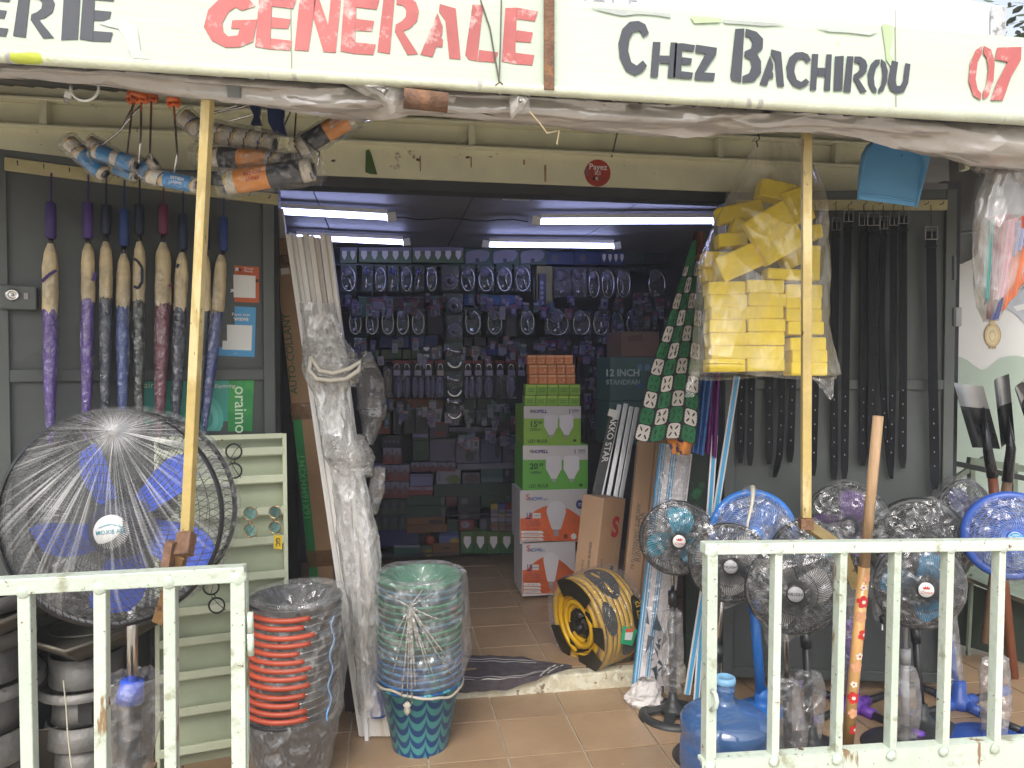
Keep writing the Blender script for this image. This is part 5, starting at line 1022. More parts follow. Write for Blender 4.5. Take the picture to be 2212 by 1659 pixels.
def swirl(name,c1,c2,c3=None):
    m=bpy.data.materials.new(name); m.use_nodes=True; t=m.node_tree; L=t.links.new; b=t.nodes['Principled BSDF']; b.inputs['Roughness'].default_value=.3
    tc=_n(t,'ShaderNodeTexCoord'); sp=_n(t,'ShaderNodeSeparateXYZ'); L(tc.outputs['Object'],sp.inputs[0])
    at=_n(t,'ShaderNodeMath',operation='ARCTAN2'); L(sp.outputs[1],at.inputs[0]); L(sp.outputs[0],at.inputs[1])
    m1=_n(t,'ShaderNodeMath',operation='MULTIPLY'); m1.inputs[1].default_value=6.5; L(at.outputs[0],m1.inputs[0])
    sn=_n(t,'ShaderNodeMath',operation='SINE'); L(m1.outputs[0],sn.inputs[0]); ab=_n(t,'ShaderNodeMath',operation='ABSOLUTE'); L(sn.outputs[0],ab.inputs[0])
    pw=_n(t,'ShaderNodeMath',operation='POWER'); L(ab.outputs[0],pw.inputs[0]); pw.inputs[1].default_value=.45
    m2=_n(t,'ShaderNodeMath',operation='MULTIPLY'); m2.inputs[1].default_value=1.0; L(pw.outputs[0],m2.inputs[0])
    mz=_n(t,'ShaderNodeMath',operation='MULTIPLY'); mz.inputs[1].default_value=19; L(sp.outputs[2],mz.inputs[0])
    n=_n(t,'ShaderNodeTexNoise'); n.inputs['Scale'].default_value=14; L(tc.outputs['Object'],n.inputs[0]); mn=_n(t,'ShaderNodeMath',operation='MULTIPLY'); mn.inputs[1].default_value=.35; L(n.outputs[0],mn.inputs[0])
    ad=_n(t,'ShaderNodeMath',operation='ADD'); L(m2.outputs[0],ad.inputs[0]); L(mz.outputs[0],ad.inputs[1]); a2=_n(t,'ShaderNodeMath',operation='ADD'); L(ad.outputs[0],a2.inputs[0]); L(mn.outputs[0],a2.inputs[1])
    fr=_n(t,'ShaderNodeMath',operation='FRACT'); L(a2.outputs[0],fr.inputs[0]); r=_n(t,'ShaderNodeMapRange'); r.inputs[1].default_value=.46; r.inputs[2].default_value=.54; L(fr.outputs[0],r.inputs[0])
    mx=_n(t,'ShaderNodeMix',data_type='RGBA'); L(r.outputs[0],mx.inputs[0]); mx.inputs[6].default_value=tuple(c1)+(1,); mx.inputs[7].default_value=tuple(c2)+(1,); L(mx.outputs[2],b.inputs['Base Color']); return m
sw=swirl('teal_blue_swirl',(.015,.075,.24),(.07,.33,.35))
grm=[mat('green_marbled_%d'%k,c,.3,var=.2,sc=14,spots=[(c2,.57,13,.08),(c3,.66,17,.05)],bump=.05) for k,(c,c2,c3) in enumerate((((.03,.20,.10),(.05,.28,.22),(.30,.06,.05)),((.02,.17,.11),(.22,.05,.05),(.04,.22,.2)),((.04,.14,.20),(.04,.22,.15),(.25,.08,.08))))]
blm=mat('blue_marbled',(.03,.13,.33),.3,var=.2,sc=14,spots=[((.07,.30,.38),.55,14,.08)],bump=.05)
NG=17
def gm(i): return sw if i==0 else blm if i<5 else grm[(i*5+i//3)%3] if i<NG-1 else grm[0]
def gl_(i): return 'bottom bucket of the bagged stack, blue and teal feather pattern' if i==0 else (ordn(i)+' from the bottom bucket of the bagged stack, '+('marbled blue' if i<5 else 'marbled green')) if i<NG-1 else 'topmost green bucket with open mouth in the bagged stack'
bucketstack(NG,gb,(0,0),.0255,.158,.108,.27,gm,gl_,'green and blue buckets nested in one stack',lip=.010)
# bags over the stacks
bucketfilm=film('bucket_bag_film',.06,.26,22,stretch=(1,1,.7),rough=.07,bump=1.,dist=.035,edge=.3,thr=(.5,.66),gf=.07,gl=.5)
def stackbag(c,lean,z0,z1,tab,lab,seed,dip=.1,m=None,squash=.95):
    b=MB()
    def fn(u,v):
        a=u*6.2832; 
        if v<.8:
            z=lerp(z0,z1,v/.8); r=interp(tab,z); 
        else:
            f=(v-.8)/.2; z=z1+.012*math.sin(f*3.14)-dip*f*f; r=interp(tab,z1)*(1-f)**.8*.99+.002
        e=1+.05*nz((math.cos(a)*1.6,math.sin(a)*1.6,z*7+seed),1)+.035*nz((math.cos(a)*4,math.sin(a)*4,z*20+seed),1)+.015*nz((math.cos(a)*12,math.sin(a)*12,z*40+seed),1)
        return V((c.x+lean*z+r*e*math.cos(a),c.y+r*e*squash*math.sin(a),z+.006*nz((a*2,z*10,seed),1)))
    b.grid(fn,90,110,True); return tag(b.build('plastic_bag',m or bucketfilm,smooth=True),lab,'bag')
stackbag(kb,.055,0,.69,[(0,.128),(.12,.148),(.25,.168),(.4,.181),(.6,.185),(.7,.176)],'clear film bag covering the whole black bucket stack',5,.16)
gt=stackbag(gb,0,.262,.690,[(.262,.160),(.28,.168),(.34,.190),(.40,.205),(.5,.200),(.6,.190),(.69,.180)],'clear bag pulled over the upper green buckets and tied below',17,.13)
b=MB(); rope=mat('gathered_film_rope',(.42,.39,.33),.35,var=.2,bump=.6,bsc=60)
P=[gb+V((.168*math.cos(R(x)),.168*math.sin(R(x)),.262+.016*math.sin(R(x*2))+.01*nz((x*.05,0,0),1))) for x in range(180,375,6)]; b.tube(P,[.005+.003*abs(nz((k*.7,1,1),1)) for k in range(len(P))],7); o=b.build('gathered_film_tie',rope,smooth=True); tag(o,'twisted rope of gathered film round the green stack above the bottom bucket','plastic film')
b=MB(); kx=gb+V((-.055,-.172,.235)); b.lathe([(.004,-.03),(.014,-.014),(.010,0),(.016,.010),(.006,.02)],12,None,kx,wob=lambda t_,z,r:r*.3*nz((t_,z*40,1),1)); tag(b.build('film_knot',rope,smooth=True),'pale film knot hanging at the tie of the green bucket bag','knot')
b=MB()
kp=gb+V((-.045,-.193,.615))
for (dx,dz,s_) in ((-.01,-.36,.5),(.008,-.37,.6),(.17,-.30,.35),(.11,-.33,.3),(-.07,-.28,.3),(.03,-.15,.5),(-.05,-.10,.4),(.10,.05,.35),(-.09,.04,.3),(.05,.06,.3),(.02,-.3,.8),(.14,-.2,.6),(-.03,-.34,.6),(.07,-.25,.7),(.12,-.06,.5)):
    P=[]
    for k in range(9):
        f=k/8; x=kp.x+dx*f-gb.x; z=kp.z+dz*f; r=interp([(.26,.172),(.34,.196),(.40,.210),(.6,.200),(.70,.178)],z); y=-math.sqrt(max(.0001,(r+.003)**2-x*x)); P.append(V((gb.x+x,gb.y+y*.97,z)))
    b.tube(P,[.008*s_*(1-.7*k/8)+.001 for k in range(9)],6)
tag(b.build('gathered_film_folds',film('film_folds',.25,.6,30,rough=.18,col=(.55,.52,.47),bump=.8,edge=.2),smooth=True),'pale folds of film fanning from a pinch point on the green bucket bag','plastic film')
# blue raffia tie on the black stack, seen through the bag
b=MB(); P=[kb+V((.055*z+.171*math.cos(R(318+3*math.sin(z*60))),.171*math.sin(R(318+3*math.sin(z*60))),z)) for z in [.27+.013*k for k in range(29)]]; b.tube(P,.0028,5); tag(b.build('blue_raffia',C(.2,.42,.75)),'light blue raffia string tying the wire handles of the black buckets','string')
# ================================================================ door mat
matm=mat('grey_purple_mat',(.075,.062,.070),.95,var=.3,sc=30,bump=.9,bsc=200); mst=mat('mat_white_stripe',(.50,.48,.46),.9,bump=.5)
MT=thing('door_mat','dark grey door mat with thin white stripes hanging over the threshold','mat',onZ(1100,1470,.09))
def mt(u,v):
    pL=[(985,1418),(1060,1422),(1130,1425),(1180,1435),(1212,1440),(1235,1452-8)]; top=lambda x:interp([(960,1418),(1060,1418),(1130,1422),(1180,1432),(1236,1440)],x); bot=lambda x:interp([(960,1500),(1040,1497),(1090,1494),(1130,1483),(1180,1462),(1236,1444)],x)
    x=lerp(960,1236,u); y=lerp(top(x),bot(x),v); p=onZ(x,y,.083)
    if p.y<YF-.038: 
        q=onY(x,y,YF-.042-.03*v); 
        p=V((q.x,q.y,max(.004,q.z)))
    return p+V((0,0,.006+.006*nz((u*9,v*7,1),1)))
b=MB(); b.grid(mt,70,40); b.build('mat_cloth',matm,MT,True)
for off,nm in ((.10,1),(.17,1),(.60,1),(.66,1)):
    b=MB(); b.grid(lambda u,v:mt(lerp(.0,.86 if off>.5 else .72,u),off+.022*v+ (0 if off<.5 else .02*u))+V((0,-.0015,.0022)),40,1); b.build('stripe',mst,MT,True)
for uu in (.80,.86): b=MB(); b.grid(lambda u,v:mt(uu+.018*v-.12*u+.06,.25+.65*u)+V((0,-.0015,.003)),14,1); b.build('stripe',mst,MT,True)
# ================================================================ bulb cartons
def fx(px0,py0,px1,py1,Y): p=onY(px0,py0,Y); q=onY(px1,py1,Y); return min(p.x,q.x),max(p.x,q.x),min(p.z,q.z),max(p.z,q.z)
wcard=mat('white_printed_card',(.60,.56,.57),.45,var=.05,sc=3,bump=.1); lime=mat('lime_print',(.22,.40,.05),.45,var=.06,bump=.05); gren=mat('green_print2',(.12,.38,.06),.45,var=.06,bump=.05)
redor=mat('red_orange_print',(.62,.12,.03),.45,var=.1,bump=.05); bulbw=mat('printed_bulb',(.66,.63,.66),.4,var=.05); bulbs=mat('printed_bulb_base',(.35,.34,.36),.4); navyi=C(.03,.04,.16); darkb=mat('dark_carton_side',(.10,.085,.085),.7)
def carton_box(name,lab,rect,Y,dep,m,cat='box',group=None,bev=.004):
    x0,x1,z0,z1=fx(*rect,Y); t=thing(name,lab,cat,((x0+x1)/2,Y+dep/2,z0),group)
    b=MB(); b.bx(x0,x1,Y,Y+dep,z0,z1); b.build('box',m,t,bevel=bev)
    return t,(lambda px,py,o=.002:onY(px,py,Y)-V((0,o,0)))
def pq(f,pts,m,par,nm,o=.0015):
    b=MB(); b.prism([f(x,y,o) for x,y in pts],V((0,.0008,0))); return b.build(nm,m,par)
def ell(f,cx,cy,rx,ry,m,par,nm,o=.003,n=22):
    return pq(f,[(cx+rx*math.cos(6.2832*k/n),cy+ry*math.sin(6.2832*k/n)) for k in range(n)],m,par,nm,o)
def lamp(f,cx,y0,y1,wd,par,bell=False,o=.004):
    h=y1-y0; r=wd/2
    if bell: P=[(cx-r*.8,y0),(cx-r,y0+h*.08),(cx-r,y0+h*.50),(cx-r*.75,y0+h*.62),(cx-r*.42,y0+h*.80),(cx-r*.36,y0+h*.86),(cx+r*.36,y0+h*.86),(cx+r*.42,y0+h*.80),(cx+r*.75,y0+h*.62),(cx+r,y0+h*.50),(cx+r,y0+h*.08),(cx+r*.8,y0)]
    else: P=[(cx+r*math.cos(t_),y0+r+r*math.sin(t_)) for t_ in [math.pi*.92+k*math.pi*1.16/12 for k in range(13)]]+[(cx+r*.55,y0+h*.72),(cx+r*.42,y0+h*.8),(cx-r*.42,y0+h*.8),(cx-r*.55,y0+h*.72)]
    pq(f,P,bulbw,par,'printed_bulb',o); yb=y0+h*(.86 if bell else .80); pq(f,[(cx-r*.24,yb),(cx+r*.24,yb),(cx+r*.22,y1-2),(cx,y1),(cx-r*.22,y1-2)],bulbs,par,'printed_bulb_base',o)
YBX=4.36
def T_(f,s,x,y,h,m,par,**k): return text(s,f(x,y,.004),h,m,par,**k)
def snow(rect,lab,s):
    x0,y0,x1,y1=rect; t,f=carton_box('bulb_carton',lab,rect,YBX,.30,wcard,group='bulb cartons stacked in the shop')
    w_=x1-x0;h_=y1-y0
    P=[(x0+1,y1-1),(x0+1,y1-h_*.45)]+[(x0+w_*u,y0+h_*(.62-.34*math.sin(math.pi*u))) for u in [k/12 for k in range(1,12)]]+[(x1-1,y1-h_*.42),(x1-1,y1-1)]
    pq(f,P,mat('orange_sunburst_print',(.66,.13,.04),.45,var=.25,sc=7,spots=[((.66,.40,.28),.56,6,.25)],bump=0),t,'sunburst')
    lamp(f,x0+w_*.54,y0+h_*.20,y0+h_*.90,w_*.29,t)
    T_(f,'S',x0+w_*.115,y0+h_*.13,.036,redor,t,bold=.03); T_(f,'NOW',x0+w_*.235,y0+h_*.16,.022,C(.03,.14,.4),t,bold=.03); T_(f,'light',x0+w_*.38,y0+h_*.165,.015,C(.03,.14,.4),t)
    T_(f,'18',x0+w_*.13,y0+h_*.48,.028,navyi,t,bold=.02); pq(f,[(x0+w_*.19,y0+h_*.44),(x0+w_*.31,y0+h_*.44),(x0+w_*.31,y0+h_*.54),(x0+w_*.19,y0+h_*.54)],whitep,t,'white_tag',.003); T_(f,'1620Lm',x0+w_*.25,y0+h_*.49,.010,navyi,t)
    pq(f,[(x0+w_*.09,y0+h_*.53),(x0+w_*.17,y0+h_*.53),(x0+w_*.17,y0+h_*.56),(x0+w_*.09,y0+h_*.56)],navyi,t,'watt_bar',.003)
    for k,st in enumerate(('E27/B22 - 3000°C','AC 175-265V 50/60Hz','DAY LIGHT 6500K')): T_(f,st,x0+w_*.20,y0+h_*(.60+.04*k),.0075,navyi,t)
    T_(f,'Unique Features',x0+w_*.18,y0+h_*.755,.010,C(.4,.03,.02),t)
    for k,st in enumerate(('Up to 80% energy saving','Withstands shocks & vibration','Capable of rapid lighting')):
        yy=y0+h_*(.79+.07*k); pq(f,[(x0+3,yy),(x0+w_*.33,yy),(x0+w_*.36,yy+h_*.05),(x0+3,yy+h_*.05)],whitep,t,'white_tag',.003); T_(f,st,x0+w_*.17,yy+h_*.025,.006,navyi,t)
    if s:
        ell(f,x0+w_*.89,y0+h_*.27,8,10,navyi,t,'round_seal'); text('80%',f(x0+w_*.89,y0+h_*.255,.006),.010,ink_white,t); text('SAVING',f(x0+w_*.89,y0+h_*.29,.006),.005,ink_white,t)
        ell(f,x0+w_*.68,y0+h_*.90,4.5,6,C(.3,.05,.03),t,'round_mark'); ell(f,x0+w_*.80,y0+h_*.90,6,6.5,whitep,t,'round_mark')
    return t
snow((1128,1170,1243,1283),'white and orange 18 watt bulb carton, bottom of the carton pile on the floor',0)
snow((1123,1060,1268,1169.5),'white and orange 18 watt bulb carton, second from the bottom with a navy seal',1)
def hop(rect,lab,wt,lm,m):
    x0,y0,x1,y1=rect; t,f=carton_box('bulb_carton',lab,rect,YBX+.005,.29,m,group='bulb cartons stacked in the shop'); w_=x1-x0;h_=y1-y0
    pq(f,[(x0+.5,y0+.5),(x1-.5,y0+.5),(x1-.5,y0+h_*.32),(x0+.5,y0+h_*.32)],wcard,t,'white_band')
    ell(f,x0+w_*.13,y0+h_*.13,3.6,4,C(.3,.36,.15),t,'round_logo'); T_(f,'HOPELL',x0+w_*.27,y0+h_*.14,.020,C(.10,.06,.22),t,bold=.06)
    T_(f,'1',x0+w_*.80,y0+h_*.14,.026,navyi,t,bold=.03); T_(f,'YEARS',x0+w_*.90,y0+h_*.115,.012,navyi,t,bold=.03); T_(f,'WARRANTY',x0+w_*.90,y0+h_*.165,.006,navyi,t)
    dk_=C(.02,.08,.02); T_(f,wt,x0+w_*.17,y0+h_*.47,.036,dk_,t,bold=.04); T_(f,'W',x0+w_*.285,y0+h_*.43,.020,dk_,t,bold=.04); T_(f,lm,x0+w_*.20,y0+h_*.60,.016,dk_,t,bold=.02); T_(f,'LED BULB',x0+w_*.24,y0+h_*.90,.020,dk_,t,bold=.02)
    lamp(f,x0+w_*.475,y0+h_*.23,y0+h_*.82,w_*.24,t,True); lamp(f,x0+w_*.745,y0+h_*.23,y0+h_*.82,w_*.24,t,True)
    ell(f,x0+w_*.89,y0+h_*.88,4,3,dk_,t,'round_mark')
hop((1129,962,1270,1059.5),'green and white 20 watt bulb carton, third from the bottom of the pile','20','1600Lm',gren)
hop((1131,877,1255,961.5),'green and white 15 watt bulb carton, fourth from the bottom under the small lime boxes','15','1200Lm',lime)
orb=mat('orange_small_box',(.62,.20,.055),.5,var=.08,bump=.05); orl=mat('pale_orange_ink',(.70,.42,.26),.5); yl=mat('yellow_green_ink',(.42,.58,.10),.5)
rows=[((1133,854,1253,876.5),5,lime,'lime','lower'),((1135,830,1254,853.5),5,lime,'lime','upper'),((1143,808.5,1243,829.5),5,orb,'orange','lowest'),((1142,787.5,1242,808),5,orb,'orange','middle'),((1139,766.5,1238,787),5,orb,'orange','top')]
for (x0,y0,x1,y1),n_,m,cn,rn in rows:
    for k in range(n_):
        xa=lerp(x0,x1,k/n_)+.4; xb=lerp(x0,x1,(k+1)/n_)-.4; jj=rnd.uniform(-.006,.006)
        t,f=carton_box('small_bulb_box','%s %s bulb box from the left, %s %s row of the carton pile'%(ordn(k),cn,rn,cn),(xa,y0+.3,xb,y1),YBX+.02+jj,.07,m,group='small bulb boxes on the carton pile',bev=.0015)
        ww=xb-xa; pq(f,[(xa+1,y0+2),(xb-1,y0+2),(xb-1,y0+5.5),(xa+1,y0+5.5)],orl if cn=='orange' else yl,t,'print_band'); 
        if cn=='orange': T_(f,'LED',xa+ww*.3,y0+12,.009,orl,t); ell(f,xa+ww*.75,y0+12,2.2,2.6,orl,t,'printed_bulb'); pq(f,[(xa+3,y0+16),(xb-3,y0+16),(xb-3,y0+17.5),(xa+3,y0+17.5)],orl,t,'print_line')
        else: T_(f,'HOPELL',xa+ww*.5,y0+11,.008,C(.05,.2,.03),t,bold=.03); pq(f,[(xa+4,y0+15),(xb-5,y0+15),(xb-5,y0+16.5),(xa+4,y0+16.5)],C(.05,.2,.03),t,'print_line')
# ================================================================ right jamb: cartons, profiles, hose
p0=V((W(1270,1330,3.75).x,W(1270,1330,3.75).y,.08))
BC,a,d,n=carton('brown cardboard carton with a red letter S leaning beside the bulb cartons',p0,W(1296,1070,3.95) if False else W(1306,1072,3.80),.20,.13,mat('brown_cardboard_light',(.40,.25,.15),.7,var=.1,sc=4,bump=.25),38)
topc=W(1306,1072,3.80)
def bc(f,u,side=1):
    s_=a if side else -n
    return p0.lerp(topc,f)+(a*(u*.10)+n*.0665)
text('S',bc(.80,.30),.10,C(.42,.03,.03),BC,a,d,bold=.06); text('No.N108',bc(.30,.25),.026,ink_black,BC,d,-a); text('HEAVY DUTY',bc(.50,-.55),.018,ink_black,BC,d,-a)
ell2=MB(); c_=bc(.52,.35); ell2.poly([c_+a*.016*math.cos(6.283*k/14)*(1+.4*(k%2))+d*.022*math.sin(6.283*k/14) for k in range(14)]); ell2.build('printed_emblem',ink_black,BC)
# left face lettering
lf=-a
for k,(s_,h_) in enumerate((('STAINLESS STEEL GAS BURNER',.016),('QTY: 10 PCS',.014))):
    text(s_,p0.lerp(topc,.5)-a*.1015+n*(.02-.035*k),h_,ink_black,BC,d,-n)
tallm=mat('brown_cardboard_tall',(.31,.195,.115),.72,var=.1,sc=3,bump=.25)
for k,(bx_,tx,dd,lb) in enumerate(((1352,1400,3.62,'left of two tall brown tube cartons standing behind the yellow hose'),(1392,1440,3.55,'right of two tall brown tube cartons, next to the blue striped bundle'))):
    q=W(bx_,1432,dd); q=V((q.x,q.y,.082)); tp=W(tx,955-8*k,dd+.12)
    t,a2,d2,n2=carton(lb,q,tp,.105,.08,tallm,-12,group='tall tube cartons')
    for j,(s_,h_,uu) in enumerate((('RINGNAZDA',.030,.1),('T8 FLUORESCENT TUBE 36W',.018,-.35))): text(s_,q.lerp(tp,.55)+n2*.042+a2*(uu*.05),h_,mat('grey_carton_ink',(.10,.08,.07),.7),t,d2,-a2,bold=.01)
# dark jamb edge behind, black box with green print
dkbox=mat('dark_green_black_box',(.018,.03,.022),.5,spots=[((.02,.16,.05),.58,6,.1)])
q=W(1505,1480,3.5); b=MB(); b.beam(V((q.x,q.y,.0)),W(1500,930,3.5),.11,.06,side=rt); tag(b.build('dark_display_box',dkbox),'black and green box standing at the right jamb behind the sticks','box')
# aluminium profiles AKKO STAR
alp=mat('brushed_aluminium_profile',(.55,.55,.58),.3,.9,var=.1,bump=.1)
prg='aluminium profiles leaning in the shop'
for k,(tx,ty,bx_,by) in enumerate(((1338,874,1290,1110),(1352,872,1306,1110),(1364,878,1322,1112),(1376,880,1334,1112))):
    b=MB(); b.beam(W(tx,ty,4.02),W(bx_,by,3.96),.024,.02,side=rt); tag(b.build('aluminium_profile',alp,bevel=.002),'%s from the left silver profile leaning beside the bulb cartons'%ordn(k),'profile',prg)
b=MB(); b.beam(W(1325,905,3.98),W(1285,1085,3.93),.050,.004,side=rt); t=b.build('profile_label_card',blackp); tag(t,'black label card with white lettering on the leaning silver profiles','label')
text('AKKO STAR',W(1316,948,3.965),.034,ink_white,t,-(W(1325,905,3.98)-W(1285,1085,3.93)),rt,bold=.03)
b=MB(); b.beam(W(1326,885,3.97),W(1322,900,3.97),.05,.004,side=rt); b.build('barcode_tag',whitep,t)
# 12 inch fan carton and brown carton behind
t,f=carton_box('fan_carton','dark green carton printed with two stand fans, behind the hanging cloth',(1318,772,1424,865),4.25,.3,mat('dark_teal_carton',(.055,.11,.105),.5,var=.12),group='fan cartons')
T_(f,'12 INCH',1344,806,.042,C(.35,.42,.42),t,bold=.04); T_(f,'STANDFAN',1346,826,.030,C(.25,.33,.33),t,bold=.04)
for x_,m_ in ((1382,ink_blue),(1398,ink_black)):
    ell(f,x_,794,6,8,C(.1,.2,.28),t,'printed_fan'); pq(f,[(x_-.6,800),(x_+.6,800),(x_+.6,828),(x_-.6,828)],ink_black,t,'printed_pole',.004); ell(f,x_,832,5,4,m_,t,'printed_base',.005)
t,f=carton_box('fan_carton','second dark green carton under the one printed with stand fans',(1316,867,1424,960),4.25,.3,mat('dark_teal_carton',(.055,.11,.105),.5),group='fan cartons')
t,f=carton_box('brown_carton','dull brown carton on top of the fan carton, behind the cloth',(1342,716,1424,771),4.27,.3,mat('dull_brown_carton',(.13,.075,.055),.7,var=.1)); pq(f,[(1356,726),(1388,724),(1388,736),(1356,738)],mat('brown_frame_ink',(.09,.05,.04),.7),t,'printed_frame')
# striped bundle
strpB=mat('sky_blue_plastic',(.06,.30,.52),.4,var=.05); strpW=mat('white_profile_plastic',(.62,.58,.58),.4,var=.06,sc=4)
g_='striped profiles wrapped together'
bpts=[(1372,1492,1432,958,0),(1384,1490,1444,960,1),(1394,1490,1456,962,0),(1406,1488,1468,966,1),(1418,1486,1478,972,1),(1428,1484,1488,980,1)]
nm_=['blue, leftmost','white, second','blue, third','white, fourth','white, fifth','white, rightmost']
for k,(bx_,by,tx,ty,cw) in enumerate(bpts):
    q=W(bx_,by,3.33); q=V((q.x,q.y,.06)); tp=W(tx,ty,3.42)
    b=MB(); b.beam(q,tp,.027,.03,side=rt); t=b.build('wrapped_profile',strpW if cw else strpB,bevel=.002); tag(t,'%s plastic profile of the striped bundle at the right jamb'%nm_[k],'profile',g_)
    if not cw:
        for e in (-.006,.006): b=MB(); b.beam(q+rt*e-fw*.016,tp+rt*e-fw*.016,.003,.002,side=rt); b.build('white_line',strpW,t)
def wr2(pts,wd,d0,lab,m,seed,cat='plastic film',dep=.04):
    b=MB()
    def fn(u,v):
        y=lerp(pts[0][1],pts[-1][1],v); x=interp([(yy,xx) for xx,yy in pts],y); wv=interp(wd,y); c=W(x,y,d0); a=u*6.2832; s_=d0/1600*wv/2
        e=1+.07*nz((math.cos(a)*2,math.sin(a)*2,v*9+seed),1)+.04*nz((math.cos(a)*7,math.sin(a)*7,v*30+seed),1)
        return c+V((s_*e*math.cos(a),-dep*e*math.sin(a),0))
    b.grid(fn,50,90,True); return tag(b.build('plastic_wrap',m,smooth=True),lab,cat)
wr2([(1463,960),(1448,1080),(1430,1230),(1412,1380),(1402,1480)],[(960,66),(1200,70),(1480,68)],3.36,'clear wrap round the blue and white striped bundle',film('striped_wrap',.0,.3,30,rough=.12,bump=.9,edge=.25),41)
crump=mat('crumpled_white_paper',(.62,.59,.57),.7,var=.12,sc=12,bump=.8,bsc=25)
b=MB(); cc=W(1392,1462,3.26)
def fn(u,v):
    a=u*6.2832; z=lerp(0,.115,v); r=interp([(0,.062),(.25,.085),(.6,.066),(1,.04)],v); e=1+.25*nz((math.cos(a)*2,math.sin(a)*2,v*4),1)+.12*nz((math.cos(a)*6,math.sin(a)*6,v*9),1); return V((cc.x+.012*v+r*e*math.cos(a),cc.y+r*.8*e*math.sin(a),z+.0))
b.grid(fn,40,26,True); tag(b.build('crumpled_wrap',crump),'crumpled white wrapping round the foot of the striped bundle','wrapping')
b=MB()
for k in range(26):
    c=W(1425+rnd.uniform(-22,30),1430+rnd.uniform(-110,40),3.27); P=[c+V((rnd.uniform(-.025,.025),rnd.uniform(-.01,.01),rnd.uniform(-.05,.05))) for _ in range(3)]; b.poly(P)
tag(b.build('torn_grey_wrap',C(.06,.08,.10,.4)),'torn dark grey wrap scraps over the lower white profiles','wrapping')
# yellow hose coil
HC=thing('hose_coil','yellow and black garden hose coil wrapped in clear film standing on the tiles','hose',onZ(1290,1434,.08))
hc=W(1288,1334,3.58); hz=hc.z; yw=R(22); axv=V((math.cos(yw),math.sin(yw),.12)).normalized(); u1=UP.cross(axv).normalized(); u2=axv.cross(u1)
hosem=mat('yellow_hose',(.62,.36,.015),.3,var=.1,sc=8,bump=.03); hblk=mat('black_hose_stripe',(.02,.018,.012),.4)
Rm=.205; 
for lay in range(6):
    for k in range(9):
        rr=Rm-.022*lay-(.010 if k in(0,8) else 0); off=(k-4)*.0265+(.013 if lay%2 else 0)
        c=hc+axv*off; jj=rnd.uniform(-.003,.003)
        b=MB(); b.tube([c+(rr+jj)*(math.cos(a_)*u1*.98+math.sin(a_)*u2*1.02) for a_ in [6.2832*q/56 for q in range(56)]],.0128,10,closed=True); o=b.build('hose_turn',hosem,HC,True)
        if lay==0: b=MB(); b.tube([c+axv*.0125+(rr+.006+jj)*(math.cos(a_)*u1*.98+math.sin(a_)*u2*1.02) for a_ in [6.2832*q/56 for q in range(56)]],.0026,4,closed=True); b.build('black_line',hblk,HC,True)
def arcband(a0,a1,o0,o1,m,nm,rr=.222,par=HC):
    b=MB(); b.grid(lambda u,v:hc+axv*lerp(o0,o1,v)+rr*(math.cos(lerp(a0,a1,u))*u1*.98+math.sin(lerp(a0,a1,u))*u2*1.02),16,6); return b.build(nm,m,par,True)
b=MB(); b.grid(lambda u,v:hc-axv*(.10+.03*nz((u*4,v*5,1),1))+lerp(.0,.125,v)*(math.cos(6.2832*u)*u1+math.sin(6.2832*u)*u2)*(1+.5*nz((math.cos(u*6.28)*1.5,math.sin(u*6.28)*1.5,3),1)),30,10,True); b.build('crumpled_black_plastic',mat('crumpled_black_film',(.015,.014,.012),.25,bump=1.,bsc=18,bd=.02),HC,True)
# black printed ovals on the film
def oval(ac_,oc,ra,ro,m,nm,rr=.224):
    b=MB(); n_=26; P=[]
    for k in range(n_):
        th=6.2832*k/n_; a_=ac_+ra*math.cos(th); o=oc+ro*math.sin(th); P.append(hc+axv*o+rr*(math.cos(a_)*u1*.98+math.sin(a_)*u2*1.02))
    ce=hc+axv*oc+rr*(math.cos(ac_)*u1+math.sin(ac_)*u2); b.add(P+[ce],[(k,(k+1)%n_,n_) for k in range(n_)]); return b.build(nm,m,HC,True)
for ac_,oc,ra,ro in ((R(200),.03,.28,.05),(R(110),.0,.55,.06),(R(255),-.02,.35,.055),(R(20),.03,.4,.06),(R(310),-.06,.3,.04),(R(160),-.07,.35,.035),(R(60),-.08,.3,.03)): oval(ac_,oc,ra,ro,hblk,'printed_black_oval')
# side-facing print: ring mouth
b=MB()
def fn(u,v):
    a_=6.2832*u; r=lerp(.165,.225,v); e=.004*nz((math.cos(a_)*9,math.sin(a_)*9,v*4),1); s_=1 if (math.sin(a_*3+1)>.2) else 0
    return hc-axv*(.122+e)+r*(math.cos(a_)*u1+math.sin(a_)*u2)
b.grid(fn,70,4,True); b.build('film_face',film('hose_film',.03,.15,30,rough=.1,bump=1.,edge=.25),HC,True)
for a0,a1 in ((1.0,2.3),(2.9,3.4),(3.7,4.7),(5.1,6.0)):
    b=MB(); b.grid(lambda u,v:hc-axv*.128+lerp(.14,.222,v)*(math.cos(lerp(a0,a1,u))*u1+math.sin(lerp(a0,a1,u))*u2),14,2); b.build('printed_black_oval',hblk,HC,True)
b=MB(); b.grid(lambda u,v:hc+axv*lerp(-.13,.13,v)+.2285*(math.cos(6.2832*u)*u1*.98+math.sin(6.2832*u)*u2*1.02)*(1+.008*nz((u*40,v*9,1),1)),120,16,True); b.build('film_wrap',MC['hose_film'],HC,True)
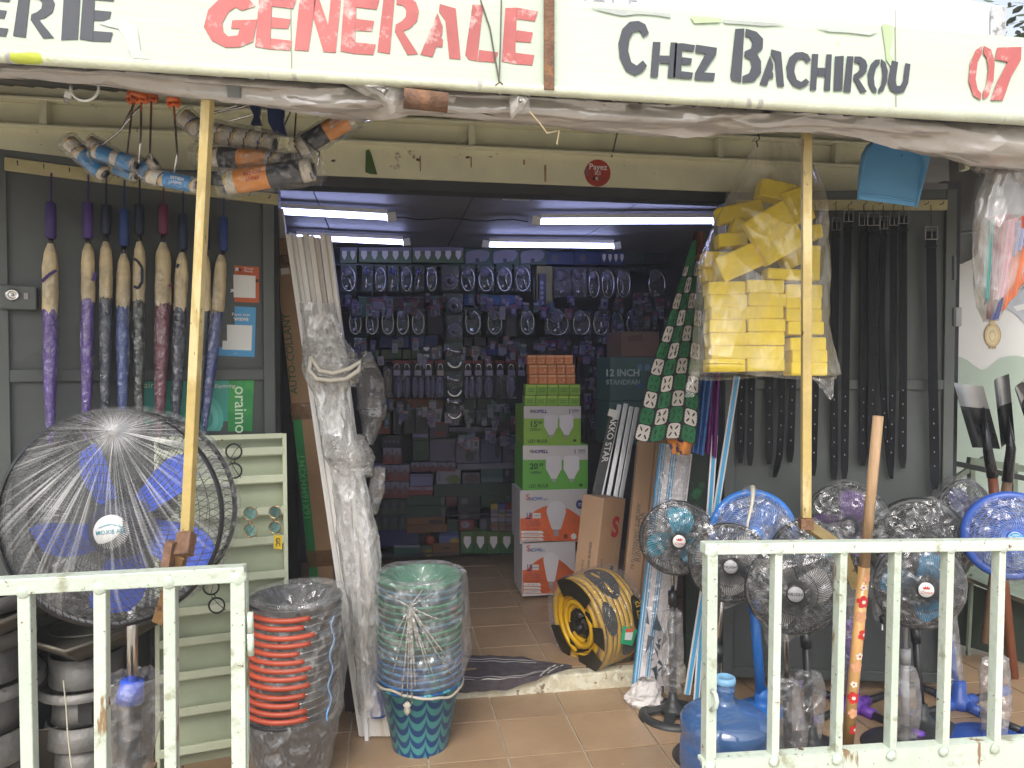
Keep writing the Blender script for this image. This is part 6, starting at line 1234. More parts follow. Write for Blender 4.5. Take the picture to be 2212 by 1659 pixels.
# price label: find the point facing the camera
th=R(-0)
fa=max(range(360),key=lambda q:((math.cos(R(q))*u1+math.sin(R(q))*u2).dot(-fw)))
def onH(ad,o,rr=.231): return hc+axv*o+rr*(math.cos(R(fa+ad))*u1+math.sin(R(fa+ad))*u2)
b=MB(); b.prism([onH(-3,-.02),onH(16,-.045),onH(26,.03),onH(8,.06)],fw*.001); tg=b.build('price_label',mat('green_label',(.04,.42,.20),.5),HC)
b=MB(); b.prism([onH(5,-.015,.234),onH(13,-.022,.234),onH(17,.02,.234),onH(8,.03,.234)],fw*.001); b.build('label_white',whitep,tg); b=MB(); b.prism([onH(1,-.008,.234),onH(5,-.014,.234),onH(8,.03,.234),onH(4,.036,.234)],fw*.001); b.build('label_red',C(.6,.1,.05),tg)
text('SUTONI',onH(-4,.085,.236),.034,mat('yellow_print_on_black',(.55,.32,.02),.5),HC,u2 if False else (math.cos(R(fa+90))*u1+math.sin(R(fa+90))*u2),-axv,bold=.02)
oval(R(fa-4),.085,.45,.035,hblk,'printed_black_oval',.232)
# wax print cloth hanging at right jamb
gcl=mat('wax_print_green',(.015,.12,.045),.8,var=.2,sc=30,bump=.4,bsc=200); bcl=mat('wax_print_black',(.012,.014,.016),.8,var=.2,bump=.4,bsc=200); wcl=mat('wax_print_white',(.48,.44,.40),.8,var=.08,bump=.4,bsc=200)
CLO=thing('wax_print_cloth','green black and white wax print cloth hanging at the right side of the doorway','cloth',W(1440,955,3.1))
def cq(u,v,o=0):
    y=lerp(562,952,v); xl=interp([(562,1482),(700,1440),(800,1405),(900,1382),(952,1368)],y); xr=interp([(562,1524),(650,1518),(800,1512),(900,1508),(952,1502)],y)
    x=lerp(xl,xr,u); dd=3.12+.05*math.sin(u*9+v*2)*.5*(1-.3*v)-.02*math.sin(u*4); yy=y+6*math.sin(u*7)*v+ (u-.5)*10*v
    return W(x,yy,dd-o)
b=MB(); b.grid(lambda u,v:cq(u,v),60,60); b.build('cloth',bcl,CLO,True)
for j in range(11):
    for i in range(4):
        uc=(i+.5)/4; vc=(j+.5)/11; white=(i+j)%2==0
        for par_,(mm_) in (((0),wcl if white else gcl),):
            b=MB(); hw,hh=.108,.043; P=[]
            N_=36
            for k in range(N_):
                th=6.2832*k/N_; cx_,sx_=math.cos(th),math.sin(th); e=(abs(cx_)**5+abs(sx_)**5)**(-1/5); jag=1-.10*(k%2) if white else 1
                P.append(cq(min(.995,max(.005,uc+hw*cx_*e*jag)),min(.997,max(.003,vc+hh*sx_*e)),.0022))
            ce=cq(uc,vc,.0024); b.add(P+[ce],[(k,(k+1)%N_,N_) for k in range(N_)]); cell=b.build('printed_cell',mm_,CLO)
            ink=bcl if white else mat('wax_print_dark_green',(.01,.055,.025),.8)
            for su in (-1,1):
                for sv in (-1,1):
                    b=MB(); 
                    c0u,c0v=uc+su*.045,vc+sv*.019; P=[]
                    for k in range(10):
                        th=6.2832*k/10; X=math.cos(th)*.024; Z=math.sin(th)*.006; ca,sa=math.cos(.7*su*sv),math.sin(.7*su*sv); P.append(cq(c0u+(X*ca*1.3-Z*sa*2.0),c0v+(X*sa*.75+Z*ca),.0045))
                    b.poly(P); b.build('leaf_mark',ink,cell) if False else None
                    CLO_m=b
                    globals().setdefault('LM',{True:MB(),False:MB()})[white].add(b.v,b.f)
for wt_,q_ in LM.items():
    o=q_.build('printed_leaf_marks',bcl if wt_ else mat('wax_print_dark_green',(.01,.055,.025),.8),CLO); o['kind']='stuff'
b=MB(); b.grid(lambda u,v:W(lerp(lerp(1500,1488,v),1522,u),lerp(500,566,v),3.10+.02*math.sin(u*8)),12,20); o=b.build('red_cloth',mat('red_brown_wax_print',(.10,.03,.025),.8,var=.4,sc=40,spots=[((.25,.18,.08),.6,50,.03),((.02,.05,.03),.62,35,.03)],bump=.5),smooth=True); tag(o,'red brown patterned cloth folded at the top of the hanging cloths','cloth')
b=MB(); b.grid(lambda u,v:W(lerp(lerp(1496,1478,v),lerp(1506,1500,v),u),lerp(520,575,v),3.08),8,12); tag(b.build('green_cloth_fold',gcl,smooth=True),'green fold of the wax cloth under the ceiling light end','cloth')
puc=mat('purple_wax_print',(.13,.012,.14),.8,var=.2,sc=30,bump=.4,spots=[((.02,.10,.12),.60,18,.04),((.35,.30,.34),.68,26,.02)]); blc=mat('blue_wax_print',(.05,.14,.36),.8,var=.3,sc=30,bump=.4,spots=[((.03,.03,.10),.58,30,.04)]); orc=mat('orange_wax_print',(.45,.16,.03),.8,var=.3,spots=[((.03,.03,.08),.55,30,.03),((.6,.4,.04),.6,24,.03)])
def drape(lab,tl,tr,bl,br,dd,m,nf=3):
    b=MB(); b.grid(lambda u,v:W(lerp(lerp(tl[0],tr[0],u),lerp(bl[0],br[0],u),v),lerp(lerp(tl[1],tr[1],u),lerp(bl[1],br[1],u),v),dd+.018*math.sin(u*nf*6.28+v)),36,24); tag(b.build('hanging_cloth',m,smooth=True),lab,'cloth','cloths hanging at the right jamb')
drape('blue patterned cloth edge between the green and purple cloths',(1502,812),(1540,812),(1492,975),(1520,985),3.16,blc)
drape('purple patterned cloth hanging below the sponge bag',(1515,800),(1556,800),(1506,968),(1548,990),3.20,puc)
drape('strip of orange and navy print showing under the green cloth',(1440,948),(1500,952),(1452,980),(1488,984),3.15,orc,1)
for k,(x0_,y0_,x1_,y1_,lb) in enumerate(((1592,812,1484,1500,'blue and white striped plastic edging strip crossing in front, the slanting one'),(1544,940,1504,1518,'blue and white striped plastic edging strip, the more upright one'))):
    pa=W(x0_,y0_,3.22); pb=W(x1_,y1_,3.16); pb=V((pb.x,pb.y,max(.005,pb.z))); t=thing('edging_strip',lb,'strip',pb,'striped edging strips')
    b=MB(); b.beam(pb,pa,.027,.008,side=rt); b.build('white_body',strpW,t,bevel=.001); b=MB(); b.beam(pb-fw*.005,pa-fw*.005,.014,.002,side=rt); b.build('blue_stripe',strpB,t)
# ================================================================ stickers on the fascia
PS=thing('round_sticker','round orange red sticker reading Payez ici on the beam over the door','sticker',onY(1291,402,YL-.002))
oc_=mat('orange_red_sticker',(.42,.05,.028),.5,var=.06)
def fy(x,y,o=.002): return onY(x,y,YL-o)
b=MB(); b.poly([fy(1291+28*math.cos(k*.1963),374+29.5*math.sin(k*.1963)) for k in range(32)]); b.build('print',oc_,PS)
text('Payez',fy(1292,361,.0035),.027,ink_white,PS,bold=.012); text('ici',fy(1291,373,.0035),.024,ink_white,PS,bold=.012)
for x_,s_,m_,fl in ((1283,4,ink_black,1),(1289,4,ink_white,-1)):
    b=MB(); b.poly([fy(x_+fl*s_*a_,386+s_*c_,.0035) for a_,c_ in ((-.9,.5),(-.4,1),(.4,.2),(.4,.8),(1,.8),(1,-.9),(-.7,-.9),(-.7,-.3),(-.1,-.3))]); b.build('arrow',m_,PS)
text('Orange',fy(1301,384,.0035),.006,ink_black,PS); text('Money',fy(1301,387.5,.0035),.006,ink_black,PS)
b=MB(); b.poly([fy(1268+6*math.cos(k*.3927),372+9*math.sin(k*.3927),.003) for k in range(16)]); b.build('ring_mark',C(.30,.10,.10),PS)
b=MB(); b.poly([fy(x_,y_) for x_,y_ in ((790,325),(797,322),(802,332),(815,377),(800,376),(789,372))]); tag(b.build('green_tape',mat('green_tape',(.06,.12,.02),.5,bump=.3)),'scrap of dark green tape stuck on the pale beam over the door','tape')
b=MB(); b.beam(fy(1334,285,.03),fy(1321,340,.03),.006,.004); tag(b.build('thin_rod',doorf),'thin slanting rod hanging in front of the beam above the round sticker','rod')
# ================================================================ belts
beltm=mat('black_leather',(.006,.007,.010),.5,var=.15,sc=15,bump=.4,bsc=160,rv=.3,spec=.18); beltb=mat('charcoal_leather',(.011,.011,.014),.55,bump=.4,bsc=160,spec=.18); bkl=mat('dull_metal_buckle',(.30,.28,.27),.3,.9,bump=0); hole=mat('belt_hole_edge',(.25,.26,.27),.5,bump=0)
pack=film('belt_pack',.02,.08,40,rough=.12,bump=1.,edge=.15)
bl=[([(1606,470),(1603,800),(1599,1001)],15,'square tipped black belt, leftmost below the sponge bag',0),
([(1626,470),(1624,820),(1620,1006)],15,'ribbed charcoal belt second from the left below the sponge bag',1),
([(1664,470),(1663,820),(1661,1003)],16,'dark belt with trimmed corners below the middle of the sponge bag',1),
([(1690,470),(1688,900),(1684,985),(1673,1031)],14,'thin black belt whose tip curls left below the sponge bag',0),
([(1713,470),(1712,830),(1707,999)],15,'round tipped belt just left of the upright yellow post',0),
([(1762,470),(1762,850),(1757,1028)],13,'narrow belt peeking out right behind the yellow post',0),
([(1806,480),(1802,820),(1802,1036)],15,'grey black belt under the plastic tail of the sponge bag',1),
([(1832,462),(1827,800),(1824,1034)],16,'black belt with a wire buckle, right of the sponge bag tail',0),
([(1866,470),(1866,800),(1864,1006)],17,'wide black belt left of the wooden broom handle',0),
([(1886,470),(1886,800),(1884,1010)],20,'widest flat belt partly behind the wooden broom handle',1),
([(1908,478),(1904,700),(1911,900),(1926,1034)],13,'twisted narrow belt hanging askew right of the broom handle',0),
([(1930,470),(1929,800),(1924,1028)],14,'plain belt overlapped by the twisted narrow one',0),
([(1951,466),(1951,800),(1950,1012)],16,'grooved belt with cut lines along its length',1),
([(2011,500),(2015,800),(2020,1057)],20,'long broad belt hanging alone at the right edge of the strip',0)]
for k,(pts,wd,lb,mi) in enumerate(bl):
    P=[onR(x,y,.045+.012*(k%2)) for x,y in pts]; d_=3.3; w_=wd*d_/1600
    t=thing('belt',lb,'belt',P[-1],'black belts hung on the right door'); rx=(RE-RH).normalized(); fr_=nR
    # smooth path
    Q=[]; ys=[p[1] for p in pts]; n_=26
    for j in range(n_+1):
        y=lerp(ys[0],ys[-1],j/n_); x=interp([(p[1],p[0]) for p in pts],y); Q.append((onR(x,y,.045+.012*(k%2)+.012*math.sin(j*.5+k)*(j/n_)),))
    b=MB(); m=beltb if mi else beltm; vs=[];fs=[]
    for j,(q,) in enumerate(Q):
        tp=1 if j<n_-1 else (.55 if j==n_ else .95); 
        for sx,sn in ((-1,1),(1,1),(1,-1),(-1,-1)): vs.append(q+rx*(sx*w_/2*tp)+fr_*(sn*.0015))
    for j in range(n_):
        for s_ in range(4): fs.append((j*4+s_,j*4+(s_+1)%4,(j+1)*4+(s_+1)%4,(j+1)*4+s_))
    fs.append((n_*4,n_*4+1,n_*4+2,n_*4+3)); fs.append((3,2,1,0)); b.add(vs,fs); b.build('strap',m,t)
    b=MB()
    for j in range(5):
        f=1-(.09+.055*j); q=onR(interp([(p[1],p[0]) for p in pts],lerp(ys[0],ys[-1],f)),lerp(ys[0],ys[-1],f),.045+.012*(k%2)+.012*math.sin(f*n_*.5+k)*f+.0022); 
        hb_=MB(); hb_.poly([q+rx*.0028*math.cos(a_)+UP*.0042*math.sin(a_) for a_ in [6.283*z/8 for z in range(8)]]); hb_.build('punch_hole',hole,t)
    q=Q[0][0]; b=MB(); hw=w_*.62; b.tube([q+rx*hw+UP*.02+fr_*.006,q+rx*hw-UP*.035+fr_*.006,q-rx*hw-UP*.035+fr_*.006,q-rx*hw+UP*.02+fr_*.006],.0026,6,closed=True); b.tube([q-UP*.035+fr_*.008,q+UP*.02+fr_*.009],.002,5); b.build('buckle',bkl,t,True)
    b=MB(); b.beam(q-UP*.07+fr_*.004,q-UP*.06+fr_*.004,w_*1.1,.009,side=rx); b.build('keeper_loop',m,t)
    b=MB(); b.tube([q+UP*.02,onR(pts[0][0],443,.035)],.0015,4); b.build('hanging_loop',blackp,t)
    if False: 
        b=MB(); b.grid(lambda u,v:q+rx*((u-.5)*w_*1.5*(1+.2*nz((u*5,v*6,k),1)))+UP*(.05-.17*v)+fr_*(.013+.008*nz((u*6,v*8,k),1)),8,14); b.build('plastic_pack',pack,t,True)
# ================================================================ sponge bag
spm=mat('yellow_sponge',(.95,.72,.02),.9,var=.06,sc=30,bump=.7,bsc=250,rv=.05)
sg_='yellow sponges packed in the hanging bag'
def zq(x,y): return (1469.6+x*.3281,272.2+y*.3281)
Dg=2.74
def sponge(lab,cx,cy,w_,h_,rot,dd=0,dep=.095,yw_=0):
    px,py=zq(cx,cy); d_=Dg+dd; c=W(px,py,d_); s_=.3281*d_/1600
    Mx=Matrix((rt,-fw,up)).transposed()@Matrix.Rotation(R(yw_),3,'Z')@Matrix.Rotation(R(rot),3,'Y')
    b=MB(); sx_,sz_=w_*s_,h_*s_
    n_=6
    b.box(c+fw*dep/2,(sx_,dep,sz_),Mx); o=b.build('sponge',spm,bevel=.006); tag(o,lab,'sponge',sg_); return o
cols=[(318,243,[1065,1150,1232,1318,1404,1490,1575]),(567,250,[1055,1142,1226,1312,1400,1490,1572]),(822,238,[1085,1160,1245,1330,1435,1518,1600])]
cn_=['left','middle','right']
for ci,(cx,w_,ys_) in enumerate(cols):
    for j,y in enumerate(ys_):
        sponge('%s sponge from the top in the %s column of the neat stack'%(ordn(j),cn_[ci]),cx+rnd.uniform(-10,10)+(24 if ci==2 and j>3 else 0),y,w_+rnd.uniform(-4,4),86.5,rnd.uniform(-1.5,1.5),.0)
for lab,cx,cy,w_,h_,rot,dd,dep in (('big tilted sponge facing forward like a diamond in the bag',630,700,300,330,-30,-.03,.05),('tilted sponge tucked under the left corner of the diamond one',400,890,300,170,-24,.0,.07),('sponge lying high at the top of the bag near the knot',650,420,240,120,12,.06,.08),('sponge high on the right beside the yellow post',780,520,170,230,-18,.05,.08),('shadowed sponge at upper left inside the bag',400,560,300,110,-12,.10,.06),('small sponge block left of the diamond one',350,745,190,90,-4,.06,.08),('sponge edge poking out at the left side of the bag',250,880,180,110,3,.07,.08),('sponge block left just above the neat stack',250,970,190,90,-6,.10,.08),('sponge poking out right of the post, upper one',905,690,70,90,-8,.03,.09),('upright sponge right of the post over the neat stack',890,900,70,230,2,.03,.09),('sponge lying above the middle and right columns',690,975,230,75,3,.01,.08),('small upright sponge left of the big diamond one',385,665,90,110,20,.08,.06),('sponge behind the right upper side of the diamond one',760,860,180,120,-25,.09,.06)):
    sponge(lab,cx,cy,w_,h_,rot,dd,dep)
sbf=film('sponge_bag_film',.09,.26,7,stretch=(1,1,.5),rough=.2,col=(.72,.66,.52),tint=(1,.99,.97),bump=1.,dist=.03,edge=.3,thr=(.48,.70),gf=.06,gl=.45)
SB=thing('sponge_bag','big hanging clear plastic bag full of yellow sponges behind the yellow post','bag',W(1640,860,2.8))
Lt=[(300,1632),(315,1630),(350,1615),(400,1592),(450,1566),(500,1542),(560,1520),(620,1512),(700,1507),(780,1502),(806,1494)]; Rt_=[(300,1720),(315,1728),(350,1742),(400,1766),(450,1776),(500,1780),(560,1780),(620,1778),(700,1778),(780,1796),(812,1804)]
def sbag(u,v):
    y=lerp(300,814,v); xl=interp(Lt,y); xr=interp(Rt_,y); xc=(xl+xr)/2; h_=(xr-xl)/2+5; a=u*6.2832; th=interp([(300,.03),(400,.09),(600,.11),(814,.105)],y)
    if v>.985: th*=.5; 
    e=1+.03*nz((math.cos(a)*3,math.sin(a)*3,v*8),1)+.02*nz((math.cos(a)*8,math.sin(a)*8,v*20),1)+.02*max(0,1-v*3)*math.sin(a*19)
    c=W(xc+h_*e*math.cos(a)*(1 if v<.99 else .97),y+(8*math.sin(a*2) if v>.95 else 0),Dg+.045); sq=math.sin(a); sq=math.copysign(abs(sq)**.55,sq)
    return c-fw*(th*e*sq)
b=MB(); b.grid(sbag,110,100,True); b.build('film',sbf,SB,True)
b=MB(); b.grid(lambda u,v:W(lerp(lerp(1494,1476,v),lerp(1510,1496,v),u)+3*math.sin(v*9),lerp(800,858,v),Dg-.02+.02*nz((u*4,v*4,2),1)),8,12); b.grid(lambda u,v:W(lerp(lerp(1752,1788,v),lerp(1802,1800,v),u),lerp(812,858,v)+6*math.sin(u*3),Dg-.03+.025*nz((u*4,v*4,6),1)),10,12); 
o=b.build('loose_bag_corners',bagf,SB,True); o['kind']='stuff'
b=MB(); b.tube([W(1638,268,Dg+.03),W(1637,288,Dg+.03),W(1641,300,Dg+.03),W(1634,306,Dg+.03),W(1637,318,Dg+.03)],.0028,6); b.build('tie',blackp,SB,True)
# ================================================================ dustpan
dpm=mat('sky_blue_dustpan',(.11,.31,.52),.45,var=.05,sc=5,bump=.1)
DP=thing('dustpan','sky blue plastic dustpan hanging upside down above the belts','dustpan',W(1920,448,2.45))
ol=[(1857,430),(1861,360),(1866,335),(1876,317),(1892,310),(1960,318),(1978,326),(1990,340),(1991,360),(1984,400),(1976,446)]
P=[W(x,y,2.45) for x,y in ol]; b=MB(); b.prism(P,fw*.004); b.build('tray',dpm,DP)
for i in range(len(P)-1):
    hgt=interp([(0,.012),(2,.05),(4,.06),(6,.06),(8,.04),(9,.012)],i)
b=MB(); hs_=[.006,.03,.045,.055,.055,.055,.05,.045,.03,.018,.006]
vs=[];fs=[]
cen=sum(P,V())/len(P)
for i,p in enumerate(P): vs+= [p,p-fw*hs_[i]+(p-cen)*.03,p-fw*hs_[i]+(p-cen)*.075,p+(p-cen)*.075+fw*.002]
for i in range(len(P)-1):
    for k in range(3): fs.append((i*4+k,i*4+k+1,(i+1)*4+k+1,(i+1)*4+k))
b.add(vs,fs); b.build('side_wall',dpm,DP,True)
b=MB(); b.tube([W(1858,418,2.445),W(1975,434,2.445)],.0035,6); b.build('front_ridge',dpm,DP,True)
b=MB(); b.poly([W(1948+1.8*math.cos(k*.785),336+2.2*math.sin(k*.785),2.447) for k in range(8)]); b.build('hanging_hole',C(.02,.06,.12),DP)
# ================================================================ coloured bag at right edge
CB2=thing('packed_cloth_bag','clear plastic bag of striped coloured cloths hanging at the right edge','bag',W(2150,690,2.3))
for k,(pts,m,dd) in enumerate((([(2140,470),(2186,462),(2150,688),(2130,690)],C(.20,.05,.07,.8),2.30),([(2128,478),(2142,476),(2128,660),(2121,640)],C(.10,.28,.26,.8),2.29),([(2160,480),(2200,470),(2165,640),(2142,650)],C(.50,.26,.32,.8),2.285),([(2172,560),(2240,490),(2218,590),(2148,690),(2138,680)],C(.50,.13,.05,.8),2.28),([(2190,480),(2225,475),(2212,520),(2180,560)],C(.28,.30,.45,.8),2.275),([(2204,468),(2240,468),(2235,520),(2208,520)],C(.45,.05,.03,.8),2.26),([(2112,500),(2130,480),(2122,640),(2116,610)],C(.30,.26,.25,.8),2.31),([(2150,655),(2162,640),(2152,690),(2138,692)],C(.08,.09,.20,.8),2.275))):
    b=MB(); A0,B0_,C0,D0=[W(x,y,dd) for x,y in pts[:4]] if len(pts)==4 else [W(x,y,dd) for x,y in (pts[0],pts[1],pts[2],pts[3])]
    b.grid(lambda u,v:(A0.lerp(B0_,u)).lerp(D0.lerp(C0,u),v)-fw*(.02*math.sin(math.pi*u)+.006*math.sin(u*22+k)),22,14); b.build('folded_cloth',m,CB2,True)
def cbag(u,v):
    y=lerp(345,694,v); xl=interp([(345,2152),(380,2132),(430,2112),(480,2104),(560,2102),(600,2104),(660,2112),(694,2132)],y); xr=interp([(345,2215),(400,2240),(560,2250),(600,2230),(650,2180),(694,2148)],y); a=u*6.2832; xc=(xl+xr)/2; h_=(xr-xl)/2
    e=1+.06*nz((math.cos(a)*3,math.sin(a)*3,v*8+3),1)+.03*nz((math.cos(a)*9,math.sin(a)*9,v*20),1)+.04*max(0,1-v*2.2)*math.sin(a*13)
    return W(xc+h_*e*math.cos(a),y,2.30)-fw*(.05*e*math.sin(a)*(1-.3*v))
b=MB(); b.grid(cbag,80,70,True); b.build('film',film('cloth_bag_film',.22,.5,8,stretch=(1,1,.5),rough=.2,col=(.52,.48,.44),bump=1.,dist=.02,edge=.35,gf=.07,gl=.45),CB2,True)
# drooping plastic curtain under the sign at right
b=MB(); b.grid(lambda u,v:W(lerp(2040,2250,u),lerp(interp([(2040,325),(2250,350)],lerp(2040,2250,u)),interp([(2040,330),(2075,345),(2110,378),(2160,395),(2250,400)],lerp(2040,2250,u)),v),2.42+.02*nz((u*6,v*4,1),1)),40,12); tag(b.build('plastic_curtain',dirtyfilm,smooth=True),'dusty plastic sheet drooping behind the coloured bag at the right edge','plastic sheet')
# ================================================================ shovels and picks
shm=mat('black_painted_blade',(.012,.013,.015),.25,var=.1,bump=.05); shs=mat('bare_steel_blade',(.42,.42,.43),.3,.85,var=.15,bump=.1)
redw=mat('reddish_wood_handle',(.20,.065,.03),.5,var=.2,sc=12,stretch=(5,5,.5)); brw=mat('brown_wood_handle',(.20,.13,.08),.6,var=.25,sc=12,stretch=(5,5,.5))
def shovel(lab,q4,mid,sock,hnd,dd,hm,dark=.45):
    t=thing('shovel',lab,'shovel',W(hnd[1][0],hnd[1][1],dd),'shovels standing blade up on the right')
    tl,tr,br,bl_=[W(x,y,dd) for x,y in q4]
    def g(u,v): return tl.lerp(tr,u).lerp(bl_.lerp(br,u),v)+fw*(.03*math.sin(math.pi*u)+.0)
    b=MB(); b.grid(lambda u,v:g(u,v*dark),12,8); b.grid(lambda u,v:g(1-u,v*dark)+fw*.003,12,8); b.build('blade_tip',shs,t,True)
    b=MB(); b.grid(lambda u,v:g(u,dark+v*(1-dark)),12,10); b.grid(lambda u,v:g(1-u,dark+v*(1-dark))+fw*.003,12,10); b.build('blade',shm,t,True)
    b=MB(); b.tube([W(*mid,dd-.01),W((sock[0][0]),sock[0][1],dd-.015),W(*sock[1],dd)],[.004,.022,.026],12); b.build('socket',shm,t,True)
    b=MB(); b.tube([W(*sock[1],dd),W(*hnd[0],dd-.02),W(*hnd[1],dd-.1)],[.022,.024,.022],14); b.build('handle',hm,t,True)
shovel('square black shovel with bare steel tip, leftmost, leaning left, reddish handle',[(2060,826),(2124,834),(2161,970),(2101,967)],(2125,880),((2134,975),(2144,1030)),((2150,1090),(2198,1545)),3.62,redw,.36)
shovel('narrow black shovel with grey tip standing upright beside the leftmost one',[(2148,824),(2180,808),(2193,953),(2164,972)],(2178,900),((2184,968),(2176,1040)),((2168,1100),(2128,1390)),3.7,brw,.42)
shovel('shovel blade cut off by the right edge of the frame',[(2196,848),(2210,824),(2260,900),(2240,985)],(2230,900),((2242,960),(2244,1040)),((2246,1100),(2250,1400)),3.6,redw,.3)
# ================================================================ stand fans on the right
cyb=mat('cyan_gloss_blade',(.04,.55,.80),.15,var=.05,bump=0,coat=.5); cyd=mat('deep_cyan_blade',(.03,.36,.66),.15,var=.05,bump=0,coat=.5); wbl=mat('smoky_white_blade',(.50,.48,.47),.3,var=.05,bump=0,coat=.4); dbl=mat('smoky_black_blade',(.04,.042,.045),.2,bump=0,coat=.5)
pub=mat('lilac_blade',(.30,.14,.52),.3,var=.06,bump=.03); pup=mat('purple_plastic',(.14,.04,.36),.4,var=.06,bump=.05); nvb=mat('navy_blade',(.03,.035,.22),.3,var=.05,bump=0); bpl=mat('royal_blue_plastic',(.03,.085,.36),.35,var=.06,bump=.04); bpl2=mat('bright_blue_plastic',(.03,.19,.62),.35,var=.06,bump=.04)
wire=mat('grey_black_wire',(.05,.05,.052),.4,var=.1,bump=0); bluew=mat('blue_wire',(.12,.22,.62),.4,bump=0); palew=mat('pale_blue_wire',(.28,.40,.75),.4,bump=0)
dbase=mat('black_base_plastic',(.025,.027,.027),.45,var=.15,bump=.1); gbadge=mat('grey_badge',(.36,.36,.37),.4,var=.03); dkn=mat('dark_navy',(.02,.02,.05),.4)
cl_=(whitep)
def bz(px,py): return onZ(px,py,0)
fan('small fan with cyan blades and red crown badge on a black ring base',(1463,1163),3.1,77,-14,0,bz(1453,1550),'round',cyb,wire,blackp,3,('crown',blackp,whitep),chrome,dbase,.145,.52,a0=R(70),nw=72,bagz=(.10,.45,.035,.035),corners=((.45,.28),(1.9,.08)),bw=.95,spiral=.25)
fan('grey badged fan with pale blades at the gate end post, behind the water bottle',(1575,1217),2.85,82,-20,0,bz(1533,1640),'disc',wbl,wire,blackp,3,('PHLIGHT',blackp,gbadge,.38),chrome,dbase,.14,.40,a0=R(150),nw=80,rings=(.55,),corners=((2.2,.22),(.75,.35),(-1.7,.18)),bw=.9,spiral=.2)
fan('pale bladed fan with silver badge seen between the first two gate bars',(1712,1274),2.55,94,-20,0,V((W(1706,1500,2.62).x,W(1706,1500,2.62).y,0)),'disc',wbl,wire,blackp,3,('PHLIGHT',blackp,gbadge,.38),chrome,dbase,.14,.36,a0=R(120),nw=96,rings=(.5,.85),corners=((.9,.35),(-1.85,.45),(2.3,.1)),bw=.9,spiral=.2,bagz=(.05,.38,.055,.04))
fan('round blue fan tied in clear film with a cord knot at its top',(1627,1150),3.0,84,-20,4,bz(1646,1536),'disc',bpl2,palew,bpl2,4,('',bpl2,bpl2),chrome,bpl2,.10,.50,a0=R(40),nw=64,rings=(.35,.45,.55,.65,.75,.85),rimr=.016,sleeve=bpl2,spiral=.9,corners=((1.6,.12),),rs=.022,bw=.7)
b=MB(); b.tube([W(1625,1052,2.93),W(1627,1066,2.90),W(1624,1090,2.87),W(1616,1125,2.85),W(1610,1165,2.84)],[.012,.008,.006,.005,.004],8); tag(b.build('cord_knot',mat('cream_film_cord',(.62,.58,.46),.4,bump=.5),smooth=True),'cream twisted film cord running down the tied blue fan','cord')
fan('fan with cyan blades half hidden behind the rusty foot of the upright yellow post',(1748,1206),2.85,80,-20,0,bz(1752,1622),'disc',cyb,wire,blackp,3,('',blackp,blackp),chrome,dbase,.13,.44,a0=R(160),nw=72,corners=((.7,.4),(2.2,.25),(-1.6,.2)),bagz=(.04,.30,.04,.045),rs=.017,bw=.9)
fan('fan with lilac blades and star base with purple caps',(1830,1134),3.05,87,-26,0,bz(1842,1536),'cross',pub,wire,blackp,3,('',blackp,blackp),chrome,pup,(.30,.35),.40,a0=R(60),nw=80,rings=(.5,.7,.85),corners=((1.6,.05),),bw=1.0,bagz=(.12,.62,.035,.03),sleeve=pup)
fan('dark smoky fan with deep black drum rim, left of the blue one',(1987,1180),2.98,96,-24,2,bz(1992,1572),'disc',dbl,wire,dbase,5,('',blackp,blackp),chrome,dbase,.14,.40,a0=R(30),nw=70,rings=(.3,.4,.5,.6,.7,.8,.9),rimr=.018,spiral=.8,corners=((1.2,.06),),bw=.75)
fan('fan with blue blades and red crown badge between the middle gate bars',(1988,1266),2.72,90,-18,2,bz(1955,1620),'disc',cyd,wire,blackp,3,('crown',blackp,whitep),greyp,dbase,.16,.40,a0=R(-80),nw=96,rings=(.55,),corners=((3.3,.18),(-2.4,.25),(1.1,.1)),bagz=(.05,.34,.045,.035),bw=.9,spiral=.3,sleeve=greyp)
fan('black mesh fan with navy blades turned aside by the shovels, blue capped star base',(2088,1130),3.25,90,12,4,bz(2071,1530),'cross',nvb,cagebk,blackp,5,('',blackp,dkn),chrome,bpl,(.32,.25),.42,a0=R(20),nw=60,rings=(.3,.42,.54,.66,.78,.9),spiral=.35,corners=((1.6,.05),),bagz=(.10,.70,.04,.03),sleeve=bpl,bw=.5)
fan('all blue fan with a printed white and sky blue badge at the right edge',(2184,1158),2.80,86,-28,0,bz(2146,1612),'disc',bpl,bluew,bpl,5,('longstar',bpl,whitep),chrome,bpl,.17,.34,a0=R(30),nw=56,rings=(.34,.44,.54,.64,.74,.84),rimr=.019,spiral=.9,corners=((-1.6,.2),),bagz=(.05,.36,.05,.045),sleeve=bpl,bw=.7,bagk=True)
# power plug
PG=thing('power_plug','black two pin plug hanging below the fan with the red crown badge','plug',W(1910,1362,2.7))
b=MB(); b.beam(W(1909,1330,2.7),W(1911,1346,2.7),.028,.02); b.build('plug_body',blackp,PG,bevel=.003)
for dx in (-5,5): b=MB(); b.tube([W(1911+dx,1346,2.7),W(1911+dx,1361,2.7)],.0025,6); b.build('pin',whitep,PG)
b=MB(); b.tube([W(1908,1330,2.7),W(1905,1300,2.72),W(1915,1270,2.8)],.003,6); b.build('cord',blackp,PG,True)
